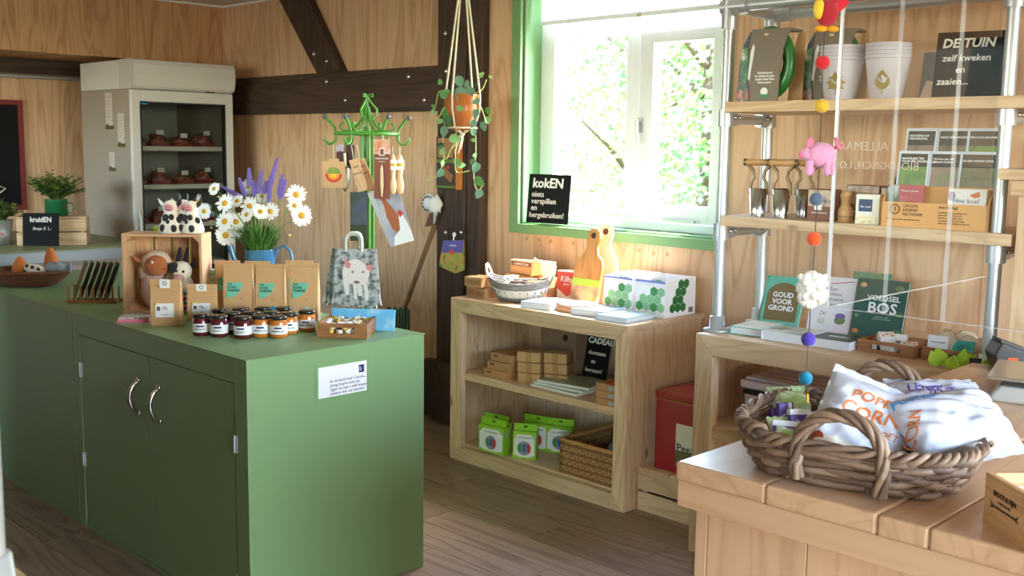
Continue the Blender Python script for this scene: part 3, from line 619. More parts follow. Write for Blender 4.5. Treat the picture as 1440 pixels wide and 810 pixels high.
# jam jars
JR, JH = .0325, .078
def bend(me, R, zc):
    for v in me.vertices:
        x, y, z = v.co; v.co = ((R-y)*sin(x/R), -(R-y)*cos(x/R), z+zc)
def jar_proto(kind, words, colr):
    t = thing('jam_jar', 'jar', 'jar', (0, 0, 0), YAW)
    MB().lathe([(0, 0), (JR*.9, 0), (JR, .006), (JR, .056), (JR*.88, .064), (JR*.86, .068)], 22).build('glass_body', pm('jam_'+kind, colr, .06, coat=1, var=.25, vscale=40), t)
    MB().lathe([(0, .078), (JR*.94, .078), (JR*.98, .075), (JR*.98, .066), (JR*.9, .066)], 22).build('lid', pm('lid_black', S(38, 34, 34), .25, coat=.4), t)
    MB().lathe([(JR*1.012, .014), (JR*1.012, .046)], 22).build('label', PAPER, t)
    m = MB().grid(lambda u, v: (-.014+.028*u, 0, -.003+.006*v), 6, 1); o = m.build('label_bar', pm('ink_navy', S(42, 40, 96), .6), t); bend(o.data, JR*1.02, .037)
    o = text(words, .0085, FR, INK, t); bend(o.data, JR*1.025, .025)
    return t
jr = jar_proto('red', 'BOSJAM', S(92, 24, 34)); jo = jar_proto('orange', 'MARMELADE', S(206, 122, 46))
jars = [(280, 473, 'r', 'dark red jam jar nearest the kraft pouch, leftmost of the jars'), (305, 475, 'r', 'dark red jam jar in the front row, second from the left'),
        (338.5, 477, 'r', 'dark red jam jar in the front row, third from the left'), (364.5, 475, 'o', 'orange marmalade jar in the front row, beside the dark red ones'),
        (389, 476, 'o', 'orange marmalade jar at the right end of the front row'), (324, 470, 'r', 'dark red jam jar squeezed between two front row jars'),
        (404, 471, 'o', 'orange marmalade jar just behind the right end of the front row'), (307, 465, 'r', 'dark red jam jar in the back row, leftmost there'),
        (336, 463, 'r', 'dark red jam jar in the back row below the left coffee bag'), (367, 462, 'o', 'orange marmalade jar in the back row below the middle coffee bag'),
        (397, 462, 'o', 'orange marmalade jar in the back row, right of the middle coffee bag'), (429.5, 467, 'o', 'orange marmalade jar standing apart next to the candy tray'),
        (352, 469, 'o', 'orange marmalade jar hidden in the middle of the jars'), (379, 469, 'o', 'orange marmalade jar hidden behind the two front marmalade jars')]
used = {}
for (a, b, k, lab) in jars:
    src = jr if k == 'r' else jo; p = at(a, b, z=Z)
    p = p + V((-sin(YAW), cos(YAW), 0))*JR
    if k not in used: used[k] = 1; src.location = p; src['label'] = lab; src['group'] = 'jam jars on the counter'; src.rotation_euler.z = YAW+.1
    else: dup(src, p, YAW+random.uniform(-.05, .35), lab, 'jam jars on the counter')
# candy tray
p = at(481, 475, z=Z); px = pw(1, p)
t = thing('candy_tray', 'shallow wooden tray with handle slot full of wrapped candies', 'tray', p, YAW-.06)
CTM = T(p.x, p.y, p.z, YAW-.06)
w2, h2, d2 = 35.5*px, 20*px, .2
fr = MB(); sl = w2*.5
fr.box(-w2, w2, 0, .008, 0, h2*.3).box(-w2, w2, 0, .008, h2*.72, h2).box(-w2, -sl, 0, .008, h2*.3, h2*.72).box(sl, w2, 0, .008, h2*.3, h2*.72)
fr.build('front_board', TEAK(0), t)
MB().box(-w2, w2, d2-.008, d2, 0, h2).build('back_board', TEAK(0), t); MB().box(-w2, -w2+.008, .008, d2-.008, 0, h2).build('side_board', TEAK(1), t); MB().box(w2-.008, w2, .008, d2-.008, 0, h2).build('side_board', TEAK(1), t)
MB().box(-w2+.008, w2-.008, .008, d2-.008, 0, .004).build('bottom_board', TEAK(0), t)
CY = pm('candy_yellow', S(226, 184, 70), .4); CWH = pm('candy_white', S(240, 236, 226), .4); CK = pm('candy_black', S(40, 36, 36), .35); CRD = pm('candy_red', S(200, 30, 44), .4)
cands = []
for kind in range(3):
    q = thing('candy', 'candy', 'candy', (0, 0, 0)); s = .012
    if kind == 0: 
        MB().ball((0, 0, 0), s*1.5, s, s, 12, 8).build('body', CY, q)
        for xx in (-.006, .002): MB().tube([(xx, s*.93*cos(2*pi*j/10), s*.93*sin(2*pi*j/10)) for j in range(10)], .0016, 5, closed=True).build('stripe', CK, q)
    elif kind == 1: MB().ball((0, 0, 0), s*1.1, s, s, 12, 8).build('body', CWH, q); MB().ball((.008, .004, .004), s*.7, s*.6, s*.6, 8, 6).build('wing', CWH, q)
    else: MB().ball((0, 0, 0), s, s, s, 12, 8).build('body', CK, q); MB().ball((-.01, 0, 0), .004, n=8, m=6).build('dot', CRD, q)
    cands.append(q)
lay = []
for layer, zz in ((0, .018), (1, .037)):
    for i in range(6):
        for j in range(6): lay.append((-w2+.02+(2*w2-.04)*i/5+random.uniform(-.004, .004), .02+(d2-.04)*j/5+random.uniform(-.004, .004), zz+random.uniform(-.003, .004)))
kn = ['yellow and black striped', 'white', 'black']
for i, (x, y, z) in enumerate(lay):
    k = [0, 1, 1, 0, 2, 1, 1][(i*5+i//5) % 7]; src = cands[k]; l = CTM @ V((x, y, z)); lab = '%s candy in wooden tray, %s layer, %s row, %s' % (kn[k], 'bottom' if i < 36 else 'top', ['front', 'second', 'third', 'fourth', 'fifth', 'back'][i % 6], ['leftmost', 'second from left', 'third from left', 'third from right', 'second from right', 'rightmost'][(i//6) % 6])
    if src['label'] == 'candy': src.location = l; src['label'] = lab; src['group'] = kn[k]+' candies in the tray'; src.rotation_euler = (0, 0, random.random()*6)
    else: dup(src, l, random.random()*6, lab, kn[k]+' candies in the tray', rx=random.uniform(-.5, .5))
# sky-blue book at the far edge of the counter
a = at(462, 458, z=Z); b = at(557, 465, z=Z)
p = at(510, 464, z=Z); t = thing('sky_blue_book', 'sky blue cover with white clouds standing behind the candy tray', 'book', p, YAW-.1, rx=RD(-12))
SKYB = speckle('sky_print', [S(96, 176, 226), S(110, 190, 236), S(214, 236, 248)], 9, .3)
MB().box(-47*px, 47*px, 0, .012, 0, 31*px).build('cover', SKYB, t); MB().box(-46*px, 46.5*px, .003, .009, .001, 31.2*px).build('pages', PAPER, t)
# white box and striped box behind the bags
p = at(325, 425, z=Z); t = thing('white_carton', 'small white carton peeping up behind the coffee bags', 'carton', p, YAW+.1)
MB().box(-.03, .022, .0, .06, 0, .16).build('body', PAPER, t, bev=.002); MB().box(-.028, .02, .002, .058, .16, .168).build('lid', PAPER, t)
p = at(297, 437, z=Z); t = thing('striped_carton', 'pale teal striped carton between the crate and the coffee bags', 'carton', p, YAW)
MB().box(-.02, .02, .03, .08, 0, .17).build('body', pm('pale_teal', S(196, 226, 226), .5), t, bev=.004)
for k in range(6): MB().prism([(-.02, .02+.024*k), (.02, .034+.024*k), (.02, .042+.024*k), (-.02, .028+.024*k)], .028, .0302).build('stripe', pm('stripe_teal', S(150, 206, 210), .5), t)
# ---------------------------------------------------------------- watering can with flowers
ENAM = pm('blue_enamel', S(70, 128, 176), .22, coat=.5)
P = at(367, 420, z=Z); wc = thing('watering_can', 'blue enamel watering can used as a vase on the counter', 'watering can', P, YAW); px = pw(1, P)
hc = 70*px; rc = 20.5*px
MB().lathe([(0, 0), (rc*.98, 0), (rc, .004), (rc*1.0, hc-.004), (rc*1.04, hc), (rc*.95, hc), (rc*.94, .01), (0, .01)], 26).build('body', ENAM, wc)
MB().tube([(-rc*.9, 0, hc*.35), (-rc*1.5, 0, hc*.62), (-rc*1.9, 0, hc*.9), (-rc*2.05, 0, hc*1.06)], [.012, .011, .012, .016], 12).build('spout', ENAM, wc)
MB().tube([(rc*.95, 0, hc*.8), (rc*1.15, 0, hc*1.0), (rc*1.6, 0, hc*1.08), (rc*2.05, 0, hc*.98), (rc*2.25, 0, hc*.7), (rc*1.9, 0, hc*.4), (rc*1.0, 0, hc*.25)], .0065, 8).build('handle', ENAM, wc)
def petal_flower(R, n=20):
    m = MB()
    for j in range(n):
        a = 2*pi*j/n+random.uniform(-.08, .08); l = R*random.uniform(.88, 1.05); wdt = R*.13
        M = T(0, 0, 0, rz=a) ; dz = random.uniform(-.1, .12)*R
        m.add([(R*.2, -wdt*.5, 0), (R*.6, -wdt, dz*.5+.001), (l*.93, -wdt*.7, dz), (l, 0, dz), (l*.93, wdt*.7, dz), (R*.6, wdt, dz*.5+.001), (R*.2, wdt*.5, 0)], [(0, 1, 5, 6), (1, 2, 3, 4, 5)], M)
    return m
PETAL = pm('daisy_petal', S(248, 247, 244), .6); YEL = pm('daisy_centre', S(232, 176, 40), .7, bump=.5, bscale=300)
dz = [(316, 286, 14), (334, 282.6, 10), (351, 290, 14), (366, 297.5, 12), (380, 297.5, 14), (316, 311.5, 15), (332, 312, 14), (317, 331, 15), (335, 324, 12), (347, 302, 11), (416.5, 274, 16), (424, 303, 16), (414, 289, 11), (301, 265.5, 10), (277, 284, 12), (287, 297, 12), (349, 262.5, 11), (368.5, 276, 11)]
mouth = V((0, 0, hc))
WM = T(P.x, P.y, P.z, YAW); WI = WM.inverted()
fl_words = ['']
dsrc = [petal_flower(1.0, 19).mesh('petals'), petal_flower(1.0, 22).mesh('petals')]
for m_ in dsrc: m_.materials.append(PETAL)
ctr = MB().ball((0, 0, .04), .3, .3, .16, 14, 8).mesh('centre'); ctr.materials.append(YEL)
dl = ['front left top of the bunch', 'left of centre, seen from the side', 'centre of the bunch', 'right of centre, partly covered', 'right of centre, fully open', 'middle left of the bunch', 'middle left, beside another open one', 'lowest at the left of the bunch', 'low left, half hidden', 'centre, mostly hidden behind others', 'highest at the right', 'lower right, fully open', 'right, hidden between two open ones', 'upper left, small on a long stem', 'far left, turned to the felt cows', 'far left, hanging down', 'at the back below the purple spikes', 'at the back right of centre']
for i, (a, b, r) in enumerate(dz):
    off = random.uniform(-.06, .02) if i not in (16, 17) else .07
    base = at(a, b, y=P.y) ; f = (P-EYE).dot(FW)+off; d = (base-EYE); d = d*(f/d.dot(FW)); c = EYE+d
    t = thing('daisy', 'white daisy with yellow centre, '+dl[i], 'flower', c, 0, 'white daisies in the watering can')
    tilt = Euler((RD(80)+random.uniform(-.3, .15), 0, YAW+random.uniform(-.5, .5) + (-.7 if a < 300 else 0)))
    t.rotation_euler = tilt; R = pw(r, c)
    o = bpy.data.objects.new('petals', dsrc[i % 2]); COL.objects.link(o); o.parent = t; o.scale = (R, R, R)
    o = bpy.data.objects.new('centre', ctr); COL.objects.link(o); o.parent = t; o.scale = (R, R, R)
    M = (MX.Translation(c) @ tilt.to_matrix().to_4x4()); mo = WM @ V((random.uniform(-.6, .6)*rc, random.uniform(-.6, .6)*rc, hc*.9))
    mid = (c+mo)/2+V((0, 0, .03))+((c-mo).normalized()*0)
    back = c+(M.to_3x3() @ V((0, 0, -1)))*.03
    MI = M.inverted()
    pts = [c, back, mid*.6+back*.4, mid*.5+mo*.5, mo]
    MB().tube([MI @ q for q in pts], .0018, 5).build('stem', STEMG, t)
PURP = pm('veronica_purple', S(128, 108, 186), .8, bump=.6, bscale=200, var=.25, vscale=120)
sp_ = [(350, 236, 351, 262, 'tall, left of centre'), (369, 238, 362, 272, 'left of the tallest one'), (390, 222, 380, 262, 'the tallest of them'), (380, 248, 378, 284, 'in front of the tallest one'), (397, 245, 392, 275, 'right of the tallest one'), (402, 252, 394, 280, 'outermost at the right'), (312, 262, 341, 279, 'leaning far to the left'), (336, 250, 345, 276, 'left, short'), (375, 254, 371, 272, 'short, between two tall ones'), (357, 254, 357, 276, 'short, in the middle'), (293, 303, 300, 300, 'low at the left under the daisies')]
for (a, b, c_, d_, wrd) in sp_:
    f = (P-EYE).dot(FW)+.03
    def un(x, y):
        d = (x-720)/FPX*RT-(y-405)/FPX*UP+FW; return EYE+d*f
    tip, root = un(a, b), un(c_, d_); t = thing('veronica_spike', 'purple flower spike in the watering can, '+wrd, 'flower', root, 0, 'purple flower spikes in the watering can')
    ax = tip-root; n_ = 12
    m = MB(); 
    prof = [.003+.0095*math.sin(pi*min(1, .12+.9*(k/n_)))**.6*(1-.75*k/n_) for k in range(n_+1)]
    m.tube([ax*(k/n_) for k in range(n_+1)], prof, 8)
    side = ax.orthogonal().normalized(); oth = ax.normalized().cross(side)
    for k in range(90):
        u = k/90; q = k*2.4; rr = prof[min(n_, int(u*n_))]
        c0 = ax*u+(side*cos(q)+oth*sin(q))*rr; m.ball(c0, .003, n=5, m=3)
    m.build('florets', PURP, t)
    mo = WM @ V((random.uniform(-.5, .5)*rc, random.uniform(-.5, .5)*rc, hc*.9))
    MB().tube([(0, 0, 0), -ax.normalized()*.03, mo-root], .0018, 5).build('stem', STEMG, t)
fo = thing('flower_greenery', 'dense green stems and leaves filling the mouth of the watering can', 'greenery', WM @ V((0, 0, hc*.9)), YAW)
for kk in range(3):
    m = MB()
    for j in range(120):
        a = random.uniform(0, 2*pi); r0 = random.uniform(0, .85)*rc; sp = random.uniform(.2, 1.0)
        p0 = V((r0*cos(a), r0*sin(a), 0)); p1 = V((cos(a)*rc*(.6+1.7*sp), sin(a)*rc*(.6+1.4*sp), random.uniform(.05, .15)))
        w_ = random.uniform(.002, .0045); md = (p0+p1)/2+V((0, 0, .02)); sd = V((-sin(a), cos(a), 0))*w_
        m.add([p0-sd*.5, p0+sd*.5, md+sd, md-sd, p1], [(0, 1, 2, 3), (3, 2, 4)])
    m.build('leaves', pm('stalk_green_%d' % kk, [S(70, 116, 44), S(98, 146, 60), S(52, 92, 40)][kk], .5), fo)['kind'] = 'stuff'
for (a, b, wd_) in [(283, 294, 'between the two far left daisies'), (307, 277, 'below the small upper left daisy'), (297, 320, 'lowest at the left'), (296, 312, 'second lowest at the left'), (407, 331, 'at the right above the handle'), (343, 345, 'just above the can rim')]:
    c = at(a, b, y=P.y-.04); t = thing('daisy_bud', 'small pale green flower bud on a thin stem, '+wd_, 'flower bud', c, 0, 'daisy buds')
    MB().ball((0, 0, 0), .007, .007, .006, 10, 7).build('bud', pm('bud_green', S(196, 196, 110), .6), t)
    mo = WM @ V((0, 0, hc*.95)); MB().tube([(0, 0, 0), (mo-c)*.5+V((0, 0, .015)), mo-c], .0014, 5).build('stem', STEMG, t)
# ================================================================ behind the counter
NRM = V((-sin(YAW), cos(YAW), 0)); RZI = MX.Rotation(-YAW, 3, 'Z')
def loc(P, px, py, dy=0):
    d = (px-720)/FPX*RT-(py-405)/FPX*UP+FW
    t = ((P-EYE).dot(NRM)+dy)/d.dot(NRM); return RZI @ (EYE+d*t-P)
def poly(P, pts, ox, oy, sc): return [(lambda q: (q.x, q.z))(loc(P, ox+x/sc, oy+y/sc)) for x, y in pts]
# ---------------------------------------------------------------- refrigerator
FXF, FY0, FY1, FZ, FXB = -6.7, 3.22, 3.965, 2.15, -7.46
fr = thing('display_fridge', 'tall grey glass-door refrigerator with white canopy in the corner', 'refrigerator', (FXF, FY0, 0))
FG = pm('fridge_grey', S(170, 161, 150), .4, .1); FW_ = pm('fridge_white', S(222, 222, 220), .35)
dp = FXB-FXF; wd = FY1-FY0
MB().box(dp, -.03, 0, .04, 0, 1.96).build('side_panel', FG, fr, bev=.004); MB().box(dp, -.03, wd-.04, wd, 0, 1.96).build('side_panel', FG, fr, bev=.004)
MB().box(dp, dp+.03, .04, wd-.04, 0, 1.96).build('back_panel', pm('fridge_inner', S(186, 184, 178), .5), fr)
MB().box(dp+.03, -.03, .04, wd-.04, 0, .25).build('base', FG, fr); MB().box(dp+.03, -.03, .04, wd-.04, 1.9, 1.96).build('ceiling_panel', FG, fr)
MB().prism([(dp, 1.961), (.0, 1.961), (.025, 1.98), (.038, 2.05), (.03, 2.12), (.015, FZ), (dp, FZ)], 0, wd).build('canopy', FW_, fr, bev=.004)
for sy in (-.002, wd-.006): MB().prism([(-.16, 1.965), (0, 1.965), (.027, 1.98), (.04, 2.05), (.032, 2.12), (.017, FZ+.003), (-.16, FZ+.003)], sy, sy+.008).build('canopy_end', pm('fridge_end', S(206, 204, 200), .4), fr)
df = MB().box(-.03, 0, 0, .06, .12, 1.955).box(-.03, 0, wd-.06, wd, .12, 1.955).box(-.03, 0, .06, wd-.06, 1.88, 1.955).box(-.03, 0, .06, wd-.06, .12, .3).build('door_frame', FW_, fr, bev=.004)
MB().box(-.032, .002, .06, .07, .3, 1.88).box(-.032, .002, wd-.07, wd-.06, .3, 1.88).box(-.032, .002, .07, wd-.07, 1.87, 1.88).build('gasket', INK, fr)
MB().box(-.02, -.012, .07, wd-.07, .3, 1.87).build('pane', glassy('fridge_glass', (.84, .86, .85, 1), .1, .05), fr)
MB().tube([(0, .03, .80), (.03, .03, .84), (.035, .03, .98), (.03, .03, 1.12), (0, .03, 1.16)], .011, 8).build('door_handle', pm('handle_grey', S(205, 205, 202), .3, .4), fr)
MB().box(.0, .002, .062, .11, 1.862, 1.884).build('blue_sticker', pm('sticker_blue', S(36, 84, 170), .4), fr)
MB().box(0, .003, .53, .60, 1.957, 1.966).build('brand_strip', INK, fr)
shz = [at(250, y_, x=FXF-.2).z for y_ in (206, 258, 311, 365)]
for z in shz: MB().box(dp+.04, -.06, .045, wd-.045, z-.03, z).build('wire_shelf', pm('shelf_white', S(226, 224, 216), .5), fr)
for (px, py, h_, tw) in [(154, 177, 46, 10), (158, 236, 22, 8), (171, 202, 42, 9)]:
    q = at(px, py, y=FY0); hh = pw(h_, q); ww = pw(tw, q)*1.7
    m = MB().box(q.x-FXF-ww*.6, q.x-FXF+ww*.6, -.002, 0, q.z, q.z+hh).build('info_sheet', pm('pale_sheet', S(204, 196, 192), .5), fr)
    for k in range(7): MB().box(q.x-FXF-ww*.4, q.x-FXF+ww*.3, -.003, -.002, q.z+hh*(.25+.1*k), q.z+hh*(.27+.1*k)).build('print_line', pm('faint_print', S(172, 150, 154), .7), m)
    b_ = q.z-.01; MB().box(q.x-FXF-ww*.7, q.x-FXF+ww*.8, -.003, -.001, b_-.012, b_+.012).box(q.x-FXF-ww*.5, q.x-FXF-ww*.1, -.003, -.001, b_+.012, b_+.022).build('magnet', pm('olive_magnet', S(92, 84, 40), .5), fr)
MEAT = speckle('meat_pack', [S(96, 62, 50), S(150, 78, 66), S(176, 140, 112)], 30, .25, coat=.5)
place = [('left end', -.0), ('second from the left', 0), ('third from the left', 0), ('right end', 0)]
for r_, z in enumerate(shz[:3]):
    for k in range(4):
        y_ = .12+.165*k
        lab = 'shrink-wrapped meat pack on the %s fridge shelf, %s' % (['top', 'second', 'third'][r_], place[k][0])
        t = thing('meat_pack', lab, 'food pack', (FXF-.22, FY0+y_, z), .2*(k-1.5), 'meat packs in the fridge')
        MB().box(-.07, .07, -.065, .065, 0, .03).build('tray', pm('meat_tray', S(150, 66, 54), .4), t, bev=.006); MB().ball((0, 0, .03), .068, .064, .045+.02*(k % 2), 14, 9, fn=lambda v: v*(1+.12*sin(7*v.y+3*v.x))).build('pack', MEAT, t)
        MB().box(.055, .065, -.03, .02, .06+.02*(k % 2), .09+.02*(k % 2)).build('price_label', PAPER, t)
# ---------------------------------------------------------------- back counter
KZ = .97; KX = -6.4
bc = thing('back_counter', 'low back counter with mottled green top and steel front edge', 'counter', (KX, 0, 0))
MB().box(XL+.02-KX, 0, .4, 3.2, KZ-.04, KZ).build('top', speckle('mottled_green', [S(118, 130, 84), S(142, 150, 104), S(160, 164, 122)], 120, .4), bc, bev=.003)
MB().box(-.001, .02, .4, 3.2, KZ-.075, KZ-.012).build('steel_edge', pm('brushed_steel', S(176, 186, 196), .3, .8), bc)
MB().box(XL+.02-KX, -.04, .42, 3.18, 0, KZ-.04).build('body', FG, bc)
for k in range(3): MB().box(-.04, -.02, .45+.9*k, 1.33+.9*k, .1, KZ-.1).build('door', FG, bc, bev=.003)
# slatted crate with mug, sign and pot
P = at(122, 344, z=KZ); A = at(24, 345, z=KZ); rz = math.atan2(P.y-A.y, P.x-A.x); w_ = (P-A).length
t = thing('slatted_crate', 'low slatted pine crate turned upside down on the back counter', 'crate', A, rz)
hc_ = pw(37, P); CM2 = T(A.x, A.y, A.z, rz)
for k in range(2):
    z0 = k*hc_*.52
    MB().box(0, w_, 0, .012, z0, z0+hc_*.46).build('slat', PINE(0), t); MB().box(w_-.012, w_, .012, .2, z0, z0+hc_*.46).build('slat', PINE(1), t); MB().box(0, .012, .012, .2, z0, z0+hc_*.46).build('slat', PINE(1), t); MB().box(0, w_, .2, .212, z0, z0+hc_*.46).build('slat', PINE(0), t)
for x in (.012, w_-.035): MB().box(x, x+.023, .0125, .035, 0, hc_).box(x, x+.023, .177, .1995, 0, hc_).build('corner_post', PINE(2), t)
for k in range(3): MB().box(.0, w_, .004+.07*k, .066+.07*k, hc_, hc_+.01).build('top_slat', PINE(0), t)
P = at(58.5, 345.5, z=KZ)
t = thing('herb_chalkboard', 'small black chalkboard with white herb price leaning on the pine crate', 'chalkboard', P+NRM*-.01, YAW+.02, rx=RD(-5)); px = pw(1, P)
MB().box(-25*px, 25*px, 0, .006, 0, 46*px).build('board', BLACKB, t)
text('kruidEN', .044, T(0, -.0005, 36.5*px) @ FR, CHALK, t, bold=.02, wide=.9); text('Bosje \u20ac 1,-', .026, T(2*px, -.0005, 24*px) @ FR, CHALK, t, shear=.15)
def herb_clump(name, lab, P, R, Hh, seed, nstem=40):
    random.seed(seed)
    t = thing(name, lab, 'plant', P, YAW)
    for kk, c in enumerate([S(58, 88, 44), S(86, 112, 56), S(128, 142, 60)]):
        m = MB()
        for j in range(nstem):
            a = random.uniform(0, 2*pi); sp = random.uniform(.05, 1)**.7; l = random.uniform(.45, 1.05)
            tip = V((cos(a)*R*sp, sin(a)*R*sp*.8, Hh*l*(1-.35*sp)))
            m.tube([V((cos(a)*.02, sin(a)*.02, 0)), tip*.5+V((0, 0, .02)), tip], .0015, 4)
            for i in range(11):
                u = .25+.75*i/10; c0 = tip*u+V((0, 0, .02*(1-u))); b = random.uniform(0, 2*pi); s_ = random.uniform(.016, .034)
                dv = V((cos(b), sin(b), random.uniform(-.2, .7))).normalized()*s_; sd = V((-sin(b), cos(b), random.uniform(-.5, .5)))*s_*.55
                m.add([c0, c0+dv*.5+sd, c0+dv, c0+dv*.5-sd], [(0, 1, 2, 3)])
        m.build('foliage', pm('herb_%d' % kk, c, .6), t)['kind'] = 'stuff'
    return t
mp = CM2 @ V((w_*.55, .1, hc_+.011)); px = pw(1, mp)
MUG = pm('mug_green', S(36, 110, 66), .25, coat=.4)
t = thing('green_mug', 'big green enamel mug on the slatted crate holding herbs', 'mug', mp, YAW)
MB().lathe([(0, 0), (15*px, 0), (15*px, 22*px), (16*px, 23*px), (14*px, 23*px), (14*px, .01), (0, .01)], 22).build('body', MUG, t)
MB().tube([(14*px, 0, 18*px), (22*px, 0, 18*px), (24*px, 0, 12*px), (21*px, 0, 5*px), (14*px, 0, 4*px)], .006, 8).build('handle', MUG, t)
herb_clump('herb_bunch', 'bushy bunch of green herbs growing out of the green mug', mp+V((0, 0, 20*px)), .19, .2, 3, 50)
P = at(1, 344, z=KZ); px = pw(1, P)
t = thing('zinc_pot', 'ribbed zinc pot with red squares at the left edge of the picture', 'pot', P, YAW)
MB().lathe([(0, 0), (13*px, 0), (15*px, 12*px), (15.4*px, 13*px), (15*px, 14*px), (17*px, 34*px), (18*px, 35*px), (15*px, 34*px), (15*px, 30*px), (0, 30*px)], 22).build('body', pm('zinc', S(170, 172, 172), .45, .6, var=.1), t)
for k in range(4): MB().cbox((-8*px+6*px*k, -15.5*px+.5*abs(k-1.3)*px, 16*px), 4*px, .004, 4*px).build('red_square', pm('red_square', S(170, 50, 46), .6), t)
herb_clump('herb_plant', 'small leafy herb plant in the zinc pot', P+V((0, 0, 30*px)), .13, .16, 5)
# framed blackboard on the left wall
XW = XL+.0145
q0, q1 = at(30, 141, x=XW), at(34, 292, x=XW)
t = thing('framed_blackboard', 'large blackboard with dark red frame on the left wall', 'blackboard', (XW, q0.y, 1.12)); hz = q0.z-1.12
RED = pm('frame_red', S(122, 34, 38), .5)
MB().box(0, .012, -1.0, -.03, .03, hz-.035).build('board', BLACKB, t)
MB().box(0, .022, -1.0, 0, hz-.035, hz).box(0, .022, -.035, 0, 0, hz-.035).box(0, .022, -1.0, -.035, 0, .03).build('frame', RED, t)
q = [at(px, py, x=XW+.013)-V((XW, q0.y, 1.12)) for px, py in ((-6, 271), (0, 262), (8, 265), (0, 271), (-6, 275))]
MB().tube(q, .006, 5).build('chalk_mark', CHALK, t)
# ---------------------------------------------------------------- green coat rack
RG = pm('rack_green', S(74, 146, 44), .35, var=.15, vscale=25, coat=.3); KNB = pm('knob_grey', S(92, 96, 100), .4)
RP = at(517, 400, y=3.25); RP = V((RP.x, RP.y, 0))
ra = thing('coat_rack', 'bright green painted iron coat rack with curled hooks', 'coat rack', RP, YAW)
def L(px, py, dy=0): return loc(RP, px, py, dy)
u = pw(1, RP+V((0, 0, 1.7)))
def zc(py): return L(517, py).z
for k in range(4):
    a = 2*pi*k/4+.4; MB().cyl((cos(a)*8*u, sin(a)*8*u, .03), (cos(a)*8*u, sin(a)*8*u, zc(178)), .0085, n=8).build('rod', RG, ra)
MB().cyl((0, 0, .5), (0, 0, zc(142)), .008, n=8).build('centre_rod', RG, ra)
for k in range(3):
    a = 2*pi*k/3+.5; MB().tube([(cos(a)*.03, sin(a)*.03, .25), (cos(a)*.12, sin(a)*.12, .16), (cos(a)*.22, sin(a)*.22, .02), (cos(a)*.25, sin(a)*.25, .012)], .011, 8).build('foot', RG, ra)
MB().tube([(cos(2*pi*j/28)*44*u, sin(2*pi*j/28)*44*u, zc(188)) for j in range(28)], .0095, 6, closed=True).build('ring', RG, ra)
MB().tube([(cos(2*pi*j/28)*18*u, sin(2*pi*j/28)*18*u, .45) for j in range(28)], .007, 6, closed=True).build('lower_ring', RG, ra)
for k in range(6):
    a = 2*pi*k/6+.12; c, s_ = cos(a), sin(a)
    f = lambda r, py: (c*r*u, s_*r*u, zc(py))
    arm = MB().tube([f(57, 166), f(50, 173), f(45, 180), f(43, 188), f(43, 196), f(47, 202), f(54, 203), f(59, 198), f(58, 193)], [.007]*7+[.006, .005], 7).build('hook_arm', RG, ra)
    MB().ball(f(58.5, 165), .013, n=10, m=7).build('knob', KNB, arm)
    MB().tube([f(2, 150), f(5, 163), f(12, 175), f(22, 184), f(32, 185), f(38, 180), f(36, 173), f(32, 174)], .006, 6).build('scroll', RG, ra)
for k in range(3):
    a = 2*pi*k/3+.0; c, s_ = cos(a), sin(a); f = lambda r, py: (c*r*u, s_*r*u, zc(py))
    MB().tube([f(4, 168), f(13, 162), f(14, 154), f(7, 146), f(1.5, 139), f(3, 133), f(8, 132), f(8, 136), f(5, 136)], .0055, 6).build('finial_curl', RG, ra)
# things hanging on the rack (front side)
def hang(name, lab, cat, px, py, dy, rz=0, ry=0): return thing(name, lab, cat, RP+MX.Rotation(YAW, 3, 'Z') @ L(px, py, dy), YAW+rz, None, 0, ry)
STR = pm('string', S(196, 188, 170), .8)
# melon card
t = hang('fruit_card', 'square kraft card printed with a fruit half hanging on the green rack', 'card', 469, 225, -.16)
MB().box(-15.5*u, 15.5*u, 0, .004, -38*u, -2*u).build('card', KRAFT, t); MB().box(-7*u, 7*u, 0, .008, -2*u, 2*u).build('handle', KRAFT, t)
def disc(m, r0, r1, a0, a1, y0, cx=0, cz=0, n=16): 
    pts = [(cx+r1*cos(a0+(a1-a0)*i/n), cz+r1*sin(a0+(a1-a0)*i/n)) for i in range(n+1)]
    pts += [(cx+r0*cos(a1+(a0-a1)*i/n), cz+r0*sin(a1+(a0-a1)*i/n)) for i in range(n+1)] if r0 > 0 else [(cx, cz)]
    return m.prism(pts, y0, 0)
for r0, r1, c, a0, a1 in [(8.2, 11.5, S(206, 60, 36), pi, 2*pi), (4.5, 8.2, S(236, 150, 40), pi, 2*pi), (0, 4.5, S(246, 196, 60), pi, 2*pi), (0, 9.5, S(134, 152, 70), .06, pi/2-.06), (0, 9.5, S(176, 160, 96), pi/2+.06, pi-.06)]:
    disc(MB(), r0*u, r1*u, a0, a1, -.0015, 0, -19*u).build('print', pm('fruit_%d' % int(r1*10+r0), c, .6), t)
MB().tube([(0, 0, 1*u), (0, .0, 22*u)], .0025, 5).build('string', STR, t)
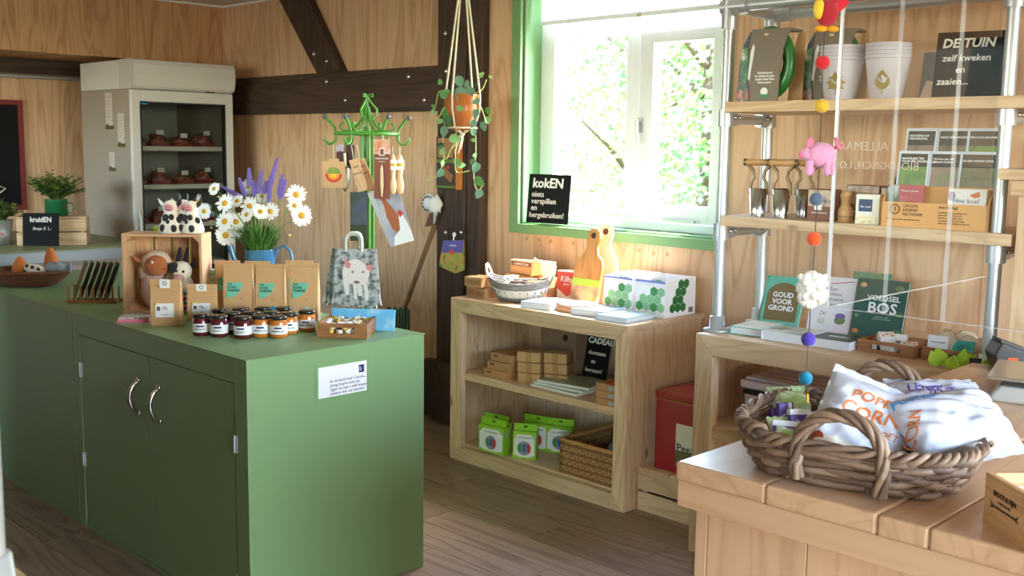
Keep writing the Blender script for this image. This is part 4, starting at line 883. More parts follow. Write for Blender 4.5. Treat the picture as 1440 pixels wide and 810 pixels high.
# trowel pack
t = hang('trowel_pack', 'small metal hand trowel with dark card header hanging on the green rack', 'trowel', 487, 205, -.03)
MB().box(-14*u, -2*u, 0, .004, -24*u, 2*u).box(-1*u, 11*u, .004, .008, -32*u, 1*u).build('header_card', pm('dark_brown_card', S(74, 42, 36), .6), t)
MB().box(-14*u, -3*u, -.001, 0, -8*u, 2*u).build('header_picture', speckle('berry_print', [S(110, 150, 200), S(190, 190, 200), S(170, 80, 70)], 60), t)
MB().tube([(-2*u, -.008, -10*u), (-1*u, -.008, -28*u)], .007, 8).build('handle', pm('cream_handle', S(222, 214, 190), .4), t)
MB().grid(lambda a, b: ((-2+(-7+14*a)*sin(pi*min(1, .25+b*.75))**.5)*u+b*0, -.006-.012*(1-(2*a-1)**2), (-28-36*b)*u), 6, 8).build('blade', pm('tool_steel', S(170, 168, 160), .3, .9, var=.2, vscale=30), t, thick=.002)
# wooden tags
for k, (px, an, lb) in enumerate([(505, 17, 'left of two'), (514, 21, 'right of two')]):
    t = hang('wooden_tag', 'printed wooden label strip hanging tilted on the green rack, '+lb, 'tag', px-8, 224, -.14+.03*k, 0, RD(-an))
    MB().box(-6.5*u, 6.5*u, 0, .006, -45*u, 0).build('strip', CRATEW(2), t); MB().tube([(0, .003, 0), (3*u, .003, 20*u)], .002, 5).build('string', STR, t)
    text('zaai\n\nkweek', 5*u, T(0, -.0005, -15*u) @ FR, INK, t)
# brown card with wooden knife
t = hang('knife_card', 'tall brown card with a small wooden knife and pink header', 'card', 537, 196, -.17)
BRC = pm('brown_card', S(134, 76, 56), .55)
MB().box(-11*u, 11*u, 0, .004, -81*u, -19*u).build('card', BRC, t); MB().box(-11*u, 11*u, 0, .004, -19*u, 0).build('header', speckle('skin_print', [S(238, 214, 200), S(226, 170, 150), S(206, 130, 70)], 25), t)
MB().box(-3.5*u, 3.5*u, -.001, 0, -22*u, -12*u).build('emblem', PAPER, t); MB().box(-2.5*u, 2.5*u, -.0016, -.001, -21*u, -13*u).build('emblem_picture', BRC, t); MB().box(-11*u, 11*u, -.0006, 0, -19.6*u, -18.8*u).build('line', PAPER, t)
text('AARDAPPELMES', 2.6*u, T(0, -.0006, -26*u) @ FR, PAPER, t, bold=.02); text('van bamboe', 1.9*u, T(0, -.0006, -30*u) @ FR, PAPER, t)
MB().tube([(0, -.006, -34*u), (-.2*u, -.007, -40*u), (0, -.007, -62*u), (0, -.006, -78*u)], [.002, .0075, .009, .003], 8).build('knife', pm('light_wood', S(228, 192, 148), .6), t)
MB().tube([(0, .002, 0), (0, .002, 6*u)], .002, 5).build('string', STR, t)
# brushes
for k, (px, rr, lb) in enumerate([(552, 5.5, 'narrower wooden brush with wrapped white paper on the green rack'), (562, 6.2, 'broader wooden brush with yellow and white wrap on the green rack')]):
    t = hang('wooden_brush', lb, 'brush', px, 210, -.15+.03*k)
    MB().lathe([(0, -62*u), (rr*.7*u, -60*u), (rr*u, -52*u), (rr*.9*u, -44*u), (rr*.6*u, -38*u), (rr*.8*u, -25*u), (rr*.6*u, -10*u), (0, -6*u)], 14).build('body', pm('light_wood', S(228, 192, 148), .6), t)
    MB().lathe([(rr*.95*u, -28*u), (rr*1.05*u, -20*u), (rr*.9*u, -14*u)], 12).build('wrap', PAPER, t); MB().lathe([(rr*1.06*u, -23*u), (rr*1.1*u, -19*u)], 12).build('wrap_band', pm('wrap_yellow', S(222, 176, 60), .6), t)
    MB().tube([(0, 0, -7*u), (0, 0, 4*u)], .002, 5).build('string', STR, t)
# postcards
t = hang('field_postcards', 'dark blue picture postcards hanging behind the rods of the green rack', 'postcard', 504, 270, -.05)
MB().box(-12*u, 12*u, 0, .004, -69*u, 0).build('sheet', speckle('blue_field', [S(58, 70, 92), S(84, 96, 114), S(70, 84, 60)], 7, .5, (1, 1, 2)), t); MB().box(-12*u, 12*u, -.0008, 0, -69*u, -46*u).build('meadow', pm('meadow_print', S(60, 76, 50), .5), t)
SLB = speckle('hen_backdrop', [S(128, 134, 156), S(160, 164, 182), S(196, 196, 204)], 6, .5)
order = ['front one showing two hens', 'second one', 'third one', 'rearmost one']
for k in range(4):
    t = hang('hen_postcard', 'tilted postcard of hens on the green rack, '+order[k], 'postcard', 541-4*k, 272-2*k, -.10+.012*k, 0, RD(-17-2*k)); t['group'] = 'hen postcards'
    MB().box(-14*u, 20*u, 0, .003, -74*u, 0).build('sheet', SLB if k == 0 else PAPER, t)
    if k == 0:
        MB().prism([(x*u, z*u) for x, z in [(-7, -8), (-2, -5), (1, -14), (7, -28), (12, -42), (10, -56), (3, -60), (-4, -50), (-7, -32), (-6, -18)]], -.001, 0).build('brown_hen', pm('hen_brown', S(172, 98, 58), .6), t)
        MB().prism([(x*u, z*u) for x, z in [(10, -32), (15, -34), (18, -46), (20, -60), (20, -74), (-8, -74), (-5, -62), (6, -54)]], -.0012, 0).build('white_hen', PAPER, t)
        MB().prism([(x*u, z*u) for x, z in [(-9, -8), (-6, -2), (-1, -2), (-1, -8)]], -.0015, 0).prism([(x*u, z*u) for x, z in [(9, -30), (13, -27), (17, -33), (11, -38)]], -.0015, 0).build('comb', pm('hen_red', S(196, 60, 50), .6), t)
# paper carrier bags with a piglet
PIGBG = speckle('pebble_print', [S(54, 58, 64), S(128, 132, 138), S(196, 198, 202), S(150, 154, 160)], 34, .55, detail=5)
bags = [(500.5, 350, -.2, 'front paper carrier bag with a piglet photograph hanging on the green rack', 0), (499, 353, -.175, 'paper carrier bag with grey print just behind the piglet one', .06), (496, 352, -.15, 'rearmost grey print paper carrier bag on the green rack', .11)]
for k, (px, py, dy, lb, ry) in enumerate(bags):
    t = hang('paper_carrier_bag', lb, 'bag', px, py, dy, 0, ry); t['group'] = 'piglet carrier bags'
    a = 28*u; h_ = 78*u
    MB().prism([(-a, 0), (a, 0), (a*1.22, -h_), (-a*1.2, -h_)], 0, .012).build('bag', PIGBG, t)
    for yy in (-.001, .012): MB().tube([(-14*u, yy, -4*u), (-14*u, yy, 14*u), (-11*u, yy, 20*u), (-6*u, yy, 22.5*u), (2*u, yy, 22.5*u), (6*u, yy, 20*u), (8*u, yy, 14*u), (8*u, yy, -4*u)], .006, 7).build('rope_handle', pm('rope_white', S(232, 228, 222), .8), t)
    MB().prism([(-a*1.2, -h_), (-a*1.2-.004, -h_-.004), (-a*1.12, -h_*.72)], -.002, .014).build('gusset', pm('bag_edge', S(214, 212, 208), .6), t); MB().prism([(a*1.22, -h_), (a*1.22+.004, -h_-.002), (a*1.1, -h_*.72)], -.002, .014).build('gusset', MATS['bag_edge'], t)
    if k == 0:
        O = V(t.location)
        def pp(pts): return [(x*u-28.0*u-(0), z) for x, z in [(((ax-720)/6*1.2-8.5), -(ay-60)/6*1.15*u+3*u) for ax, ay in pts]]
        MB().prism(pp([(840, 170), (880, 150), (930, 155), (960, 185), (990, 200), (995, 260), (975, 330), (990, 400), (985, 450), (965, 450), (955, 335), (940, 335), (945, 415), (920, 415), (905, 340), (910, 440), (890, 440), (880, 330), (850, 330), (855, 410), (830, 405), (815, 320), (808, 250), (815, 215)]), -.0015, 0).build('piglet_print', pm('pig_white', S(236, 228, 230), .6, var=.06, vscale=60), t)
        MB().prism(pp([(825, 142), (870, 185), (860, 215), (830, 212)]), -.0022, 0).build('ear_print', FELTP, t); MB().prism(pp([(970, 192), (1025, 188), (1005, 236), (975, 222)]), -.0022, 0).build('ear_print', FELTP, t)
        MB().prism(pp([(880, 315), (905, 302), (935, 318), (905, 330)]), -.0024, 0).prism(pp([(872, 235), (885, 232), (885, 250), (872, 250)]), -.0024, 0).prism(pp([(945, 235), (958, 232), (958, 250), (946, 250)]), -.0024, 0).build('snout_print', pm('pig_grey', S(150, 110, 100), .6), t)
# broom stick and dark green bag near the wall
a, b = at(611, 318, y=4.0), at(552, 480, y=3.95)
e_ = a+(b-a)*(a.z-.02)/(a.z-b.z)
t = thing('broom_handle', 'long brown wooden stick leaning against the plywood wall', 'stick', e_)
MB().tube([(0, 0, 0), a-e_], .014, 10).build('stick', wood('stick_wood', S(140, 104, 72), S(100, 70, 46), 2, 3), t); MB().ball(a-e_, .0142, n=10, m=6).build('rounded_end', MATS['stick_wood'], t)
P = at(560, 455, y=3.7); P = V((P.x, P.y, 0)); hh = at(560, 432, y=3.7).z
t = thing('dark_green_sack', 'dark green ribbed plant sack standing behind the counter', 'sack', P, YAW)
for k in range(7): MB().tube([(-.05+.017*k, 0, .0), (-.055+.018*k, -.01, hh*.5), (-.05+.016*k, 0, hh-.01*(k % 2))], [.012, .013, .009], 7).build('rib', pm('sack_green_%d' % (k % 2), [S(30, 44, 26), S(48, 66, 34)][k % 2], .4), t)
MB().box(-.055, .06, .0, .06, 0, hh-.02).build('body', pm('sack_green_0', S(30, 44, 26), .4), t)
# ---------------------------------------------------------------- on the dark post
P = at(633, 192, y=4.09); px = pw(1, P)
t = thing('picture_box', 'flat garden picture box with orange edge hung on the dark post', 'box', P)
wb_ = .16
MB().box(-.10, .07, -.02, .018, -.30, 0).build('body', pm('box_dark', S(64, 56, 52), .5), t, bev=.006); MB().box(.07, .09, -.018, .016, -.30, 0).build('edge', pm('box_orange', S(206, 128, 58), .5), t)
MB().box(-.095, .065, -.022, -.02, -.15, -.13).build('green_border', pm('print_green', S(96, 128, 50), .5), t); MB().box(-.095, .065, -.0215, -.02, -.292, -.28).build('green_border', MATS['print_green'], t); MB().box(-.08, .05, -.022, -.02, -.12, -.01).build('kraft_print', pm('print_kraft', S(168, 120, 76), .6), t)
MB().prism([(-.03, -.17), (.05, -.22), (.03, -.26), (-.05, -.21)], -.022, -.02).build('basket_print', pm('print_tan', S(160, 110, 70), .6), t); MB().ball((.005, -.021, -.175), .015, .003, .01, 10, 5).build('flower_print', pm('hen_red', S(196, 60, 50), .6), t)
P = at(605, 286, y=4.13); px = pw(1, P)
t = thing('colander', 'round white pierced colander hanging on the wall beside the post', 'colander', P, .2)
R_ = 12*px*1.1
MB().lathe([(R_, 0), (R_*1.05, .004), (R_*.95, .012), (R_*.5, .028), (0, .032)], 24, T(0, 0, 0, rx=pi/2)).build('dish', WHITE, t)
for k in range(12):
    a_ = 2*pi*k/12; MB().cyl((cos(a_)*R_*.72, -.0175, sin(a_)*R_*.72), (cos(a_)*R_*.72, -.026, sin(a_)*R_*.72), .008, n=8).build('hole', pm('hole_grey', S(120, 116, 110), .7), t)
P = at(612, 288, y=4.07); t = thing('white_cloth', 'crumpled white cloth hanging in front of the colander', 'cloth', P, YAW)
MB().ball((0, 0, 0), .04, .025, .055, 16, 12, fn=lambda v: v*(1+.16*sin(8*v.x+6*v.z)+.08*sin(15*v.y))).build('bunch', pm('cloth_white', S(232, 228, 222), .9, bump=.4, bscale=40), t); MB().tube([(0, .0, -.05), (-.005, .01, -.1), (-.01, .02, -.13)], [.012, .007, .005], 7).build('cord', pm('cord_mint', S(170, 190, 180), .7), t)
P = at(606, 303, y=4.14); t = thing('brown_seed_card', 'small dark red-brown triangular card below the colander', 'card', P, .1)
MB().prism([(-.005, .03), (.05, -.005), (.02, -.075), (-.055, -.085)], 0, .004).build('card', pm('maroon_card', S(112, 58, 46), .5), t); MB().prism([(-.052, -.07), (.02, -.06), (.02, -.075), (-.055, -.085)], -.001, 0).build('edge', KRAFT, t)
P = at(637, 332, y=4.07); px = pw(1, P)
t = thing('seed_packet', 'colourful seed packet with purple top hanging on the dark post', 'packet', P, .25)
R2 = MX.Rotation(-.25, 4, 'Y')
a = .085
MB().prism([(-a*.78, -.03), (a*.8, -.02), (a*.9, -.19), (a*.2, -.215), (-a*1.15, -.18)], 0, .014).build('packet', speckle('garden_print', [S(70, 110, 40), S(150, 170, 60), S(200, 140, 70), S(60, 110, 70)], 26, .35, coat=.4), t)
MB().prism([(-a*.78, -.03), (a*.8, -.02), (a*.84, -.09), (-a*.9, -.1)], -.001, 0).build('purple_top', pm('print_purple', S(86, 78, 160), .4), t)
MB().cyl((-.01, 0, -.092), (-.01, -.002, -.092), .016, n=14).build('red_dot', pm('print_red', S(214, 70, 66), .4), t)
text('ZADEN', .014, T(0, -.0015, -.055) @ FR, PAPER, t)
MB().tube([(0, .005, -.035), (0, .005, -.02), (0, .012, .005), (0, .02, .01)], .004, 6).ball((0, .012, .008), .014, .006, .014, 10, 6).build('hook', WHITE, t)
# ---------------------------------------------------------------- hanging plant
P = at(650, 180, y=3.86); PB = P; px = pw(1, P)
hp = thing('hanging_pot', 'glazed orange-brown pot in a knotted white rope hanger', 'plant pot', P, YAW)
def Lp(a, b, dy=0): return loc(PB, a, b, dy)
rp = 26*px; z0 = Lp(650, 183).z; z1 = Lp(650, 134).z
MB().lathe([(0, z0), (rp*.55, z0), (rp*.85, z0+(z1-z0)*.3), (rp, z0+(z1-z0)*.6), (rp*.95, z1), (rp*1.0, z1+.004), (rp*.88, z1), (rp*.85, z1-.02), (0, z1-.02)], 26).build('pot', pm('pot_glaze', S(176, 98, 42), .18, coat=.6, var=.15, vscale=12), hp)
ROPE = pm('rope_cream', S(226, 210, 184), .8, bump=.5, bscale=200)
zt = ZC-P.z
for k in range(4):
    a = pi/4+pi/2*k+.3; c, s_ = cos(a), sin(a)
    MB().tube([(0, 0, zt-.02), (c*rp*1.08, s_*rp*1.08, z1), (c*rp*1.06, s_*rp*1.06, z0+(z1-z0)*.6), (c*rp*.8, s_*rp*.8, z0+.02), (0, 0, z0-.02)], .0055, 7).build('rope', ROPE, hp)
MB().tube([(cos(2*pi*j/16)*rp*.8, sin(2*pi*j/16)*rp*.8, z0+.012) for j in range(16)], .005, 6, closed=True).build('knot_ring', ROPE, hp)
for k in range(6):
    a = k*1.05; MB().tube([(0, 0, z0-.015), (cos(a)*.012-.01, sin(a)*.01, z0-.05), (cos(a)*.022-.03, sin(a)*.015, z0-.10-.012*(k % 3))], [.006, .005, .003], 6).build('tassel', ROPE, hp)
MB().ball((0, 0, z0-.02), .014, n=10, m=7).build('knot', ROPE, hp)
hl = thing('trailing_plant', 'trailing heart-leaved vine growing from the hanging pot', 'plant', P+V((0, 0, z1)), YAW)
vines = [[(635, 135), (618, 128), (612, 152), (606, 160), (604, 172), (610, 177)], [(630, 137), (626, 165), (624, 185), (622, 210), (627, 224), (634, 210), (640, 195), (643, 170)], [(624, 222), (619, 240), (612, 250), (604, 248), (601, 255)], [(664, 133), (676, 150), (684, 172), (688, 172)], [(660, 140), (668, 185), (669, 215), (666, 250), (672, 268), (681, 258)], [(655, 132), (676, 128), (684, 112)], [(641, 200), (640, 235), (645, 243), (660, 240)], [(625, 150), (618, 163), (612, 168)]]
LV = [pm('vine_leaf_%d' % k, c, .4, var=.18, vscale=60, coat=.2) for k, c in enumerate([S(78, 130, 60), S(104, 146, 120), S(130, 168, 104), S(48, 92, 56)])]
VST = pm('vine_stem', S(176, 186, 104), .5)
for i, v in enumerate(vines):
    pts = [V((p_.x, p_.y, p_.z-z1)) for p_ in [Lp(a, b, -.02-.02*(i % 4)) for a, b in v]]
    sm = []
    for k in range(len(pts)-1):
        for q in range(4):
            u_ = q/4; p0 = pts[max(0, k-1)]; p1 = pts[k]; p2 = pts[k+1]; p3 = pts[min(len(pts)-1, k+2)]
            sm.append(.5*((2*p1)+(p2-p0)*u_+(2*p0-5*p1+4*p2-p3)*u_*u_+(3*p1-p0-3*p2+p3)*u_**3))
    sm.append(pts[-1]); MB().tube(sm, .0028, 5).build('vine', VST, hl)
hm = [[(0, 0), (.28, .18), (.36, .45), (.25, .75), (0, 1.05), (-.25, .75), (-.36, .45), (-.28, .18)]]
lms = []
for k in range(4):
    m = MB(); vs = [(0, 0, 0), (0, .5, -.05), (0, 1.05, -.12)]; R3 = [(.3, .12, .05), (.4, .42, .06), (.26, .76, .0)]
    vs += R3+[(-x, y, z) for x, y, z in R3]
    m.add(vs, [(0, 3, 4, 1), (1, 4, 5, 2), (0, 1, 7, 6), (1, 2, 8, 7)], None, True); me = m.mesh('leaf'); me.materials.append(LV[k]); lms.append(me)
leaves = [(619, 115, 9, 0, 0), (611, 131, 17, 60, 0), (640, 115, 18, 160, 1), (648, 132, 20, 180, 1), (664, 130, 17, 190, 1), (672, 118, 10, 0, 3), (684, 108, 6, 90, 2), (668, 105, 10, 60, 2), (674, 140, 11, -100, 2), (681, 143, 12, -110, 1), (684, 156, 12, 170, 0), (671, 160, 14, 190, 1), (680, 168, 9, 120, 0), (687, 170, 12, 190, 1), (670, 174, 13, 200, 3), (679, 178, 15, 175, 1), (666, 186, 12, 180, 1), (635, 152, 12, 90, 2), (629, 160, 17, 190, 0), (627, 170, 17, 170, 3), (636, 176, 13, 160, 2), (626, 185, 16, 185, 3), (622, 195, 18, 95, 2), (631, 205, 12, -100, 3), (623, 213, 12, 0, 2), (636, 232, 13, 80, 2), (628, 244, 14, -140, 1), (621, 230, 9, 170, 2), (656, 228, 16, -60, 2), (666, 228, 10, 190, 3), (676, 236, 16, 205, 1), (661, 255, 17, 130, 0), (681, 273, 15, 210, 1), (674, 197, 8, -90, 2), (664, 218, 8, 30, 2), (606, 157, 8, 20, 2), (608, 170, 11, 90, 2), (616, 149, 8, -60, 0), (655, 118, 12, 10, 3), (645, 140, 14, 200, 1), (628, 130, 13, 80, 3), (660, 145, 10, 170, 2)]
for i, (a, b, s_, an, k) in enumerate(leaves):
    q = Lp(a, b, -.04-.035*((i*7) % 5)/2); S_ = s_*px
    o = bpy.data.objects.new('leaf', lms[k]); COL.objects.link(o); o.parent = hl
    th = RD(an); o.matrix_local = T(q.x+S_*.5*sin(th), q.y, q.z-z1-S_*.5*cos(th)) @ Euler((0, -(-th), 0)).to_matrix().to_4x4() @ Euler((pi/2+random.uniform(-.5, .3), 0, 0)).to_matrix().to_4x4() @ Euler((0, random.uniform(-.6, .6), 0)).to_matrix().to_4x4() @ MX.Scale(S_, 4)
# ================================================================ on and in the low shelf
def carton(name, lab, cat, P, w, d, h, mat, rz=0, group=None, bev=.002):
    t = thing(name, lab, cat, P, rz, group); MB().box(0, w, 0, d, 0, h).build('carton', mat, t, bev=bev); return t
PZ = SZ
FILM = pm('film_wrap', S(196, 150, 104), .15, bump=.3, bscale=30, coat=.7, var=.1)
# small wrapped boxes at the left end
for i, (x, y, z, w, d, h, lb) in enumerate([(-3.99, 3.70, 0, .07, .10, .055, 'small kraft box at the left end of the shelf top, lower left'), (-3.915, 3.69, 0, .07, .10, .05, 'small kraft box at the left end of the shelf top, lower right'), (-3.985, 3.68, .056, .12, .12, .05, 'film-wrapped kraft box lying on two others at the left end of the shelf top'), (-3.90, 3.84, 0, .05, .14, .10, 'upright pale kraft box between the small boxes and the grey basket')]):
    t = carton('soap_carton', lb, 'box', (x, y, PZ+z), w, d, h, FILM if i == 2 else CARD, .05*(i-1), 'small cartons on the shelf top'); MB().box(w*.1, w*.9, -.0015, 0, h*.25, h*.75).build('label', pm('label_tan', S(150, 108, 72), .6), t)
# grey woven basket
P = V((-3.70, 3.80, PZ))
gb = thing('grey_basket', 'grey white-banded woven basket with two loop handles on the shelf top', 'basket', P, .55)
WG = pm('willow_grey', S(138, 132, 128), .6, bump=.3, bscale=90, var=.25, vscale=60); WW = pm('willow_white', S(226, 222, 216), .6, bump=.3, bscale=90, var=.15, vscale=60)
def oval(a, b, t, n=44): return [(a*cos(2*pi*j/n), b*sin(2*pi*j/n), t) for j in range(n)]
rows = 10
for k in range(rows):
    t_ = k/(rows-1); a = .105+.06*t_**.8; b = .07+.045*t_**.8; z = .008+.085*t_
    pts = [((a+.003*(1 if (j+k) % 2 else -1))*cos(2*pi*j/44), (b+.003*(1 if (j+k) % 2 else -1))*sin(2*pi*j/44), z+.035*t_*abs(cos(2*pi*j/44))**3) for j in range(44)]
    MB().tube(pts, .0058, 6, closed=True).build('willow_row', WW if k in (2, 3, 4, 5) else WG, gb)
MB().lathe([(0, .002), (1, .002), (1, .008), (0, .01)], 30, MX.Diagonal((.105, .07, 1, 1))).build('bottom', WG, gb)
m = MB()
for j in range(22):
    q = 2*pi*j/22; m.tube([(.104*cos(q), .069*sin(q), .005), (.14*cos(q), .096*sin(q), .05), (.167*cos(q), .117*sin(q), .1+.03*abs(cos(q))**3)], .004, 5)
m.build('stakes', WG, gb)
for sx in (-1, 1): MB().tube([(sx*.155, -.045, .115), (sx*.168, -.038, .15), (sx*.175, -.015, .178), (sx*.175, .015, .178), (sx*.168, .038, .15), (sx*.155, .045, .115)], .007, 8).build('loop_handle', WW, gb)
GM = T(P.x, P.y, P.z, .55)
for i, (x, y, w, d, h, c, lb) in enumerate([(-.11, -.03, .05, .05, .075, S(150, 190, 110), 'small green-labelled packet'), (-.05, -.03, .09, .07, .085, S(84, 62, 48), 'dark brown packet'), (.04, -.04, .09, .08, .09, S(176, 140, 96), 'tan packet')]):
    t = thing('seed_pack', lb+' inside the grey woven basket', 'packet', GM @ V((x, y, .012)), .55); MB().box(0, w, 0, d, 0, h).build('packet', pm('packet_%d' % i, c, .5), t, bev=.006); MB().box(w*.2, w*.8, -.001, 0, h*.5, h*.8).build('label', PAPER, t)
# kraft compost pack behind the basket
t = carton('compost_pack', 'kraft packet with brown band lying behind the grey basket', 'packet', at(707, 384, y=4.02), .24, .1, .075, KRAFT, .0); t.location = (-3.96, 3.99, PZ+.1)
t2 = carton('kraft_carton', 'orange-brown carton under the kraft packet behind the basket', 'box', (-3.98, 3.97, PZ), .30, .16, .099, CARD)
MB().box(.02, .28, -.001, 0, .02, .06).build('label', pm('label_orange', S(214, 130, 84), .5), t2)
MB().box(.01, .15, -.0015, 0, .045, .066).build('band', pm('band_brown', S(126, 72, 50), .5), t); text('COMPOSTZAK', .017, T(.08, -.002, .055) @ FR, PAPER, t, bold=.01)
MB().prism([(.17, .0), (.25, .02), (.24, .08), (.19, .1)], -.02, -.012).build('leaflet', pm('leaflet_yellow', S(250, 226, 150), .5), t)
# red and orange gift boxes
t = carton('red_gift_box', 'red and white gift box with script lettering beside the cutting board', 'box', (-3.66, 4.03, PZ), .135, .1, .14, pm('gift_white', S(244, 240, 236), .5))
MB().prism([(.002, .139), (.133, .139), (.133, .035), (.068, .012), (.002, .05)], -.0012, 0).build('red_print', pm('gift_red', S(214, 78, 66), .5), t)
text('Kilby', .042, T(.066, -.002, .10) @ FR, PAPER, t, shear=.3, bold=.01); text('giftset', .016, T(.066, -.002, .075) @ FR, PAPER, t)
t = carton('orange_gift_box', 'orange and white gift box next to the red one', 'box', (-3.515, 4.03, PZ), .13, .1, .14, MATS['gift_white'])
MB().prism([(.002, .139), (.128, .139), (.128, .07), (.002, .05)], -.0012, 0).build('orange_print', pm('gift_orange', S(232, 140, 92), .5), t); text('SAMEN', .024, T(.065, -.002, .11) @ FR, PAPER, t, bold=.02)
# paddle cutting boards
def paddle(x, y, z, lean, lab, sc=1.0, band=True, rz=0, mat=None):
    t = thing('cutting_board', lab, 'cutting board', (x, y, z), rz, 'paddle cutting boards', -lean)
    A = [(-.085, 0), (.085, 0), (.092, .06), (.09, .20), (.078, .235), (.045, .262), (.034, .30), (.042, .345), (.036, .375), (.018, .392)]
    pts = [(x_*sc, z_*sc) for x_, z_ in A]+[(-x_*sc, z_*sc) for x_, z_ in A[::-1]][:-1]
    pts = pts[:len(A)]+[(-x_*sc, z_*sc) for x_, z_ in A[::-1]][:len(A)-1]
    MB().prism(pts, 0, .016).build('board', mat or wood('board_wood', S(222, 160, 96), S(186, 120, 62), 2, 2, .45), t, bev=.003)
    MB().cyl((0, -.0008, .355*sc), (0, .001, .355*sc), .016*sc, n=16).build('hanging_hole', pm('hole_dark', S(92, 62, 48), .8), t)
    if band:
        s = MB().box(-.087, .089, -.0015, .0175, .004, .13).build('sleeve', speckle('sleeve_print', [S(60, 66, 60), S(206, 150, 110), S(236, 210, 180)], 12, .4), t)
        MB().box(-.087, .089, -.002, -.0015, .095, .13).build('lime_band', pm('lime_print', S(178, 206, 70), .5), s); MB().ball((.015, -.0015, .05), .05, .002, .035, 14, 6).build('bread_print', pm('bread_print', S(226, 176, 130), .6), s)
paddle(-3.40, 3.93, PZ, RD(13), 'wooden paddle cutting board with printed sleeve leaning on the shelf top', .98)
paddle(-3.36, 3.99, PZ, RD(11), 'wooden paddle cutting board in sunlit colour behind the one with the sleeve', 1.03, False, .1, wood('board_sunlit', S(240, 224, 200), S(226, 200, 168), 2, 2, .5))  # near-white wood colour paints in the sun glare on the rear board
# honeycomb boxes, open on top and cut low in front
HEXG = pm('hex_green', S(70, 150, 84), .5); HEXL = pm('hex_pale', S(140, 196, 150), .5); BXW = pm('box_white', S(242, 242, 246), .5)
def hexbox(x, y, lab, w=.17, d=.24, h=.175):
    t = thing('honeycomb_box', lab, 'box', (x, y, PZ), 0, 'white display boxes with green hexagons')
    MB().box(0, w, 0, .004, 0, h*.95).build('front_panel', BXW, t)
    MB().prism([(0.004, 0), (d, 0), (d, h), (d*.5, h), (.004, h*.95)], w-.004, w, pl='yz').build('side_panel', BXW, t)
    MB().prism([(0.004, 0), (d, 0), (d, h), (d*.5, h), (.004, h*.95)], 0, .004, pl='yz').build('side_panel', BXW, t)
    MB().box(.004, w-.004, d-.004, d, 0, h).build('back_panel', BXW, t); MB().box(.004, w-.004, .004, d-.004, 0, .004).build('bottom_panel', BXW, t)
    MB().box(.0, w, -.001, 0, h*.9, h*.955).build('blue_edge', pm('edge_blue', S(122, 132, 214), .5), t)
    def hx(cx, cz, r, M, mat):
        MB().prism([(cx+r*cos(pi/6+pi/3*k), cz+r*sin(pi/6+pi/3*k)) for k in range(6)], -.001, 0, M).build('hexagon', mat, t)
    r = .023
    for (i, j) in [(0, 0), (1, 0), (2, 0), (1.5, 1), (.5, 1), (2.5, 1), (2, 2), (2.5, -1), (3, 2), (3, 0)]:
        cx = .025+i*r*1.8; cz = .045+j*r*1.58
        if cx < w-.02 and cz > .02: hx(cx, cz, r, T(0, 0, 0), HEXL if (i+j) % 2 else HEXG)
    for (i, j) in [(0, 0), (1, 0), (.5, 1), (1.5, 1), (1, 2), (2, 2), (1.5, 3), (2, -.0), (2.5, 3)]:
        hx(.06+i*r*1.8, .04+j*r*1.58, r, T(w, 0, 0, rz=pi/2), pm('hex_dark', S(40, 110, 56), .5))
    MB().box(w+.0005, w+.0012, d*.78, d*.92, .01, .035).build('barcode', pm('barcode_grey', S(110, 104, 112), .6), t)
    for k in range(4): MB().box(w*.52+.016*k, w*.52+.013+.016*k, .012+.03*k, .02+.03*k, .005, h*.9).build('paper_pack', KRAFT, t)
    for k in range(3): MB().ball((w*.55+.02*k, .01, h*.92), .011, .004, .011, 10, 6).build('green_tab', HEXG, t)
hexbox(-3.235, 3.90, 'white box with green hexagons, the left one by the cutting board'); hexbox(-3.045, 3.90, 'white box with green hexagons, the right one at the end of the shelf')
# books and round boards on the shelf top
BKL = pm('book_paleblue', S(176, 200, 220), .4); PG = pm('book_pages', S(226, 228, 232), .7)
def book(name, lab, P, w, d, h, cover, rz=0, top=None, group=None):
    t = thing(name, lab, 'book', P, rz, group)
    MB().box(0, w, 0, d, 0, .003).box(0, w, 0, d, h-.003, h).box(0, .004, 0, d, .003, h-.003).build('cover', cover, t); MB().box(.004, w-.003, .003, d-.003, .003, h-.003).build('pages', PG, t)
    if top: MB().box(.004, w-.004, .004, d-.004, h, h+.0006).build('cover_print', top, t)
    return t
book('cook_book', 'thick pale blue book lying in front of the grey basket', (-3.53, 3.63, PZ), .17, .2, .032, BKL, .2)
book('cook_book', 'white and blue book lying in front of the cutting board', (-3.235, 3.66, PZ), .18, .2, .03, BKL, .12)
book('cook_book', 'pale blue book with printed cover lying at the front right of the shelf top', (-3.06, 3.635, PZ), .17, .22, .024, pm('book_blue', S(150, 192, 226), .35), .05, speckle('book_cover_print', [S(180, 210, 234), S(214, 230, 242), S(160, 196, 226)], 18, .3))
for k, lb in enumerate(['bottom', 'middle', 'top']):
    t = thing('round_board', 'round pale wooden board in a small stack on the shelf top, '+lb+' one', 'board', (-3.30+.006*k, 3.77, PZ+.0125*k), 0, 'stacked round boards')
    MB().lathe([(0, 0), (.088, 0), (.092, .003), (.092, .009), (.088, .012), (0, .012)], 30).build('disc', wood('disc_wood', S(236, 206, 178), S(206, 160, 126), 0, 3), t); MB().lathe([(.0925, .004), (.0925, .008)], 30).build('edge_line', pm('edge_brown', S(176, 124, 92), .6), t)
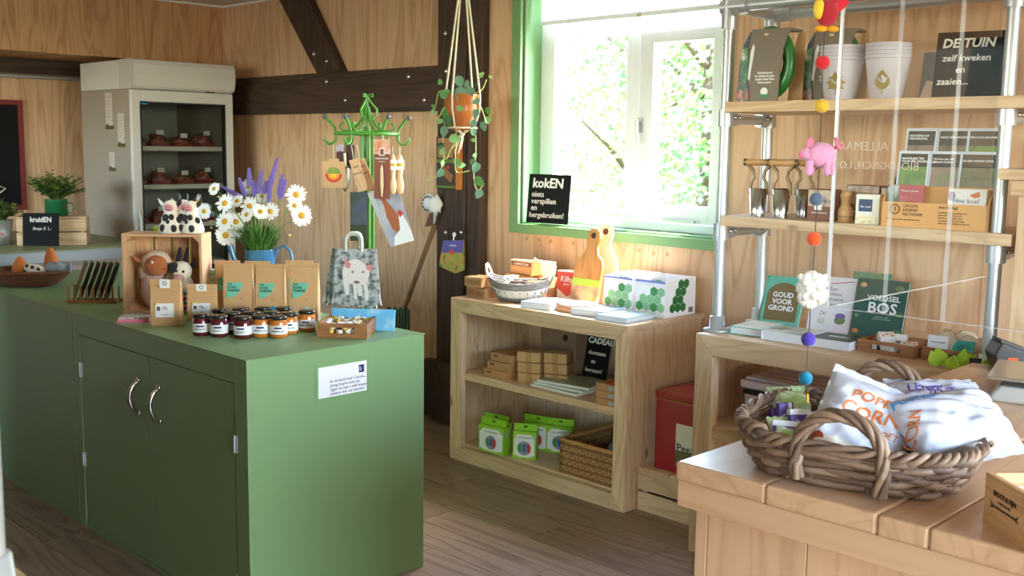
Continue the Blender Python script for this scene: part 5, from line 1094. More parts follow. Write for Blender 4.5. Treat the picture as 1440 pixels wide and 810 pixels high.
# KOKEN chalk sign on the sill
def chalk(name, lab, P, w, h, lines, rz=0, lean=8, th=.006):
    t = thing(name, lab, 'chalkboard', P, rz, None, RD(-lean)); MB().box(-w/2, w/2, 0, th, 0, h).build('board', BLACKB, t)
    for (s_, sz, x, z, b, shr) in lines: text(s_, sz, T(x, -.0006, z) @ FR, CHALK, t, 'chalk_lettering', 'LEFT', b, shear=shr)
    return t
P = at(768.5, 314, y=4.2); P = V((P.x, 4.2, WZ0+.011))
chalk('kitchen_chalkboard', 'black chalk sign about cooking on the green window sill', P, .27, .265, [('kokEN', .072, -.11, .215, .025, .05), ('niets', .042, -.11, .155, .008, 0), ('verspillen', .042, -.11, .118, .008, 0), ('en', .042, -.11, .082, .008, 0), ('hergebruiken!', .040, -.118, .043, .008, 0)], YAW-.62, 6)
# ---------------------------------------------------------------- middle board of the shelf
MZ = SHZ
for k in range(3):
    t = carton('flat_kraft_box', 'flat kraft box in the left stack on the middle shelf, %s' % ['bottom', 'middle', 'top'][k], 'box', (-3.82+.02*k, 3.665+.005*k, MZ+.043*k), .165-.01*k, .18, .041, CARD, .06, 'kraft boxes in the left stack'); MB().box(.02, .05, -.001, 0, .02, .032).build('stamp', pm('stamp_brown', S(120, 84, 56), .6), t)
n_ = 0
for k in range(3):
    for j, (x, y) in enumerate([(-3.60, 3.69), (-3.49, 3.765)]):
        t = carton('wrapped_kraft_box', 'film-wrapped kraft box in the middle stack, %s row %s' % (['bottom', 'middle', 'top'][k], ['front', 'back'][j]), 'box', (x-.004*k, y, MZ+.052*k), .12, .075+.02*j, .05, FILM, .35+.03*k, 'film-wrapped kraft boxes'); MB().box(.045, .075, -.001, .0, 0, .05).build('tape', pm('tape_brown', S(176, 128, 80), .2), t)
t = carton('brown_carton', 'tall brown carton at the back of the middle shelf', 'box', (-3.70, 3.96, MZ), .24, .18, .26, pm('carton_dull', S(150, 122, 100), .7))
MB().ball((.17, -.001, .2), .018, .001, .018, 14, 5).build('round_stamp', INK, t)
for k in range(5): MB().tube([(.04+.022*k, -.001, .09), (.045+.022*k, -.001, .13+.012*(k % 3)), (.05+.022*k, -.001, .17)], .0012, 4).build('drawn_stalk', pm('drawn_grey', S(90, 76, 66), .7), t)
MAGC = speckle('magazine_cover', [S(132, 146, 100), S(176, 182, 148), S(108, 126, 80)], 14, .35)
for k in range(3): book('garden_magazine', 'large green magazine in a stack on the middle shelf, %s' % ['bottom', 'middle', 'top'][k], (-3.50+.012*k, 3.68+.008*k, MZ+.011*k), .30, .22, .011, pm('mag_edge', S(226, 226, 214), .5), -.02+.08*k, MAGC, 'stacked magazines')
chalk('gift_chalkboard', 'black chalk sign about gifts inside the low shelf', (-3.32, 3.93, MZ), .15, .27, [('CADEAU', .042, -.068, .215, .03, 0), ('duurzaam', .028, -.055, .155, .01, 0), ('en', .028, -.03, .112, .01, 0), ('leerzaam!', .028, -.06, .068, .01, 0)], .0, 12)
for k in range(3):
    t = carton('tomato_box', 'small kraft box with fruit picture at the right of the middle shelf, %s' % ['bottom', 'middle', 'top'][k], 'box', (-3.05, 3.635, MZ+.034*k), .115, .13, .033, CARD, .02, 'small fruit picture boxes'); MB().box(.075, .105, -.001, 0, .006, .024).build('code_label', pm('code_grey', S(170, 170, 176), .6), t)
    if k == 2: MB().ball((.06, .06, .033), .04, .04, .002, 14, 5).build('red_print', pm('fruit_red', S(214, 70, 40), .5), t); MB().ball((.07, .065, .0335), .025, .025, .0025, 14, 5).build('yellow_print', pm('fruit_yellow', S(240, 190, 50), .5), t)
# ---------------------------------------------------------------- bottom of the shelf
LG = pm('box_lime', S(150, 206, 50), .4)
def limebox(x, y, rz, lab, w=.165, d=.05, h=.14):
    t = thing('light_set_box', lab, 'box', (x, y, SHB), rz, 'lime green window boxes'); MB().box(0, w, 0, d, 0, h).build('carton', LG, t, bev=.002)
    MB().box(.0, w, d*.45, d*.5, h, h+.035).build('hang_tab', LG, t); MB().ball((w/2, d*.44, h+.02), .012, .001, .006, 10, 5).build('tab_slot', pm('slot_dark', S(70, 96, 30), .6), t)
    MB().prism([(.008, .02), (w*.3, .01), (w*.7, .01), (w-.008, .02), (w-.008, .10), (w*.8, .125), (w*.2, .125), (.008, .10)], -.0012, 0).build('white_panel', PAPER, t)
    c = MB().cyl((w/2, -.001, .055), (w/2, -.002, .055), .036, n=24).build('window_disc', pm('disc_grey', S(150, 150, 160), .4), t)
    for k, col in enumerate([S(60, 150, 60), S(40, 110, 180), S(220, 70, 40)]): MB().box(w*.5-.03+.022*k, w*.5-.014+.022*k, -.004, -.002, .036, .075).build('clip', pm('clip_%d' % k, col, .4), c); 
    MB().box(w-.02, w+.0006, d*.3, d*.7, h*.65, h*.85).build('code_label', pm('code_lilac', S(180, 170, 200), .5), t); text('VAKANTIELAMPJES', .0105, T(w/2, -.0015, .108) @ FR, pm('ink_lightgreen', S(90, 140, 60), .6), t)
limebox(-3.87, 3.70, .1, 'lime green box at the back left of the bottom shelf'); limebox(-3.815, 3.63, .1, 'lime green box with white panel at the front left of the bottom shelf'); limebox(-3.60, 3.66, .5, 'lime green box turned sideways beside the front left one', .12)
limebox(-3.70, 3.83, .25, 'lime green box behind, left of the tallest pair'); limebox(-3.56, 3.86, .45, 'lime green box farthest back on the right', .14)
t = carton('flat_lime_box', 'lime green box lying flat at the back of the bottom shelf', 'box', (-3.46, 3.93, SHB), .17, .16, .06, LG, .2); MB().box(.01, .15, .02, .14, .06, .0605).build('white_panel', PAPER, t); MB().box(.12, .16, -.001, 0, .01, .045).build('code_label', pm('code_lilac', S(180, 170, 200), .5), t)
# wicker storage basket
P = V((-3.285, 3.67, SHB)); w_, d_, h_ = .34, .40, .155
wk = thing('wicker_storage_basket', 'square honey-coloured wicker basket on the bottom shelf', 'basket', P)
HON = pm('wicker_honey', S(196, 150, 96), .55, bump=.3, bscale=100, var=.2, vscale=70); HON2 = pm('wicker_dark', S(150, 108, 66), .6, var=.2, vscale=70)
def rect_path(w, d, z, n=14, wob=0, ph=0):
    pts = []
    for (x0, y0, x1, y1) in [(0, 0, w, 0), (w, 0, w, d), (w, d, 0, d), (0, d, 0, 0)]:
        nx, ny = (y1-y0), -(x1-x0); l = math.hypot(nx, ny); nx /= l; ny /= l
        for i in range(n): s_ = wob*(1 if (i+ph) % 2 else -1); u_ = i/n; pts.append((x0+(x1-x0)*u_+nx*s_, y0+(y1-y0)*u_+ny*s_, z))
    return pts
for k in range(13): MB().tube(rect_path(w_, d_, .006+.0112*k, 18, .0035, k), .005, 5, closed=True).build('weave_row', HON if k % 3 else HON2, wk)
m = MB()
for i in range(18):
    for (x, y) in [(w_*i/18, 0), (w_*i/18, d_), (0, d_*i/18), (w_, d_*i/18)]: m.cyl((x, y, .002), (x, y, h_), .0045, n=5)
o = m.build('stakes', HON2, wk); o['kind'] = 'stuff'
MB().tube(rect_path(w_, d_, h_+.004, 6), .011, 8, closed=True).build('rim', wood('rim_honey', S(206, 156, 96), S(170, 116, 62), 0, 8), wk); MB().box(0, w_, 0, d_, 0, .004).build('bottom', HON2, wk)
t = thing('grey_cloth_hat', 'grey felt cloth lump inside the square wicker basket', 'cloth', P+V((.19, .25, .006)), .3); MB().ball((0, 0, .08), .085, .06, .085, 16, 10, fn=lambda v: v*(1+.06*sin(6*v.x+4*v.z))).build('lump', pm('cloth_grey', S(176, 174, 178), .85, bump=.2, bscale=60), t); MB().lathe([(.07, .03), (.088, .026), (.09, .034)], 20, MX.Diagonal((1, .75, 1, 1))).build('hem', pm('cloth_hem', S(150, 148, 156), .85), t)
# ---------------------------------------------------------------- crate and red tin between the two units
cx0, cy0 = -2.842, 3.70
t = thing('low_pine_crate', 'low pine crate turned upside down between the two pine units', 'crate', (cx0, cy0, 0)); w_, d_, h_ = .43, .42, .185
for z0 in (0, .098): MB().box(0, w_, 0, .016, z0, z0+.086).build('slat', PINE(0), t, bev=.002); MB().box(0, w_, d_-.016, d_, z0, z0+.086).build('slat', PINE(0), t); MB().box(0, .016, .017, d_-.017, z0, z0+.086).build('slat', PINE(1), t); MB().box(w_-.016, w_, .017, d_-.017, z0, z0+.086).build('slat', PINE(1), t)
for k in range(5): MB().box(.002+.0865*k, .08+.0865*k, 0, d_, h_, h_+.014).build('top_slat', PINE(1), t, bev=.002)
for (x, y) in ((.017, .017), (w_-.04, .017), (.017, d_-.04), (w_-.04, d_-.04)): MB().box(x, x+.023, y, y+.023, 0, h_).build('corner_post', PINE(2), t)
P = V((-2.79, 3.745, h_+.0145)); tn = thing('red_tin', 'tall dark red tea tin with cream and olive label on the pine crate', 'tin', P); w_, d_, h_ = .30, .30, .325
RT_ = pm('tin_red', S(158, 24, 40), .28, coat=.3)
MB().box(0, w_, 0, d_, 0, h_).build('body', RT_, tn, bev=.004); MB().box(-.003, w_+.003, -.003, d_+.003, h_, h_+.028).build('lid', RT_, tn, bev=.004); MB().box(-.001, w_+.001, -.001, d_+.001, h_-.006, h_-.003).build('gold_line', GOLDM, tn)
MB().box(.115, .245, -.0015, 0, .03, .225).build('label', pm('label_cream', S(226, 222, 206), .5), tn); MB().box(.115, .245, -.0022, -.0015, .03, .105).build('label_olive', pm('label_olive', S(112, 104, 66), .5), tn)
text('Peeze', .05, T(.18, -.0028, .118) @ FR, pm('ink_darkgreen', S(36, 62, 44), .5), tn, bold=.008); MB().box(.13, .27, .1, .25, h_+.028, h_+.0286).build('lid_label', pm('label_peach', S(236, 206, 186), .5), tn)
# ================================================================ bench top, pipe shelving, table
def lbook(lab, P, w, h, th, cover, lean, rz=0, edge=None):
    """a book standing upright and leaning back; origin at its lower middle"""
    t = thing('standing_book', lab, 'book', P, rz, None, -RD(lean))
    MB().box(-w/2, w/2, 0, .003, 0, h).box(-w/2, w/2, th-.003, th, 0, h).box(-w/2, -w/2+.004, .003, th-.003, 0, h).build('cover', cover, t); MB().box(-w/2+.004, w/2-.003, .003, th-.003, .003, h-.003).build('pages', PG, t); return t
TQ = pm('book_turquoise', S(104, 184, 164), .4); OLB = pm('book_olive', S(122, 104, 66), .5); DGR = speckle('book_forest', [S(26, 66, 58), S(38, 84, 68), S(30, 76, 60)], 14, .4); WHB = pm('book_white', S(236, 232, 236), .4)
P = at(1108, 452, z=BZ); t = lbook('turquoise book with brown arch and white title standing on the bench', V((-2.25, 3.83, BZ)), .19, .245, .018, TQ, 20, .12); t.scale = (.88, 1, .88)
arch = [(-.08, .03), (.08, .03), (.08, .15)]+[(.08*cos(a), .15+.065*sin(a)) for a in [pi*k/10 for k in range(1, 10)]]+[(-.08, .15)]
MB().prism(arch, -.001, 0).build('arch_print', OLB, t); text('GOUD\nVOOR\nGROND', .034, T(0, -.0015, .122) @ FR, PAPER, t, bold=.025)
for (x, z) in ((-.086, .236), (.086, .236)): MB().ball((x, -.0005, z), .004, .001, .004, 8, 5).build('corner_mark', OLB, t)
b1 = book('flat_book', 'turquoise-edged book lying on the bench beside the pipe', (-2.295, 3.55, BZ), .14, .2, .03, TQ, .1, speckle('cover_pale', [S(226, 226, 206), S(238, 236, 226), S(206, 206, 180)], 12, .35))
P = V((-2.045, 3.86, BZ)); t = lbook('white book with artichoke picture standing on the bench', P, .2, .27, .022, WHB, 18, .1); t.scale = (.88, 1, .85)
text('Een\nkleine\ngroene\noase', .026, T(-.02, -.001, .175) @ FR, pm('ink_grey', S(120, 112, 128), .6), t, align='LEFT'); MB().tube([(-.02, -.001, .235), (.09, -.001, .255)], .0018, 5).build('red_stroke', pm('stroke_red', S(190, 90, 80), .6), t)
MB().ball((.05, -.001, .065), .026, .002, .02, 14, 6).build('artichoke_print', pm('artichoke_green', S(124, 140, 100), .6), t); MB().ball((.05, -.0015, .085), .024, .002, .014, 14, 6).build('thistle_print', pm('thistle_purple', S(132, 112, 176), .6), t); MB().ball((-.035, -.001, .055), .018, .0015, .016, 12, 5).build('pale_print', pm('print_palegreen', S(206, 216, 196), .6), t)
for k in range(8): MB().ball((-.045+.008*(k % 4), -.0012, .085+.009*(k//4)+.003*(k % 3)), .003, .001, .002, 6, 4).build('seed_print', INK, t)
b2 = book('flat_book', 'white book with leaf print lying on the bench in front of the artichoke book', (-2.145, 3.535, BZ), .18, .17, .034, WHB, .05, speckle('cover_leaf', [S(240, 238, 236), S(232, 230, 226), S(140, 150, 110)], 10, .35))
P = V((-1.845, 3.86, BZ)); t = lbook('dark green book with white title standing beside the wooden tray', P, .21, .27, .02, DGR, 17, .08); t.scale = (.95, 1, .88)
text('VOEDSEL', .033, T(.012, -.001, .185) @ FR, PAPER, t, bold=.02); text('BOS', .066, T(.012, -.001, .14) @ FR, PAPER, t, bold=.02); text('Inspiratie voor\nontwerp en beheer', .010, T(.015, -.001, .098) @ FR, pm('ink_pale', S(170, 200, 170), .6), t)
for (x, z, c, r) in [(-.08, .24, S(206, 160, 120), .014), (.07, .235, S(90, 120, 80), .018), (-.085, .03, S(200, 130, 70), .014), (.08, .04, S(86, 130, 70), .02), (.085, .12, S(70, 110, 60), .016), (-.09, .10, S(110, 140, 90), .012)]: MB().ball((x, -.0005, z), r, .0015, r*.8, 10, 5).build('leaf_print', pm('leafprint_%d' % int(r*1000+x*100), c, .6), t)
t = thing('garden_guide', 'green book standing behind, title running up the cover', 'book', V((-1.91, 3.935, BZ)), .08, None, RD(-12)); MB().box(-.09, .06, 0, .02, 0, .25).build('cover', speckle('guide_cover', [S(60, 110, 80), S(90, 140, 90), S(140, 120, 70)], 14, .4), t); MB().box(-.088, .058, .002, .018, .25, .2505).build('pages', PG, t); text('Eetbaar', .04, T(-.06, -.001, .12) @ FR @ MX.Rotation(pi/2, 4, 'Z'), pm('ink_gold', S(214, 190, 130), .5), t)
b3 = book('flat_book', 'dark green book lying on the bench in front of the green standing one', (-1.955, 3.55, BZ), .165, .16, .032, pm('pages_edge', S(226, 222, 230), .5), .04, DGR); text('ESSEN', .03, T(.085, .08, .0335), PAPER, b3, bold=.02)
# trays with soaps and cotton bags
def slot_tray(lab, P, w, d, h, rz):
    t = thing('wooden_slot_tray', lab, 'tray', P, rz, 'wooden trays on the bench'); sl = w*.26; c = w/2
    MB().box(0, w, 0, .008, 0, h*.3).box(0, w, 0, .008, h*.72, h).box(0, c-sl, 0, .008, h*.3, h*.72).box(c+sl, w, 0, .008, h*.3, h*.72).build('front_board', TEAK(0), t)
    MB().box(0, w, d-.008, d, 0, h).build('back_board', TEAK(0), t); MB().box(0, .008, .008, d-.008, 0, h).build('side_board', TEAK(1), t); MB().box(w-.008, w, .008, d-.008, 0, h).build('side_board', TEAK(1), t); MB().box(.008, w-.008, .008, d-.008, 0, .004).build('bottom_board', TEAK(0), t); return t
P1 = V((-1.782, 3.60, BZ)); slot_tray('wooden tray of paper-wrapped soaps on the bench', P1, .215, .17, .045, -.03)
SOAPW = pm('soap_wrap', S(236, 228, 220), .6); SOAPO = pm('soap_orange', S(214, 142, 92), .6)
sl_ = [(.03, .03, .02, .2, 0, 'front left'), (.11, .03, .022, -.2, .3, 'front middle'), (.17, .05, .03, .5, .2, 'front right'), (.05, .09, .03, -.4, .3, 'back left'), (.11, .10, .045, .3, -.4, 'topmost'), (.17, .11, .035, -.1, .3, 'back right'), (.08, .06, .05, .8, .5, 'middle')]
for i, (x, y, z, rz, rx, wd_) in enumerate(sl_):
    t = thing('wrapped_soap', 'paper-wrapped soap block in the wooden tray, '+wd_, 'soap', P1+V((x, y, z)), rz, 'wrapped soaps in the tray', rx)
    MB().box(-.03, .03, -.02, .02, -.012, .016).build('block', SOAPW if i not in (3, 5) else CARD, t, bev=.004)
    if i not in (3, 5):
        for k in range(3): MB().ball((-.016+.016*k, -.006+.008*(k % 2), .0165), .007, .005, .001, 8, 4).build('print_blot', SOAPO, t)
P2 = V((-1.556, 3.625, BZ)); slot_tray('wooden tray of cotton bags beside the right pipe', P2, .20, .16, .045, -.03)
COT = pm('cotton_cream', S(222, 206, 178), .9, bump=.4, bscale=80)
for i, (x, y, z, rx, ry, rz_, wd_) in enumerate([(.06, .07, .05, .042, .03, .062, 'with flower card, left'), (.13, .09, .045, .045, .03, .05, 'middle'), (.17, .11, .04, .04, .03, .05, 'right'), (.10, .125, .055, .05, .025, .05, 'at the back')]):
    t = thing('cotton_bag', 'small cream cotton bag in the wooden tray, '+wd_, 'bag', P2+V((x, y, z-.0)), .2*i, 'cotton bags in the tray'); MB().ball((0, 0, 0), rx, ry, rz_*.9, 14, 10, fn=lambda v: v*(1+.07*sin(12*math.atan2(v.y, v.x)))).build('pouch', COT, t); MB().tube([(rx*.3*cos(2*pi*j/10), ry*.3*sin(2*pi*j/10), rz_*.82) for j in range(10)], .004, 5, closed=True).build('drawstring', COT, t)
t = thing('flower_label_card', 'white tag with orange and blue flowers on the cotton bag', 'card', P2+V((.045, .018, .012)), .1, None, RD(-18)); MB().box(-.035, .035, 0, .002, 0, .075).build('card', PAPER, t)
text('bloemenmengsel', .0075, T(0, -.0006, .052) @ FR, INK, t)
for (x, z, c, r) in [(-.018, .018, S(236, 160, 40), .011), (.008, .018, S(80, 96, 170), .008), (.024, .01, S(110, 96, 170), .007)]: MB().ball((x, -.0004, z), r, .001, r, 10, 5).build('flower_print', pm('fp_%d' % int(x*1000), c, .6), t)
t = thing('teal_label_card', 'teal seed card leaning in the wooden tray next to the pipe', 'card', P2+V((.128, .02, .012)), .05, None, RD(-35)); MB().box(-.036, .036, 0, .003, 0, .075).build('card', pm('card_teal', S(60, 168, 150), .5), t); text('zaden\nwilde bloemen', .009, T(0, -.0006, .052) @ FR, pm('ink_deepteal', S(20, 70, 66), .5), t)
for k in range(6): MB().tube([(-.03+.011*k, -.0006, .004), (-.028+.011*k, -.0006, .016+.006*(k % 2))], .0012, 4).build('drawn_grass', pm('ink_deepteal', S(20, 70, 66), .5), t)
# lime felt leaf garland
P = V((-1.37, 3.56, BZ)); t = thing('felt_leaf_garland', 'lime green felt leaf garland heaped at the foot of the right pipe', 'garland', P, .3)
LIMF = pm('felt_lime', S(172, 202, 56), .8, bump=.15, bscale=90)
random.seed(21)
for i in range(15):
    a = -.09+.018*i; r_ = random.uniform(.045, .06); m = MB(); pts = [(0, 0), (r_*.35, r_*.25), (r_*.45, r_*.6), (r_*.2, r_*1.0), (0, r_*1.25), (-r_*.2, r_*1.0), (-r_*.45, r_*.6), (-r_*.35, r_*.25)]
    m.prism(pts, -.0015, .0015, T(a, random.uniform(-.07, -.0)+(.06 if i > 11 else 0), .004, rz=random.uniform(-.6, .6), rx=random.uniform(-.6, .4), ry=random.uniform(-.7, .7))).build('leaf', LIMF, t)
MB().box(-.018, .018, -.035, -.03, .03, .075, T(.02, -.03, 0, rz=.2, rx=.4)).build('clasp', pm('clasp_black', S(40, 44, 40), .5), t)
# translucent storage box inside the bench
P = V((-2.245, 3.56, BSZ)); w_, d_, h_ = .62, .36, .20
sb = thing('storage_box', 'translucent lilac plastic storage box with clip lid inside the bench', 'box', P); PLA = pm('plastic_lilac', S(226, 214, 222), .3, coat=.2)
MB().prism([(.03, 0), (w_-.03, 0), (w_-.01, h_-.045), (.01, h_-.045)], .01, d_-.01).build('tub', PLA, sb, bev=.008); MB().box(0, w_, 0, d_, h_-.045, h_-.012).build('lid_rim', PLA, sb, bev=.006); MB().box(.015, w_-.015, .015, d_-.015, h_-.012, h_).build('lid', PLA, sb, bev=.005)
for k in range(5): MB().box(.04, w_-.04, .04+.065*k, .055+.065*k, h_, h_+.004).build('lid_ridge', PLA, sb)
MB().box(.02, .20, -.008, 0, h_-.065, h_-.045).build('clip', INK, sb); MB().box(-.006, 0, .08, .26, h_-.065, h_-.045).build('clip', INK, sb)
# ---------------------------------------------------------------- middle board: bulb planters, boxes, leaflet stand
WHN = wood('handle_wood', S(206, 162, 110), S(168, 122, 74), 0, 6, .5); TS = pm('planter_steel', S(196, 196, 196), .2, 1, var=.08, vscale=30); BRZ = pm('bracket_bronze', S(132, 108, 82), .4, .7)
xs_ = [(-2.21, 3.575, 0, 'leftmost'), (-2.165, 3.67, .1, 'second from the left'), (-2.11, 3.575, -.1, 'third from the left'), (-2.065, 3.67, .05, 'rightmost')]
for (x, y, rz, wd_) in xs_:
    t = thing('bulb_planter', 'steel bulb planter with wooden bar handle, '+wd_+' of four', 'garden tool', V((x, y, B2)), .25+rz, 'bulb planters on the middle board')
    MB().lathe([(.027, 0), (.034, .108), (.0325, .108), (.0255, 0)], 20).build('cutter', TS, t); 
    for sx in (-1, 1): MB().tube([(sx*.033, 0, .085), (sx*.030, 0, .13), (sx*.018, 0, .15), (sx*.022, 0, .175), (sx*.05, 0, .205)], .0065, 6, flat=.5).build('bracket', BRZ, t)
    MB().cyl((-.058, 0, .208), (.058, 0, .208), .0125, n=12).build('handle', WHN, t); 
    for sx in (-1, 1): MB().cyl((sx*.05, 0, .208), (sx*.06, 0, .208), .0145, n=12).build('ferrule', BRZ, t)
BRB = pm('box_rust', S(134, 82, 58), .5); 
for i, (x, y, w, h, lb) in enumerate([(-2.005, 3.585, .10, .115, 'brown boxed gift with potato picture beside the planters'), (-1.93, 3.74, .13, .13, 'brown boxed gift behind, second in the row'), (-1.795, 3.74, .115, .125, 'brown boxed gift behind, third in the row')]):
    t = carton('brown_gift_box', lb, 'box', (x, y, B2), w, .07, h, BRB, .0, 'brown boxed gifts'); MB().box(.003, w-.003, -.001, 0, h*.45, h-.003).build('picture', speckle('gift_picture', [S(110, 84, 96), S(206, 180, 150), S(150, 120, 110)], 22, .4), t); MB().box(w*.3, w*.6, -.0018, -.001, h*.33, h*.5).build('emblem', PAPER, t); text('GROENTEBORSTEL', w*.075, T(w/2, -.0012, h*.24) @ FR, PAPER, t)
t = thing('wooden_pestle', 'turned wooden pestle standing between the brown boxes and the white packet', 'pestle', V((-1.845, 3.575, B2)), 0); MB().lathe([(0, 0), (.026, 0), (.027, .04), (.024, .05), (.015, .065), (.014, .075), (.02, .085), (.021, .1), (.014, .112), (0, .115)], 18).build('body', WHN, t); MB().lathe([(.0275, .02), (.0275, .024)], 18).build('groove', BRZ, t)
t = carton('white_seed_packet', 'white box with dark blue label next to the leaflet stand', 'packet', (-1.79, 3.54, B2), .085, .05, .105, pm('packet_cream', S(240, 234, 220), .5), .1); MB().box(.012, .06, -.001, 0, .045, .088).build('label', pm('label_navy', S(34, 66, 110), .5), t); text('Bio zaad', .011, T(.036, -.0016, .062) @ FR, PAPER, t); MB().box(.004, .08, -.001, 0, .003, .028).build('flower_strip', speckle('flower_strip', [S(232, 214, 140), S(240, 234, 210), S(200, 170, 70)], 60), t)
# leaflet stand
w_, d_, h_ = .40, .14, .125
P = V((-1.665+.06, 3.535, B2)); P = V((-1.69, 3.53, B2)); ls = thing('leaflet_stand', 'kraft cardboard leaflet stand with printed front on the middle board', 'stand', P, .03)
LSM = T(P.x, P.y, P.z, .03); w_ = .36; KOR = pm('stand_kraft', S(222, 164, 98), .6)
MB().box(0, w_, 0, .004, 0, .085).build('front_panel', KOR, ls); MB().box(0, w_, .055, .059, 0, .14).build('middle_panel', KOR, ls); MB().box(0, w_, d_-.004, d_, 0, .2).build('back_panel', KOR, ls); MB().box(.004, w_-.004, .004, d_-.004, 0, .004).build('bottom_panel', KOR, ls)
for x in (0, w_-.004): MB().prism([(0, 0), (d_, 0), (d_, .2), (.06, .14), (.0, .085)], x, x+.004, pl='yz').build('side_panel', KOR, ls)
INB = pm('ink_stand', S(92, 62, 36), .6)
MB().tube([(.05+.016*cos(2*pi*j/16), -.001, .06+.016*sin(2*pi*j/16)) for j in range(16)], .002, 5, closed=True).build('emblem', INB, ls); text('?', .022, T(.05, -.0006, .06) @ FR, INB, ls, bold=.02); text('GROEN\nKENNIS\nNETWERK', .015, T(.078, -.0006, .058) @ FR, INB, ls, align='LEFT'); text('Meer tips en info: groenkennis.net', .0085, T(.02, -.0006, .026) @ FR, INB, ls, align='LEFT'); text('Aan de slag!', .013, T(.20, -.0006, .073) @ FR, INB, ls, align='LEFT', bold=.02); text('Ontdek hoe je zelf groen\nkunt maken in je tuin.\nNeem een folder mee\nen ga direct aan de slag\nmet water, bodem en groen.', .0092, T(.20, -.0006, .038) @ FR, INB, ls, align='LEFT')
GP = [speckle('garden_photo_%d' % k, c, 16, .35) for k, c in enumerate([[S(58, 72, 40), S(110, 146, 60), S(80, 110, 50)], [S(96, 80, 66), S(150, 120, 110), S(110, 130, 60)], [S(60, 64, 48), S(120, 110, 84), S(84, 104, 60)]])]
PBL = pm('leaflet_blue', S(206, 216, 230), .4)
for r_, (yy, zz, hh) in enumerate([(.064, .012, .25), (.105, .012, .33)]):
    for c_, (x0, ww, tx) in enumerate([(.012, .11, ['MAKKELIJKE TIPS\nVOOR EEN GROENE TUIN', 'WATERPROOF\nVERHARDING'][r_]), (.12, .11, ['Werken aan een\ngezonde bodem', 'NAAR EEN GROENE'][r_]), (.205, .15, ['MAAK EEN GROENE GEVEL', 'KIEZEN VOOR BIODIVERSITEIT'][r_])]):
        lb = 'garden leaflet in the %s row of the stand, %s' % (['front', 'back'][r_], ['left', 'middle', 'right'][c_])
        t = thing('garden_leaflet', lb, 'leaflet', LSM @ V((x0, yy+.004*c_*0+.0045*c_, zz)), .03, 'garden leaflets in the stand', RD(-8)); MB().box(0, ww, 0, .003, 0, hh).build('sheet', PBL, t)
        MB().box(.008, ww-.008, -.0008, 0, .06, hh-.01).build('photo', GP[(c_+r_) % 3], t); MB().box(.008, ww-.008, -.0012, -.0006, hh-.055 if r_ == 0 else hh-.06, hh-.01).build('title_band', pm('band_dark', S(50, 50, 46), .5), t)
        text(tx, .0105 if c_ < 2 else .0095, T(.012, -.0016, hh-.032) @ FR, PAPER, t, align='LEFT', bold=.02)
t = thing('red_leaflet', 'dark red leaflet with photograph in the front pocket of the stand', 'leaflet', LSM @ V((.008, .012, .012)), .03, None, RD(-6)); MB().box(0, .13, 0, .003, 0, .132).build('sheet', pm('leaflet_red', S(170, 38, 48), .4), t); MB().box(.002, .042, -.0008, 0, .06, .13).build('photo', speckle('bird_photo', [S(46, 60, 40), S(60, 90, 50), S(220, 220, 220)], 20, .4), t); text('Nieuw: groen', .011, T(.05, -.0008, .112) @ FR, PAPER, t, align='LEFT'); text('tips voor een\ntuin vol leven\nen water', .008, T(.05, -.0008, .085) @ FR, pm('ink_rose', S(226, 160, 160), .6), t, align='LEFT')
t = thing('pale_leaflet', 'white leaflet with flowers and a butterfly in the front pocket of the stand', 'leaflet', LSM @ V((.22, .012, .012)), .03, None, RD(-6)); MB().box(0, .125, 0, .003, 0, .125).build('sheet', PAPER, t); text('Hoe koel', .023, T(.06, -.0008, .085) @ FR, pm('ink_bluegrey', S(70, 90, 120), .6), t); MB().prism([(.07, .105), (.10, .118), (.105, .10), (.085, .095)], -.001, 0).build('butterfly', pm('butterfly_orange', S(214, 120, 60), .6), t); MB().ball((.012, -.0005, .1), .012, .001, .016, 10, 5).build('flower_print', pm('fp_purple', S(170, 120, 170), .6), t)
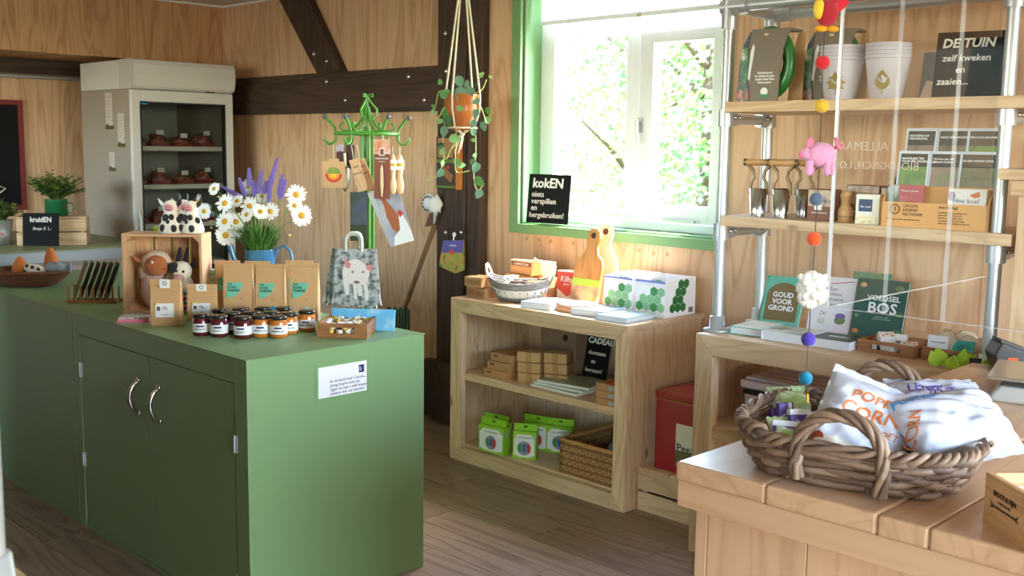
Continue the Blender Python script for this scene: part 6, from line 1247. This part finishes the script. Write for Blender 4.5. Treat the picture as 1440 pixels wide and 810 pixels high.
# ---------------------------------------------------------------- top board: hose packs, cups, book, DE TUIN sign
def hosepack(lab, P, rz):
    t = thing('hose_pack', lab, 'pack', P, rz, 'wrapped garden hose packs'); t.scale = (.98, 1, 1.3); SLV = pm('sleeve_taupe', S(126, 114, 100), .55)
    MB().tube([(.0+.085*cos(2*pi*j/30), .06+.025*sin(4*pi*j/30)*0, .11+.085*sin(2*pi*j/30)) for j in range(30)], .022, 8, closed=True).build('hose_coil', pm('hose_green', S(40, 120, 50), .35, var=.35, vscale=40, coat=.3), t)
    MB().tube([(.0+.06*cos(2*pi*j/30), .09, .11+.06*sin(2*pi*j/30)) for j in range(30)], .018, 8, closed=True).build('inner_coil', pm('hose_dark', S(34, 70, 40), .4), t)
    MB().prism([(-.075, 0), (.055, 0), (.06, .08), (.07, .15), (.085, .19), (.105, .205), (-.06, .205), (-.075, .15), (-.07, .08)], .022, .03).build('sleeve_front', SLV, t)
    MB().box(-.06, .10, .028, .125, .20, .207).build('sleeve_top', SLV, t); MB().prism([(.055, 0), (.115, .0), (.115, .2), (.09, .2), (.065, .13)], .115, .122).build('sleeve_back', KRAFT, t)
    MB().prism([(-.115, 0), (-.076, 0), (-.07, .08), (-.076, .15), (-.062, .20), (-.09, .165), (-.105, .10)], .018, .032).build('sleeve_side', pm('sleeve_slate', S(70, 84, 100), .5), t)
    MB().prism([(-.10, .055), (-.072, .055), (-.066, .12), (-.072, .155), (-.095, .15)], .015, .0185).build('picture', speckle('hose_picture', [S(40, 90, 70), S(80, 130, 90), S(200, 210, 200)], 30, .4), t)
    MB().prism([(-.117, .0), (-.06, 0), (-.068, .055), (-.108, .055)], .015, .0186).build('flower_picture', speckle('berries_picture', [S(40, 50, 80), S(60, 100, 80), S(200, 90, 80), S(220, 220, 220)], 40, .4), t)
    MB().prism([(-.07, .065), (-.062, .14), (-.052, .165), (-.045, .155), (-.055, .10), (-.062, .06)], .0195, .0225).build('white_swoosh', PAPER, t)
    text('Gardentools set\nfor cultivate & prune\nGarden Green Hose\nflowers power', .0095, T(0, .0215, .068) @ FR, PAPER, t, bold=.03); MB().ball((0, .021, .028), .016, .002, .012, 12, 6).build('emblem', PAPER, t); MB().box(-.018, .018, .0195, .022, .012, .02).build('emblem_band', pm('emblem_green', S(60, 140, 90), .5), t)
    MB().box(-.008, .008, .0205, .0222, .187, .193).build('hang_slot', pm('slot_cream', S(230, 200, 150), .6), t)
hosepack('taupe wrapped garden hose pack at the left end of the top board', V((-2.185, 3.525, B1)), .12); hosepack('second wrapped garden hose pack behind the paper cups', V((-2.0, 3.68, B1)), .2)
def cups(lab, P, gold):
    t = thing('cup_stack', lab, 'cups', P, .2, 'stacked leaf-print cups'); t.scale = (1.2, 1.2, 1.12); CW = pm('cup_white', S(226, 222, 234), .45)
    MB().lathe([(0, .002), (.046, .002), (.062, .118), (.064, .12), (.064, .124), (.058, .12), (.0, .02)], 28).build('cup', CW, t)
    for k in range(4):
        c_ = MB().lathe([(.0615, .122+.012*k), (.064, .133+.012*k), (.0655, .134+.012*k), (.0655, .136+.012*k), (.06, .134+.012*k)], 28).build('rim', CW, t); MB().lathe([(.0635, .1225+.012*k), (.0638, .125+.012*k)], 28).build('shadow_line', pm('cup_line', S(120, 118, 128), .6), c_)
    G = pm('leaf_gold', S(150, 130, 66), .5)
    me = MB(); pts = [(0, -.028), (.012, -.022), (.022, -.008), (.02, .008), (.01, .022), (0, .034), (-.01, .022), (-.02, .008), (-.022, -.008), (-.012, -.022)] if gold else [(0, -.025), (.008, -.02), (.024, -.022), (.018, -.01), (.03, 0), (.018, .006), (.022, .018), (.01, .016), (0, .034), (-.01, .016), (-.022, .018), (-.018, .006), (-.03, 0), (-.018, -.01), (-.024, -.022), (-.008, -.02)]
    me.prism(pts, -.0005, 0); me.tube([(0, -.0002, -.025), (0, -.0002, -.04)], .001, 4); o = me.build('leaf_print', G, t)
    for v in o.data.vertices: x, y, z = v.co; R_ = .0535+.0161*(z)/.118*1.0+.0005; v.co = ((R_+.0006)*sin(x/R_), -(R_+.0006-y)*cos(x/R_), z+.055)
    for k in range(-2, 3):
        if k: o = MB().tube([(0, 0, -.005), (.012*k*.8, 0, .006+.004*abs(k))], .0009, 4).build('vein', CW, t); [setattr(v, 'co', ((.0545+v.co.z*.13)*sin(v.co.x/.054), -(.0558+v.co.z*.13)*cos(v.co.x/.054), v.co.z+.055)) for v in o.data.vertices]
a = at(1180, 138, z=B1); cups('stack of white cups with jagged gold leaf print on the top board', V((-1.905, 3.60, B1)), False); cups('stack of white cups with round gold leaf print on the top board', V((-1.735, 3.61, B1)), True)
t = thing('rabbit_book', 'grey picture book with pink shapes beside the chalk sign', 'book', V((-1.565, 3.70, B1)), .1, None, RD(-12)); MB().box(-.09, .10, 0, .02, 0, .17).build('cover', pm('book_grey', S(120, 120, 122), .45), t); MB().box(-.088, .098, .002, .018, .17, .1705).build('pages', PG, t); MB().prism([(-.085, .01), (.02, .01), (.07, .05), (.03, .10), (-.02, .06), (-.07, .07)], -.001, 0).build('pink_print', pm('print_blush', S(220, 190, 176), .5), t); text('Kijk mee in de tuin\nbuiten spelen', .013, T(0, -.0008, .148) @ FR, PAPER, t)
tx_ = at(1366, 135, z=B1); chalk('garden_chalkboard', 'large black chalk sign about the garden at the right of the top board', V((-1.445, 3.60, B1)), .235, .225, [('DE TUIN', .043, -.10, .185, .03, .15), ('zelf kweken', .032, -.095, .135, .012, .1), ('en', .032, -.05, .095, .012, .1), ('zaaien...', .032, -.105, .055, .012, .1)], .18, 12)
chalk('second_chalkboard', 'black chalk sign cut off by the right edge of the picture', V((-1.15, 3.62, B1)), .16, .2, [], .1, 10)
# ---------------------------------------------------------------- wooden cupboard end at the far right
fx = at(1421, 400, y=3.30).x
t = thing('pine_cupboard', 'pine cupboard side with stepped cornice at the right edge of the picture', 'cupboard', (fx, 3.22, BZ+.0)); 
t.location = (fx, 3.51, BZ); fx = at(1423, 400, y=3.51).x; t.location = (fx, 3.51, BZ)
zt_ = at(1425, 275, y=3.51).z-BZ
MB().box(0, .35, 0, .03, 0, zt_).build('side_board', PINE(2), t, bev=.002); MB().box(-.02, .36, -.02, .2, zt_, zt_+.05).build('cornice', PINE(0), t, bev=.003); MB().box(-.05, .38, -.05, .22, zt_+.05, zt_+.085).build('cornice_top', PINE(0), t, bev=.003); MB().box(0, .03, .031, .2, 0, zt_).build('side_board', PINE(2), t)
# ================================================================ table top
# willow basket
BC = V((-1.015, 2.10, TZ)); RZB = .235; BM = T(BC.x, BC.y, BC.z, RZB)
wb_ = thing('willow_basket', 'oblong grey-brown willow basket with twisted handles on the plank table', 'basket', BC, RZB)
WIL = [pm('willow_%d' % k, c, .5, bump=.25, bscale=60, var=.2, vscale=30) for k, c in enumerate([S(128, 102, 84), S(106, 82, 66), S(150, 124, 102)])]
def sup(a, b, t, e=.62): c, s_ = cos(t), sin(t); return (a*math.copysign(abs(c)**e, c), b*math.copysign(abs(s_)**e, s_))
NS = 72; rows = 7
for k in range(rows):
    f = .86+.14*(k/(rows-1))
    pts = []
    for j in range(NS):
        t_ = 2*pi*j/NS; wv = .006*sin(t_*14+pi*k); x, y = sup(.238*f+wv, .215*f+wv, t_); z = .012+.0105*k+.003*sin(t_*9+k*2)
        pts.append((x, y, z))
    MB().tube(pts, .0082, 7, closed=True).build('willow_row', WIL[k % 3], wb_)
st_ = MB()
for j in range(26):
    t_ = 2*pi*j/26; x0, y0 = sup(.205, .185, t_); x1, y1 = sup(.238, .215, t_); st_.tube([(x0, y0, .005), ((x0+x1)/2, (y0+y1)/2, .045), (x1, y1, .085)], .006, 6)
st_.build('stakes', WIL[1], wb_)['kind'] = 'stuff'
MB().prism([sup(.203, .183, 2*pi*j/40) for j in range(40)], .003, .01, pl='xy').build('bottom', WIL[1], wb_)
for ph in range(3):   # plaited rim
    pts = []
    for j in range(144):
        t_ = 2*pi*j/144; x, y = sup(.242, .219, t_); q = t_*17+ph*2*pi/3; pts.append((x+.009*cos(q)*cos(t_), y+.009*cos(q)*sin(t_), .09+.009*sin(q)+(.012 if x < -.15 else 0)))
    MB().tube(pts, .0068, 6, closed=True).build('plaited_rim', WIL[(ph+2) % 3], wb_)
def twisted(par, path, r, nst, mat, turns):
    P_ = [V(p) for p in path]; fine = []
    n = len(P_)
    for k in range(n-1):
        for q in range(8): fine.append(P_[k].lerp(P_[k+1], q/8))
    fine.append(P_[-1])
    for s_ in range(nst):
        out = []
        for i, p in enumerate(fine):
            d = (fine[min(i+1, len(fine)-1)]-fine[max(i-1, 0)]).normalized(); a = V((0, 1, 0)); b = d.cross(a).normalized(); q = 2*pi*(turns*i/len(fine)+s_/nst); out.append(p+(a*cos(q)+b*sin(q))*r)
        MB().tube(out, r*.85, 6).build('twisted_strand', mat[s_ % 3], par)
def archp(cx, y, w, h, zb): return [(cx-w*.5*cos(pi*k/14)*1.0, y, zb+h*sin(pi*k/14)**.8) for k in range(15)]
fh = [(-.075, -.218, .02), (-.082, -.222, .05)]+archp(.005, -.22, .17, .10, .06)+[(.092, -.222, .05), (.085, -.218, .01)]
twisted(wb_, fh, .0085, 4, WIL, 2.2)
bh = [(-.085, .215, .05)]+archp(.0, .217, .17, .115, .07)+[(.085, .215, .05)]
twisted(wb_, bh, .0085, 4, WIL, 2.2)
# crisp bags
BAGW = pm('bag_foil', S(198, 200, 214), .26, bump=.35, bscale=16, coat=.3)
def pillow(name, lab, cat, M, w, h, t, mat, group=None, dec=None, seed=1):
    o = thing(name, lab, cat, (0, 0, 0), 0, group); o.matrix_world = M
    def hgt(x, y):
        u, v = max(-1, min(1, x/(w/2))), max(-1, min(1, y/(h/2)))
        return t*max(0, 1-u**4)**.6*max(0, 1-abs(v)**3)**.75*(1+.10*sin(5*u+seed)*sin(4*v+seed*2)) + .0035*sin(9*u+14*v+seed)*(1-v*v) + .011*(.5-abs(noise.noise(V((x*22+seed, y*22, seed)))))*max(0, 1-u**4)**.5*max(0, 1-v**4)**.5
    def f(sg): return lambda a, b: ((a-.5)*w*(1-.07*(1-abs(2*b-1))*0), (b-.5)*h, sg*hgt((a-.5)*w, (b-.5)*h))
    MB().grid(f(1), 34, 34).grid(f(-1), 34, 34).build('foil', mat, o)
    for sg in (-1, 1): MB().grid(lambda a, b: ((a-.5)*w*1.01, sg*(h/2+b*.018-.002), .002*sin(a*40)), 24, 2).build('crimped_end', mat, o)
    if dec: dec(o, hgt)
    return o
def drape(o, hgt, off=.001):
    for v in o.data.vertices: v.co.z = hgt(v.co.x, v.co.y)+off+v.co.z
def sub(o):    # finer mesh so that print follows the bulge
    bm = bmesh.new(); bm.from_mesh(o.data); bmesh.ops.triangulate(bm, faces=bm.faces); bmesh.ops.subdivide_edges(bm, edges=[e for e in bm.edges if e.calc_length() > .008], cuts=2); bm.to_mesh(o.data); bm.free()
OR = pm('print_orange', S(214, 120, 60), .45); SAGE = pm('print_sage', S(170, 190, 180), .45); CREAM = pm('print_cream', S(226, 214, 196), .45); BLU = pm('print_blue', S(60, 150, 220), .45); PUR = pm('print_violet', S(96, 70, 160), .45)
def popdec(o, hg):
    for (s_, sz, x, y) in [('POPPED', .036, .012, .062), ('CORN', .042, -.004, .022), ('ZOUT & ZOET', .02, 0, -.012)]:
        q = text(s_, sz, T(x, y, 0, rz=.05), OR, o, 'print_lettering', bold=.012, shear=.15); sub(q); drape(q, hg)
    for (x, y, rx, ry, mt) in [(-.05, -.09, .05, .035, CREAM), (.04, -.10, .05, .035, SAGE), (-.085, -.075, .014, .022, pm('print_rust', S(170, 70, 40), .45))]:
        q = MB().grid(lambda a, b: (x+rx*(2*a-1)*math.sqrt(max(0, 1-(2*b-1)**2)), y+ry*(2*b-1), 0), 12, 10).build('print_patch', mt, o); drape(q, hg, .0007)
def axes(c, xdir, nrm):
    z = V(nrm).normalized(); x = (V(xdir)-z*V(xdir).dot(z)).normalized(); y = z.cross(x); return MX(((x.x, y.x, z.x, c[0]), (x.y, y.y, z.y, c[1]), (x.z, y.z, z.z, c[2]), (0, 0, 0, 1)))
R_ = V((cos(YAW), sin(YAW), 0)); toC = -NRM
c1 = at(1212, 610, y=2.075)
pillow('popcorn_bag', 'big white popcorn bag with orange lettering leaning in the willow basket', 'snack bag', axes(c1, R_*.80+V((0, 0, -.55)), toC*.75+V((0, 0, .66))), .205, .245, .045, BAGW, None, popdec, 2)
def dec2(o, hg):
    q = text('POPPED', .028, T(-.06, .06, 0), BLU, o, 'print_lettering', bold=.012, shear=.15); sub(q); drape(q, hg); q = text('ZOET', .026, T(.03, .09, 0, rz=-.1), PUR, o, 'print_lettering', bold=.012); sub(q); drape(q, hg); q = text('CORN', .03, T(-.10, -.01, 0, rz=1.0), OR, o, 'print_lettering', bold=.012); sub(q); drape(q, hg)
c2 = at(1338, 598, y=2.17)
pillow('popcorn_bag', 'white popcorn bag with blue and orange print lying on the right of the basket', 'snack bag', axes(c2, R_+V((0, 0, .45)), toC*.55+V((0, 0, .85))), .23, .17, .042, BAGW, None, dec2, 5)
c3 = at(1322, 572, y=2.30)
def dec3(o, hg):
    for (s_, x, y) in [('LENTIL', -.03, .02), ('CHIPS', .06, .0)]: q = text(s_, .028, T(x, y, 0), PUR, o, 'print_lettering', bold=.015); sub(q); drape(q, hg)
pillow('chips_bag', 'white snack bag with violet lettering at the back of the basket', 'snack bag', axes(c3, R_+V((0, 0, .02)), toC*.45+V((0, 0, .9))), .2, .16, .035, BAGW, None, dec3, 8)
# green-and-white sweets with violet boxes at the left of the basket
SWG = speckle('sweet_foil', [S(236, 240, 232), S(190, 214, 150), S(222, 232, 206)], 18, .3, coat=.4)
for i, (a, b, yy, w, h, lb) in enumerate([(1118, 618, 2.02, .10, .09, 'green and white foil sweet bag lying low at the left of the willow basket'), (1112, 572, 2.17, .09, .085, 'green and white foil sweet bag standing at the back left of the basket')]):
    def decs(o, hg): q = MB().grid(lambda u, v: (-.03+.06*u, -.012+.024*v, 0), 6, 4).build('print_patch', pm('print_lime', S(176, 206, 120), .4), o); drape(q, hg)
    pillow('sweet_bag', lb, 'snack bag', axes(at(a, b, y=yy), R_+V((0, 0, .1)), toC*.6+V((0, 0, .7))), w, h, .02, SWG, None, decs, i+1)
PB = pm('sweet_violet', S(92, 62, 150), .4)
for i, (a, b, yy, w, h, rz, lb) in enumerate([(1107, 588, 2.06, .035, .07, .15, 'upright violet packet with white stripe in the willow basket'), (1094, 590, 2.09, .03, .05, .1, 'small violet packet behind the upright one at the left'), (1106, 611, 2.0, .06, .035, -.3, 'violet box with white lid lying on the low foil bag'), (1126, 596, 2.04, .045, .04, .1, 'white topped violet packet under the brass bell')]):
    c = at(a, b, y=yy); t = thing('sweet_packet', lb, 'packet', c, YAW+rz, 'violet sweet packets', RD(-15)); MB().box(-w/2, w/2, 0, .02, -h/2, h/2).build('packet', PB, t, bev=.003)
    if i == 0: MB().box(w*.12, w*.35, -.001, 0, -h/2+.001, h/2-.001).build('stripe', PAPER, t)
    elif i >= 2: MB().box(-w/2, w/2, .0, .021, h/2, h/2+.012).build('lid', PAPER, t)
    text('bio\nfairtrade\nsnoep', .0075, T(-.006, -.0012, 0) @ FR, PAPER, t)
# wooden box with cards at the right
P = V((-.700, 1.945, TZ)); rz = math.atan2(1.849-1.94, .593-.696+.206)
rz = math.atan2(1.849-1.94, .103)
t = thing('branded_wooden_box', 'open pale wooden box with burnt-in ribbon mark at the right of the table', 'box', P, rz); hh = .095
BXO = lambda ax: wood('boxwood_%s' % 'xyz'[ax], S(222, 184, 136), S(190, 144, 96), ax, 3, .5)
MB().box(0, .17, 0, .012, 0, hh).build('front_board', BXO(0), t, bev=.001); MB().box(0, .012, .0125, .23, 0, hh).build('side_board', BXO(1), t); MB().box(.158, .17, .0125, .23, 0, hh).build('side_board', BXO(1), t); MB().box(.012, .158, .22, .232, 0, hh).build('back_board', BXO(0), t); MB().box(.0125, .1575, .0125, .2195, 0, .004).build('bottom_board', BXO(0), t)
BURN = pm('burn_brown', S(70, 46, 30), .7); text('MOOI & FIJN', .0135, T(.07, -.0008, .066) @ FR, BURN, t, bold=.02); text('FLAIRE & LOOK', .006, T(.07, -.0008, .053) @ FR, BURN, t)
MB().prism([(.022, .05), (.034, .044), (.106, .044), (.118, .05), (.112, .042), (.118, .036), (.104, .04), (.036, .04), (.022, .036), (.028, .042)], -.0006, 0).build('ribbon_mark', BURN, t)
WB = T(P.x, P.y, P.z, rz)
t = thing('card_stack', 'stack of white cards inside the pale wooden box', 'cards', WB @ V((.02, .02, .005)), rz); MB().box(0, .13, 0, .19, 0, .06).build('pile', PAPER, t); MB().box(0, .13, 0, .19, .0605, .068).build('top_card', PAPER, t)
# kitchen scale and card reader
P = V((-1.06, 2.93, TZ)); t = thing('counter_scale', 'grey counter scale with flat steel pan at the right edge', 'scale', P, .25)
MB().prism([(0, 0), (.28, 0), (.28, .045), (.02, .045), (0, .02)], 0, .26).build('body', pm('scale_grey', S(172, 170, 166), .45), t, bev=.008); MB().cyl((.14, .13, .045), (.14, .13, .062), .04, n=16).build('support', INK, t); MB().box(-.012, .30, -.012, .27, .062, .072).build('pan', pm('scale_pan', S(190, 182, 174), .25, .8), t, bev=.004)
P = V((-1.19, 3.36, TZ)); t = thing('card_reader', 'black card payment reader with orange light at the right edge', 'card reader', P, YAW-.1)
MB().prism([(0, 0), (.09, 0), (.09, .06), (.0, .09), (-.02, .05)], 0, .1).build('body', pm('reader_black', S(44, 42, 44), .4), t, bev=.006); MB().prism([(.0, .0905), (.088, .061), (.088, .068), (.0, .10)], .01, .09).build('screen_hood', pm('reader_black', S(44, 42, 44), .4), t); MB().box(.02, .05, -.002, 0, .03, .045).build('orange_slot', pm('slot_orange', S(214, 80, 30), .4), t)
# ---------------------------------------------------------------- acrylic screen round the till
CX_, CY_ = -1.2, 2.56
CX_ = -1.27; CY_ = at(1165, 380, x=CX_).y; zb_ = 1.24
sc = thing('acrylic_screen', 'clear acrylic hygiene screen hanging round the till corner', 'screen', (CX_, CY_, zb_))
HH = ZC-zb_
MB().box(.003, 1.1, 0, .004, 0, HH).build('pane', ACRYL, sc); MB().box(0, .004, .006, 1.0, 0, HH).build('pane', ACRYL, sc)
EDGE = pm('acrylic_edge', S(226, 230, 236), .2, coat=.5)
MB().box(-.003, .004, -.002, .0055, 0, HH).build('corner_edge', EDGE, sc)
def frosted(name, col, op):
    m = bpy.data.materials.new(name); m.use_nodes = True; n = m.node_tree; t_ = n.nodes.new('ShaderNodeBsdfTransparent'); mx = n.nodes.new('ShaderNodeMixShader'); mx.inputs[0].default_value = op
    b = n.nodes['Principled BSDF']; b.inputs['Base Color'].default_value = col; b.inputs['Roughness'].default_value = .3
    n.links.new(t_.outputs[0], mx.inputs[1]); n.links.new(b.outputs[0], mx.inputs[2]); n.links.new(mx.outputs[0], n.nodes['Material Output'].inputs[0]); return m
EDT = frosted('acrylic_strip', S(236, 240, 246), .2)
for x in (.145, .285): MB().box(x, x+.009, -.004, -.0005, 0, HH).build('joint_strip', EDT, sc)
MB().box(.005, 1.1, -.0005, .0045, -.003, 0).build('lower_edge', EDT, sc); MB().box(-.0005, .0045, .006, 1.0, -.003, 0).build('lower_edge', EDT, sc)
HW = glassy('screen_writing', (.80, .78, .74, 1), .3, .4)
MARK = pm('marker_white', S(222, 206, 190), .8)
def W_(px, py): q = at(px, py, y=CY_); return q.x-CX_, q.z-zb_
x0, z0 = W_(1208, 206); x1, z1 = W_(1215, 233)
text('ALLEMAAL', .03, T(x0, .0046, z0) @ FR, MARK, sc, 'marker_lettering', mirror=True, bold=-.012); text('BIOLOGISCH, LOKAAL', .026, T(x1, .0046, z1) @ FR, MARK, sc, 'marker_lettering', mirror=True, bold=-.012)
# ---------------------------------------------------------------- felt mobile
MP = at(1153, 218, y=2.2)
def Lm(px, py): q = loc(MP, px, py); return q
mo = thing('felt_mobile', 'hanging felt farm animal mobile on a thread with coloured balls and bell', 'mobile', MP, YAW); px = pw(1, MP)
MB().tube([Lm(1133, 545), Lm(1137, 477), Lm(1142, 400), Lm(1148, 300), Lm(1153, 218), Lm(1157, 90), Lm(1162, 10)] + [V((Lm(1162, 10).x, 0, ZC-MP.z))], .0012, 5).build('thread', pm('thread_grey', S(70, 66, 64), .8), mo)
for (a, b, r, c, nm) in [(1157, 88, 10, S(208, 26, 44), 'red'), (1156, 149, 10, S(226, 180, 50), 'yellow'), (1148, 280, 9.5, S(84, 100, 124), 'slate'), (1145, 336, 10.5, S(236, 82, 28), 'orange'), (1137, 477, 10.5, S(74, 52, 168), 'violet'), (1133, 532, 10, S(30, 154, 196), 'cyan')]:
    MB().ball(Lm(a, b), r*px, n=16, m=10, fn=lambda v: v*(1+.03*sin(7*v.x+5*v.y))).build('felt_ball', pm('felt_ball_'+nm, c, .9, bump=.3, bscale=150, sheen=.3), mo)
# pig
FP = pm('felt_lilac', S(214, 150, 186), .9, bump=.3, bscale=130, sheen=.3); FPD = pm('felt_rosepink', S(222, 120, 150), .9, bump=.3, bscale=130)
pig = MB().ball((0, 0, 0), 22*px, 15*px, 18*px, 18, 12).ball((-21*px, 0, 1*px), 8*px, 9*px, 9*px, 12, 8).build('pig_body', FP, mo, M=T(Lm(1154, 218).x, 0, Lm(1154, 218).z))
for (x, y) in ((-17, -8), (-9, 8), (7, -8), (17, 6)): MB().tube([(x*px, y*px, -8*px), (x*px*1.05, y*px, -24*px)], [6*px, 5*px], 10).ball((x*px*1.05, y*px, -24*px), 5*px, n=10, m=6).build('pig_leg', FP, pig)
for x, y in ((-19, -8), (-13, 6)): MB().prism([(x*px-3*px, 10*px), (x*px+6*px, 12*px), (x*px+1*px, 25*px), (x*px-3*px, 20*px)], y*px-.002, y*px+.003).build('pig_ear', FPD, pig)
MB().tube([(20*px, 0, 8*px), (22*px, 0, 20*px), (19*px, -2*px, 24*px), (20*px, -4*px, 14*px), (25*px, -5*px, 8*px), (30*px, -4*px, 12*px), (26*px, -3*px, 16*px)], 2.2*px, 7).build('pig_tail', FPD, pig)
MB().ball((-28*px, 0, 0), 3*px, 6*px, 6*px, 10, 7).build('pig_snout', FPD, pig)
# sheep
c = Lm(1142, 408); m = MB(); random.seed(4)
for k in range(70):
    u_ = random.uniform(-1, 1); a = random.uniform(0, 2*pi); s_ = math.sqrt(1-u_*u_); m.ball((c.x+s_*cos(a)*18*px, s_*sin(a)*13*px, c.z+u_*22*px), 6.5*px, n=8, m=6)
m.ball(c, 18*px, 13*px, 23*px, 14, 9).build('sheep_wool', pm('felt_snow', S(244, 238, 228), .95, bump=.5, bscale=120, sheen=.3), mo)
for sx in (-1, 1): MB().ball((c.x+sx*17*px, 0, c.z+19*px), 5*px, 4*px, 5*px, 8, 6).build('sheep_ear', MATS['felt_snow'], mo)
# hen
c = Lm(1163, 18); FR_ = pm('felt_crimson', S(176, 24, 46), .9, bump=.3, bscale=130, sheen=.3); FY = pm('felt_amber', S(238, 168, 32), .9, bump=.3, bscale=130); 
hen = MB().ball((0, 0, 0), 16*px, 13*px, 19*px, 16, 10).ball((6*px, 0, 16*px), 9*px, 8*px, 10*px, 12, 8).build('hen_body', FR_, mo, M=T(c.x, 0, c.z))
for sx in (-1, 1): MB().ball((sx*8*px, -3*px, -22*px), 9*px, 6*px, 4.5*px, 12, 7).build('hen_foot', FY, hen)
MB().ball((-13*px, -6*px, 4*px), 8*px, 6*px, 14*px, 12, 8).build('hen_wing', pm('felt_yellow', S(236, 206, 60), .9, bump=.3, bscale=130), hen); MB().prism([(14*px, -2*px), (30*px, 14*px), (20*px, 22*px), (10*px, 10*px)], -.006, .006).build('hen_tail', pm('felt_scarlet', S(214, 40, 60), .9), hen)
c = Lm(1133, 563); bell = MB().lathe([(0, 14*px), (3*px, 13*px), (5*px, 8*px), (6*px, 0), (9*px, -6*px), (11*px, -8*px), (10*px, -8*px), (5*px, 0), (0, 6*px)], 18, T(c.x, 0, c.z)).build('bell', GOLDM, mo); MB().ball((c.x, 0, c.z-9*px), 2.5*px, n=8, m=6).build('clapper', GOLDM, bell)
MB().cyl(Lm(1134, 543), Lm(1133, 551), 1.5*px, n=8).build('bead', GOLDM, mo)
# ================================================================ garden outside the window
lawn = MB().box(-40, 30, YW+.3, 60, -.5, -.12).build('ground', speckle('lawn', [S(120, 132, 100), S(136, 146, 114), S(106, 120, 90)], 3, .9)); struct(lawn)
def tree(x, y, h, r, lab, seed, cols, sc=.09, n=2600):
    random.seed(seed); t = thing('garden_tree', lab, 'tree', (x, y, -.12), 0, 'trees outside the window')
    MB().tube([(0, 0, 0), (.1, 0, h*.35), (0, .1, h*.7), (.05, 0, h*.9)], [.16, .12, .08, .02], 9).build('trunk', DARKW(2), t)
    for k in range(5): a = k*1.26+seed; MB().tube([(0, 0, h*(.3+.1*k)), (cos(a)*r*.4, sin(a)*r*.4, h*(.42+.1*k)), (cos(a)*r*.8, sin(a)*r*.8, h*(.5+.09*k))], [.06, .04, .015], 6).build('branch', DARKW(2), t)
    for kk, c in enumerate(cols):
        m = MB(); vs = []; fs = []
        cl = [(random.gauss(0, .45)*r, random.gauss(0, .45)*r, h*random.uniform(.12, 1.0)) for _ in range(40)]
        for i in range(n):
            cc = cl[i % 40]; p = V(cc)+V((random.gauss(0, .3), random.gauss(0, .3), random.gauss(0, .3))); a = V((random.uniform(-1, 1), random.uniform(-1, 1), random.uniform(-.6, .6))).normalized()*sc*random.uniform(.6, 1.3); b = a.orthogonal().normalized()*sc*.45
            o = len(vs); vs += [tuple(p), tuple(p+a*.5+b), tuple(p+a), tuple(p+a*.5-b)]; fs.append((o, o+1, o+2, o+3))
        m.v = vs; m.f = fs; m.sm = [False]*len(fs); m.build('foliage', pm('foliage_%s' % ''.join('%02x' % int(255*q) for q in c[:3]), c, .6, spec=.2), t)['kind'] = 'stuff'
g1, g2, g3 = S(158, 190, 112), S(118, 160, 90), S(92, 138, 84)
tree(-9.6, 12.2, 4.2, 1.5, 'leafy pale green tree seen through the left window pane', 11, [g1, g2]); tree(-7.9, 11.4, 4.0, 1.4, 'leafy tree seen through the middle of the window', 12, [g1, g3]); tree(-6.3, 11.0, 4.4, 1.5, 'leafy tree seen through the right window pane', 13, [g2, g3]); tree(-11.5, 15, 5, 2.0, 'tall tree farther back at the left', 14, [g2, g3], .12); tree(-8.5, 15.5, 5.2, 2.0, 'tall tree farther back in the middle', 15, [g3, g1], .12); tree(-5.4, 14.5, 5.0, 1.9, 'tall tree farther back at the right', 16, [g3, g2], .12)
fe = thing('garden_fence', 'low pale wooden garden fence beyond the window', 'fence', (-8.2, 9.4, -.12), -.1)
for k in range(18): MB().box(-2.4+.28*k, -2.3+.28*k, 0, .03, 0, .95).build('picket', pm('fence_pale', S(214, 210, 198), .7), fe)
for z in (.3, .75): MB().box(-2.4, 2.6, .03, .06, z, z+.07).build('rail', MATS['fence_pale'], fe)
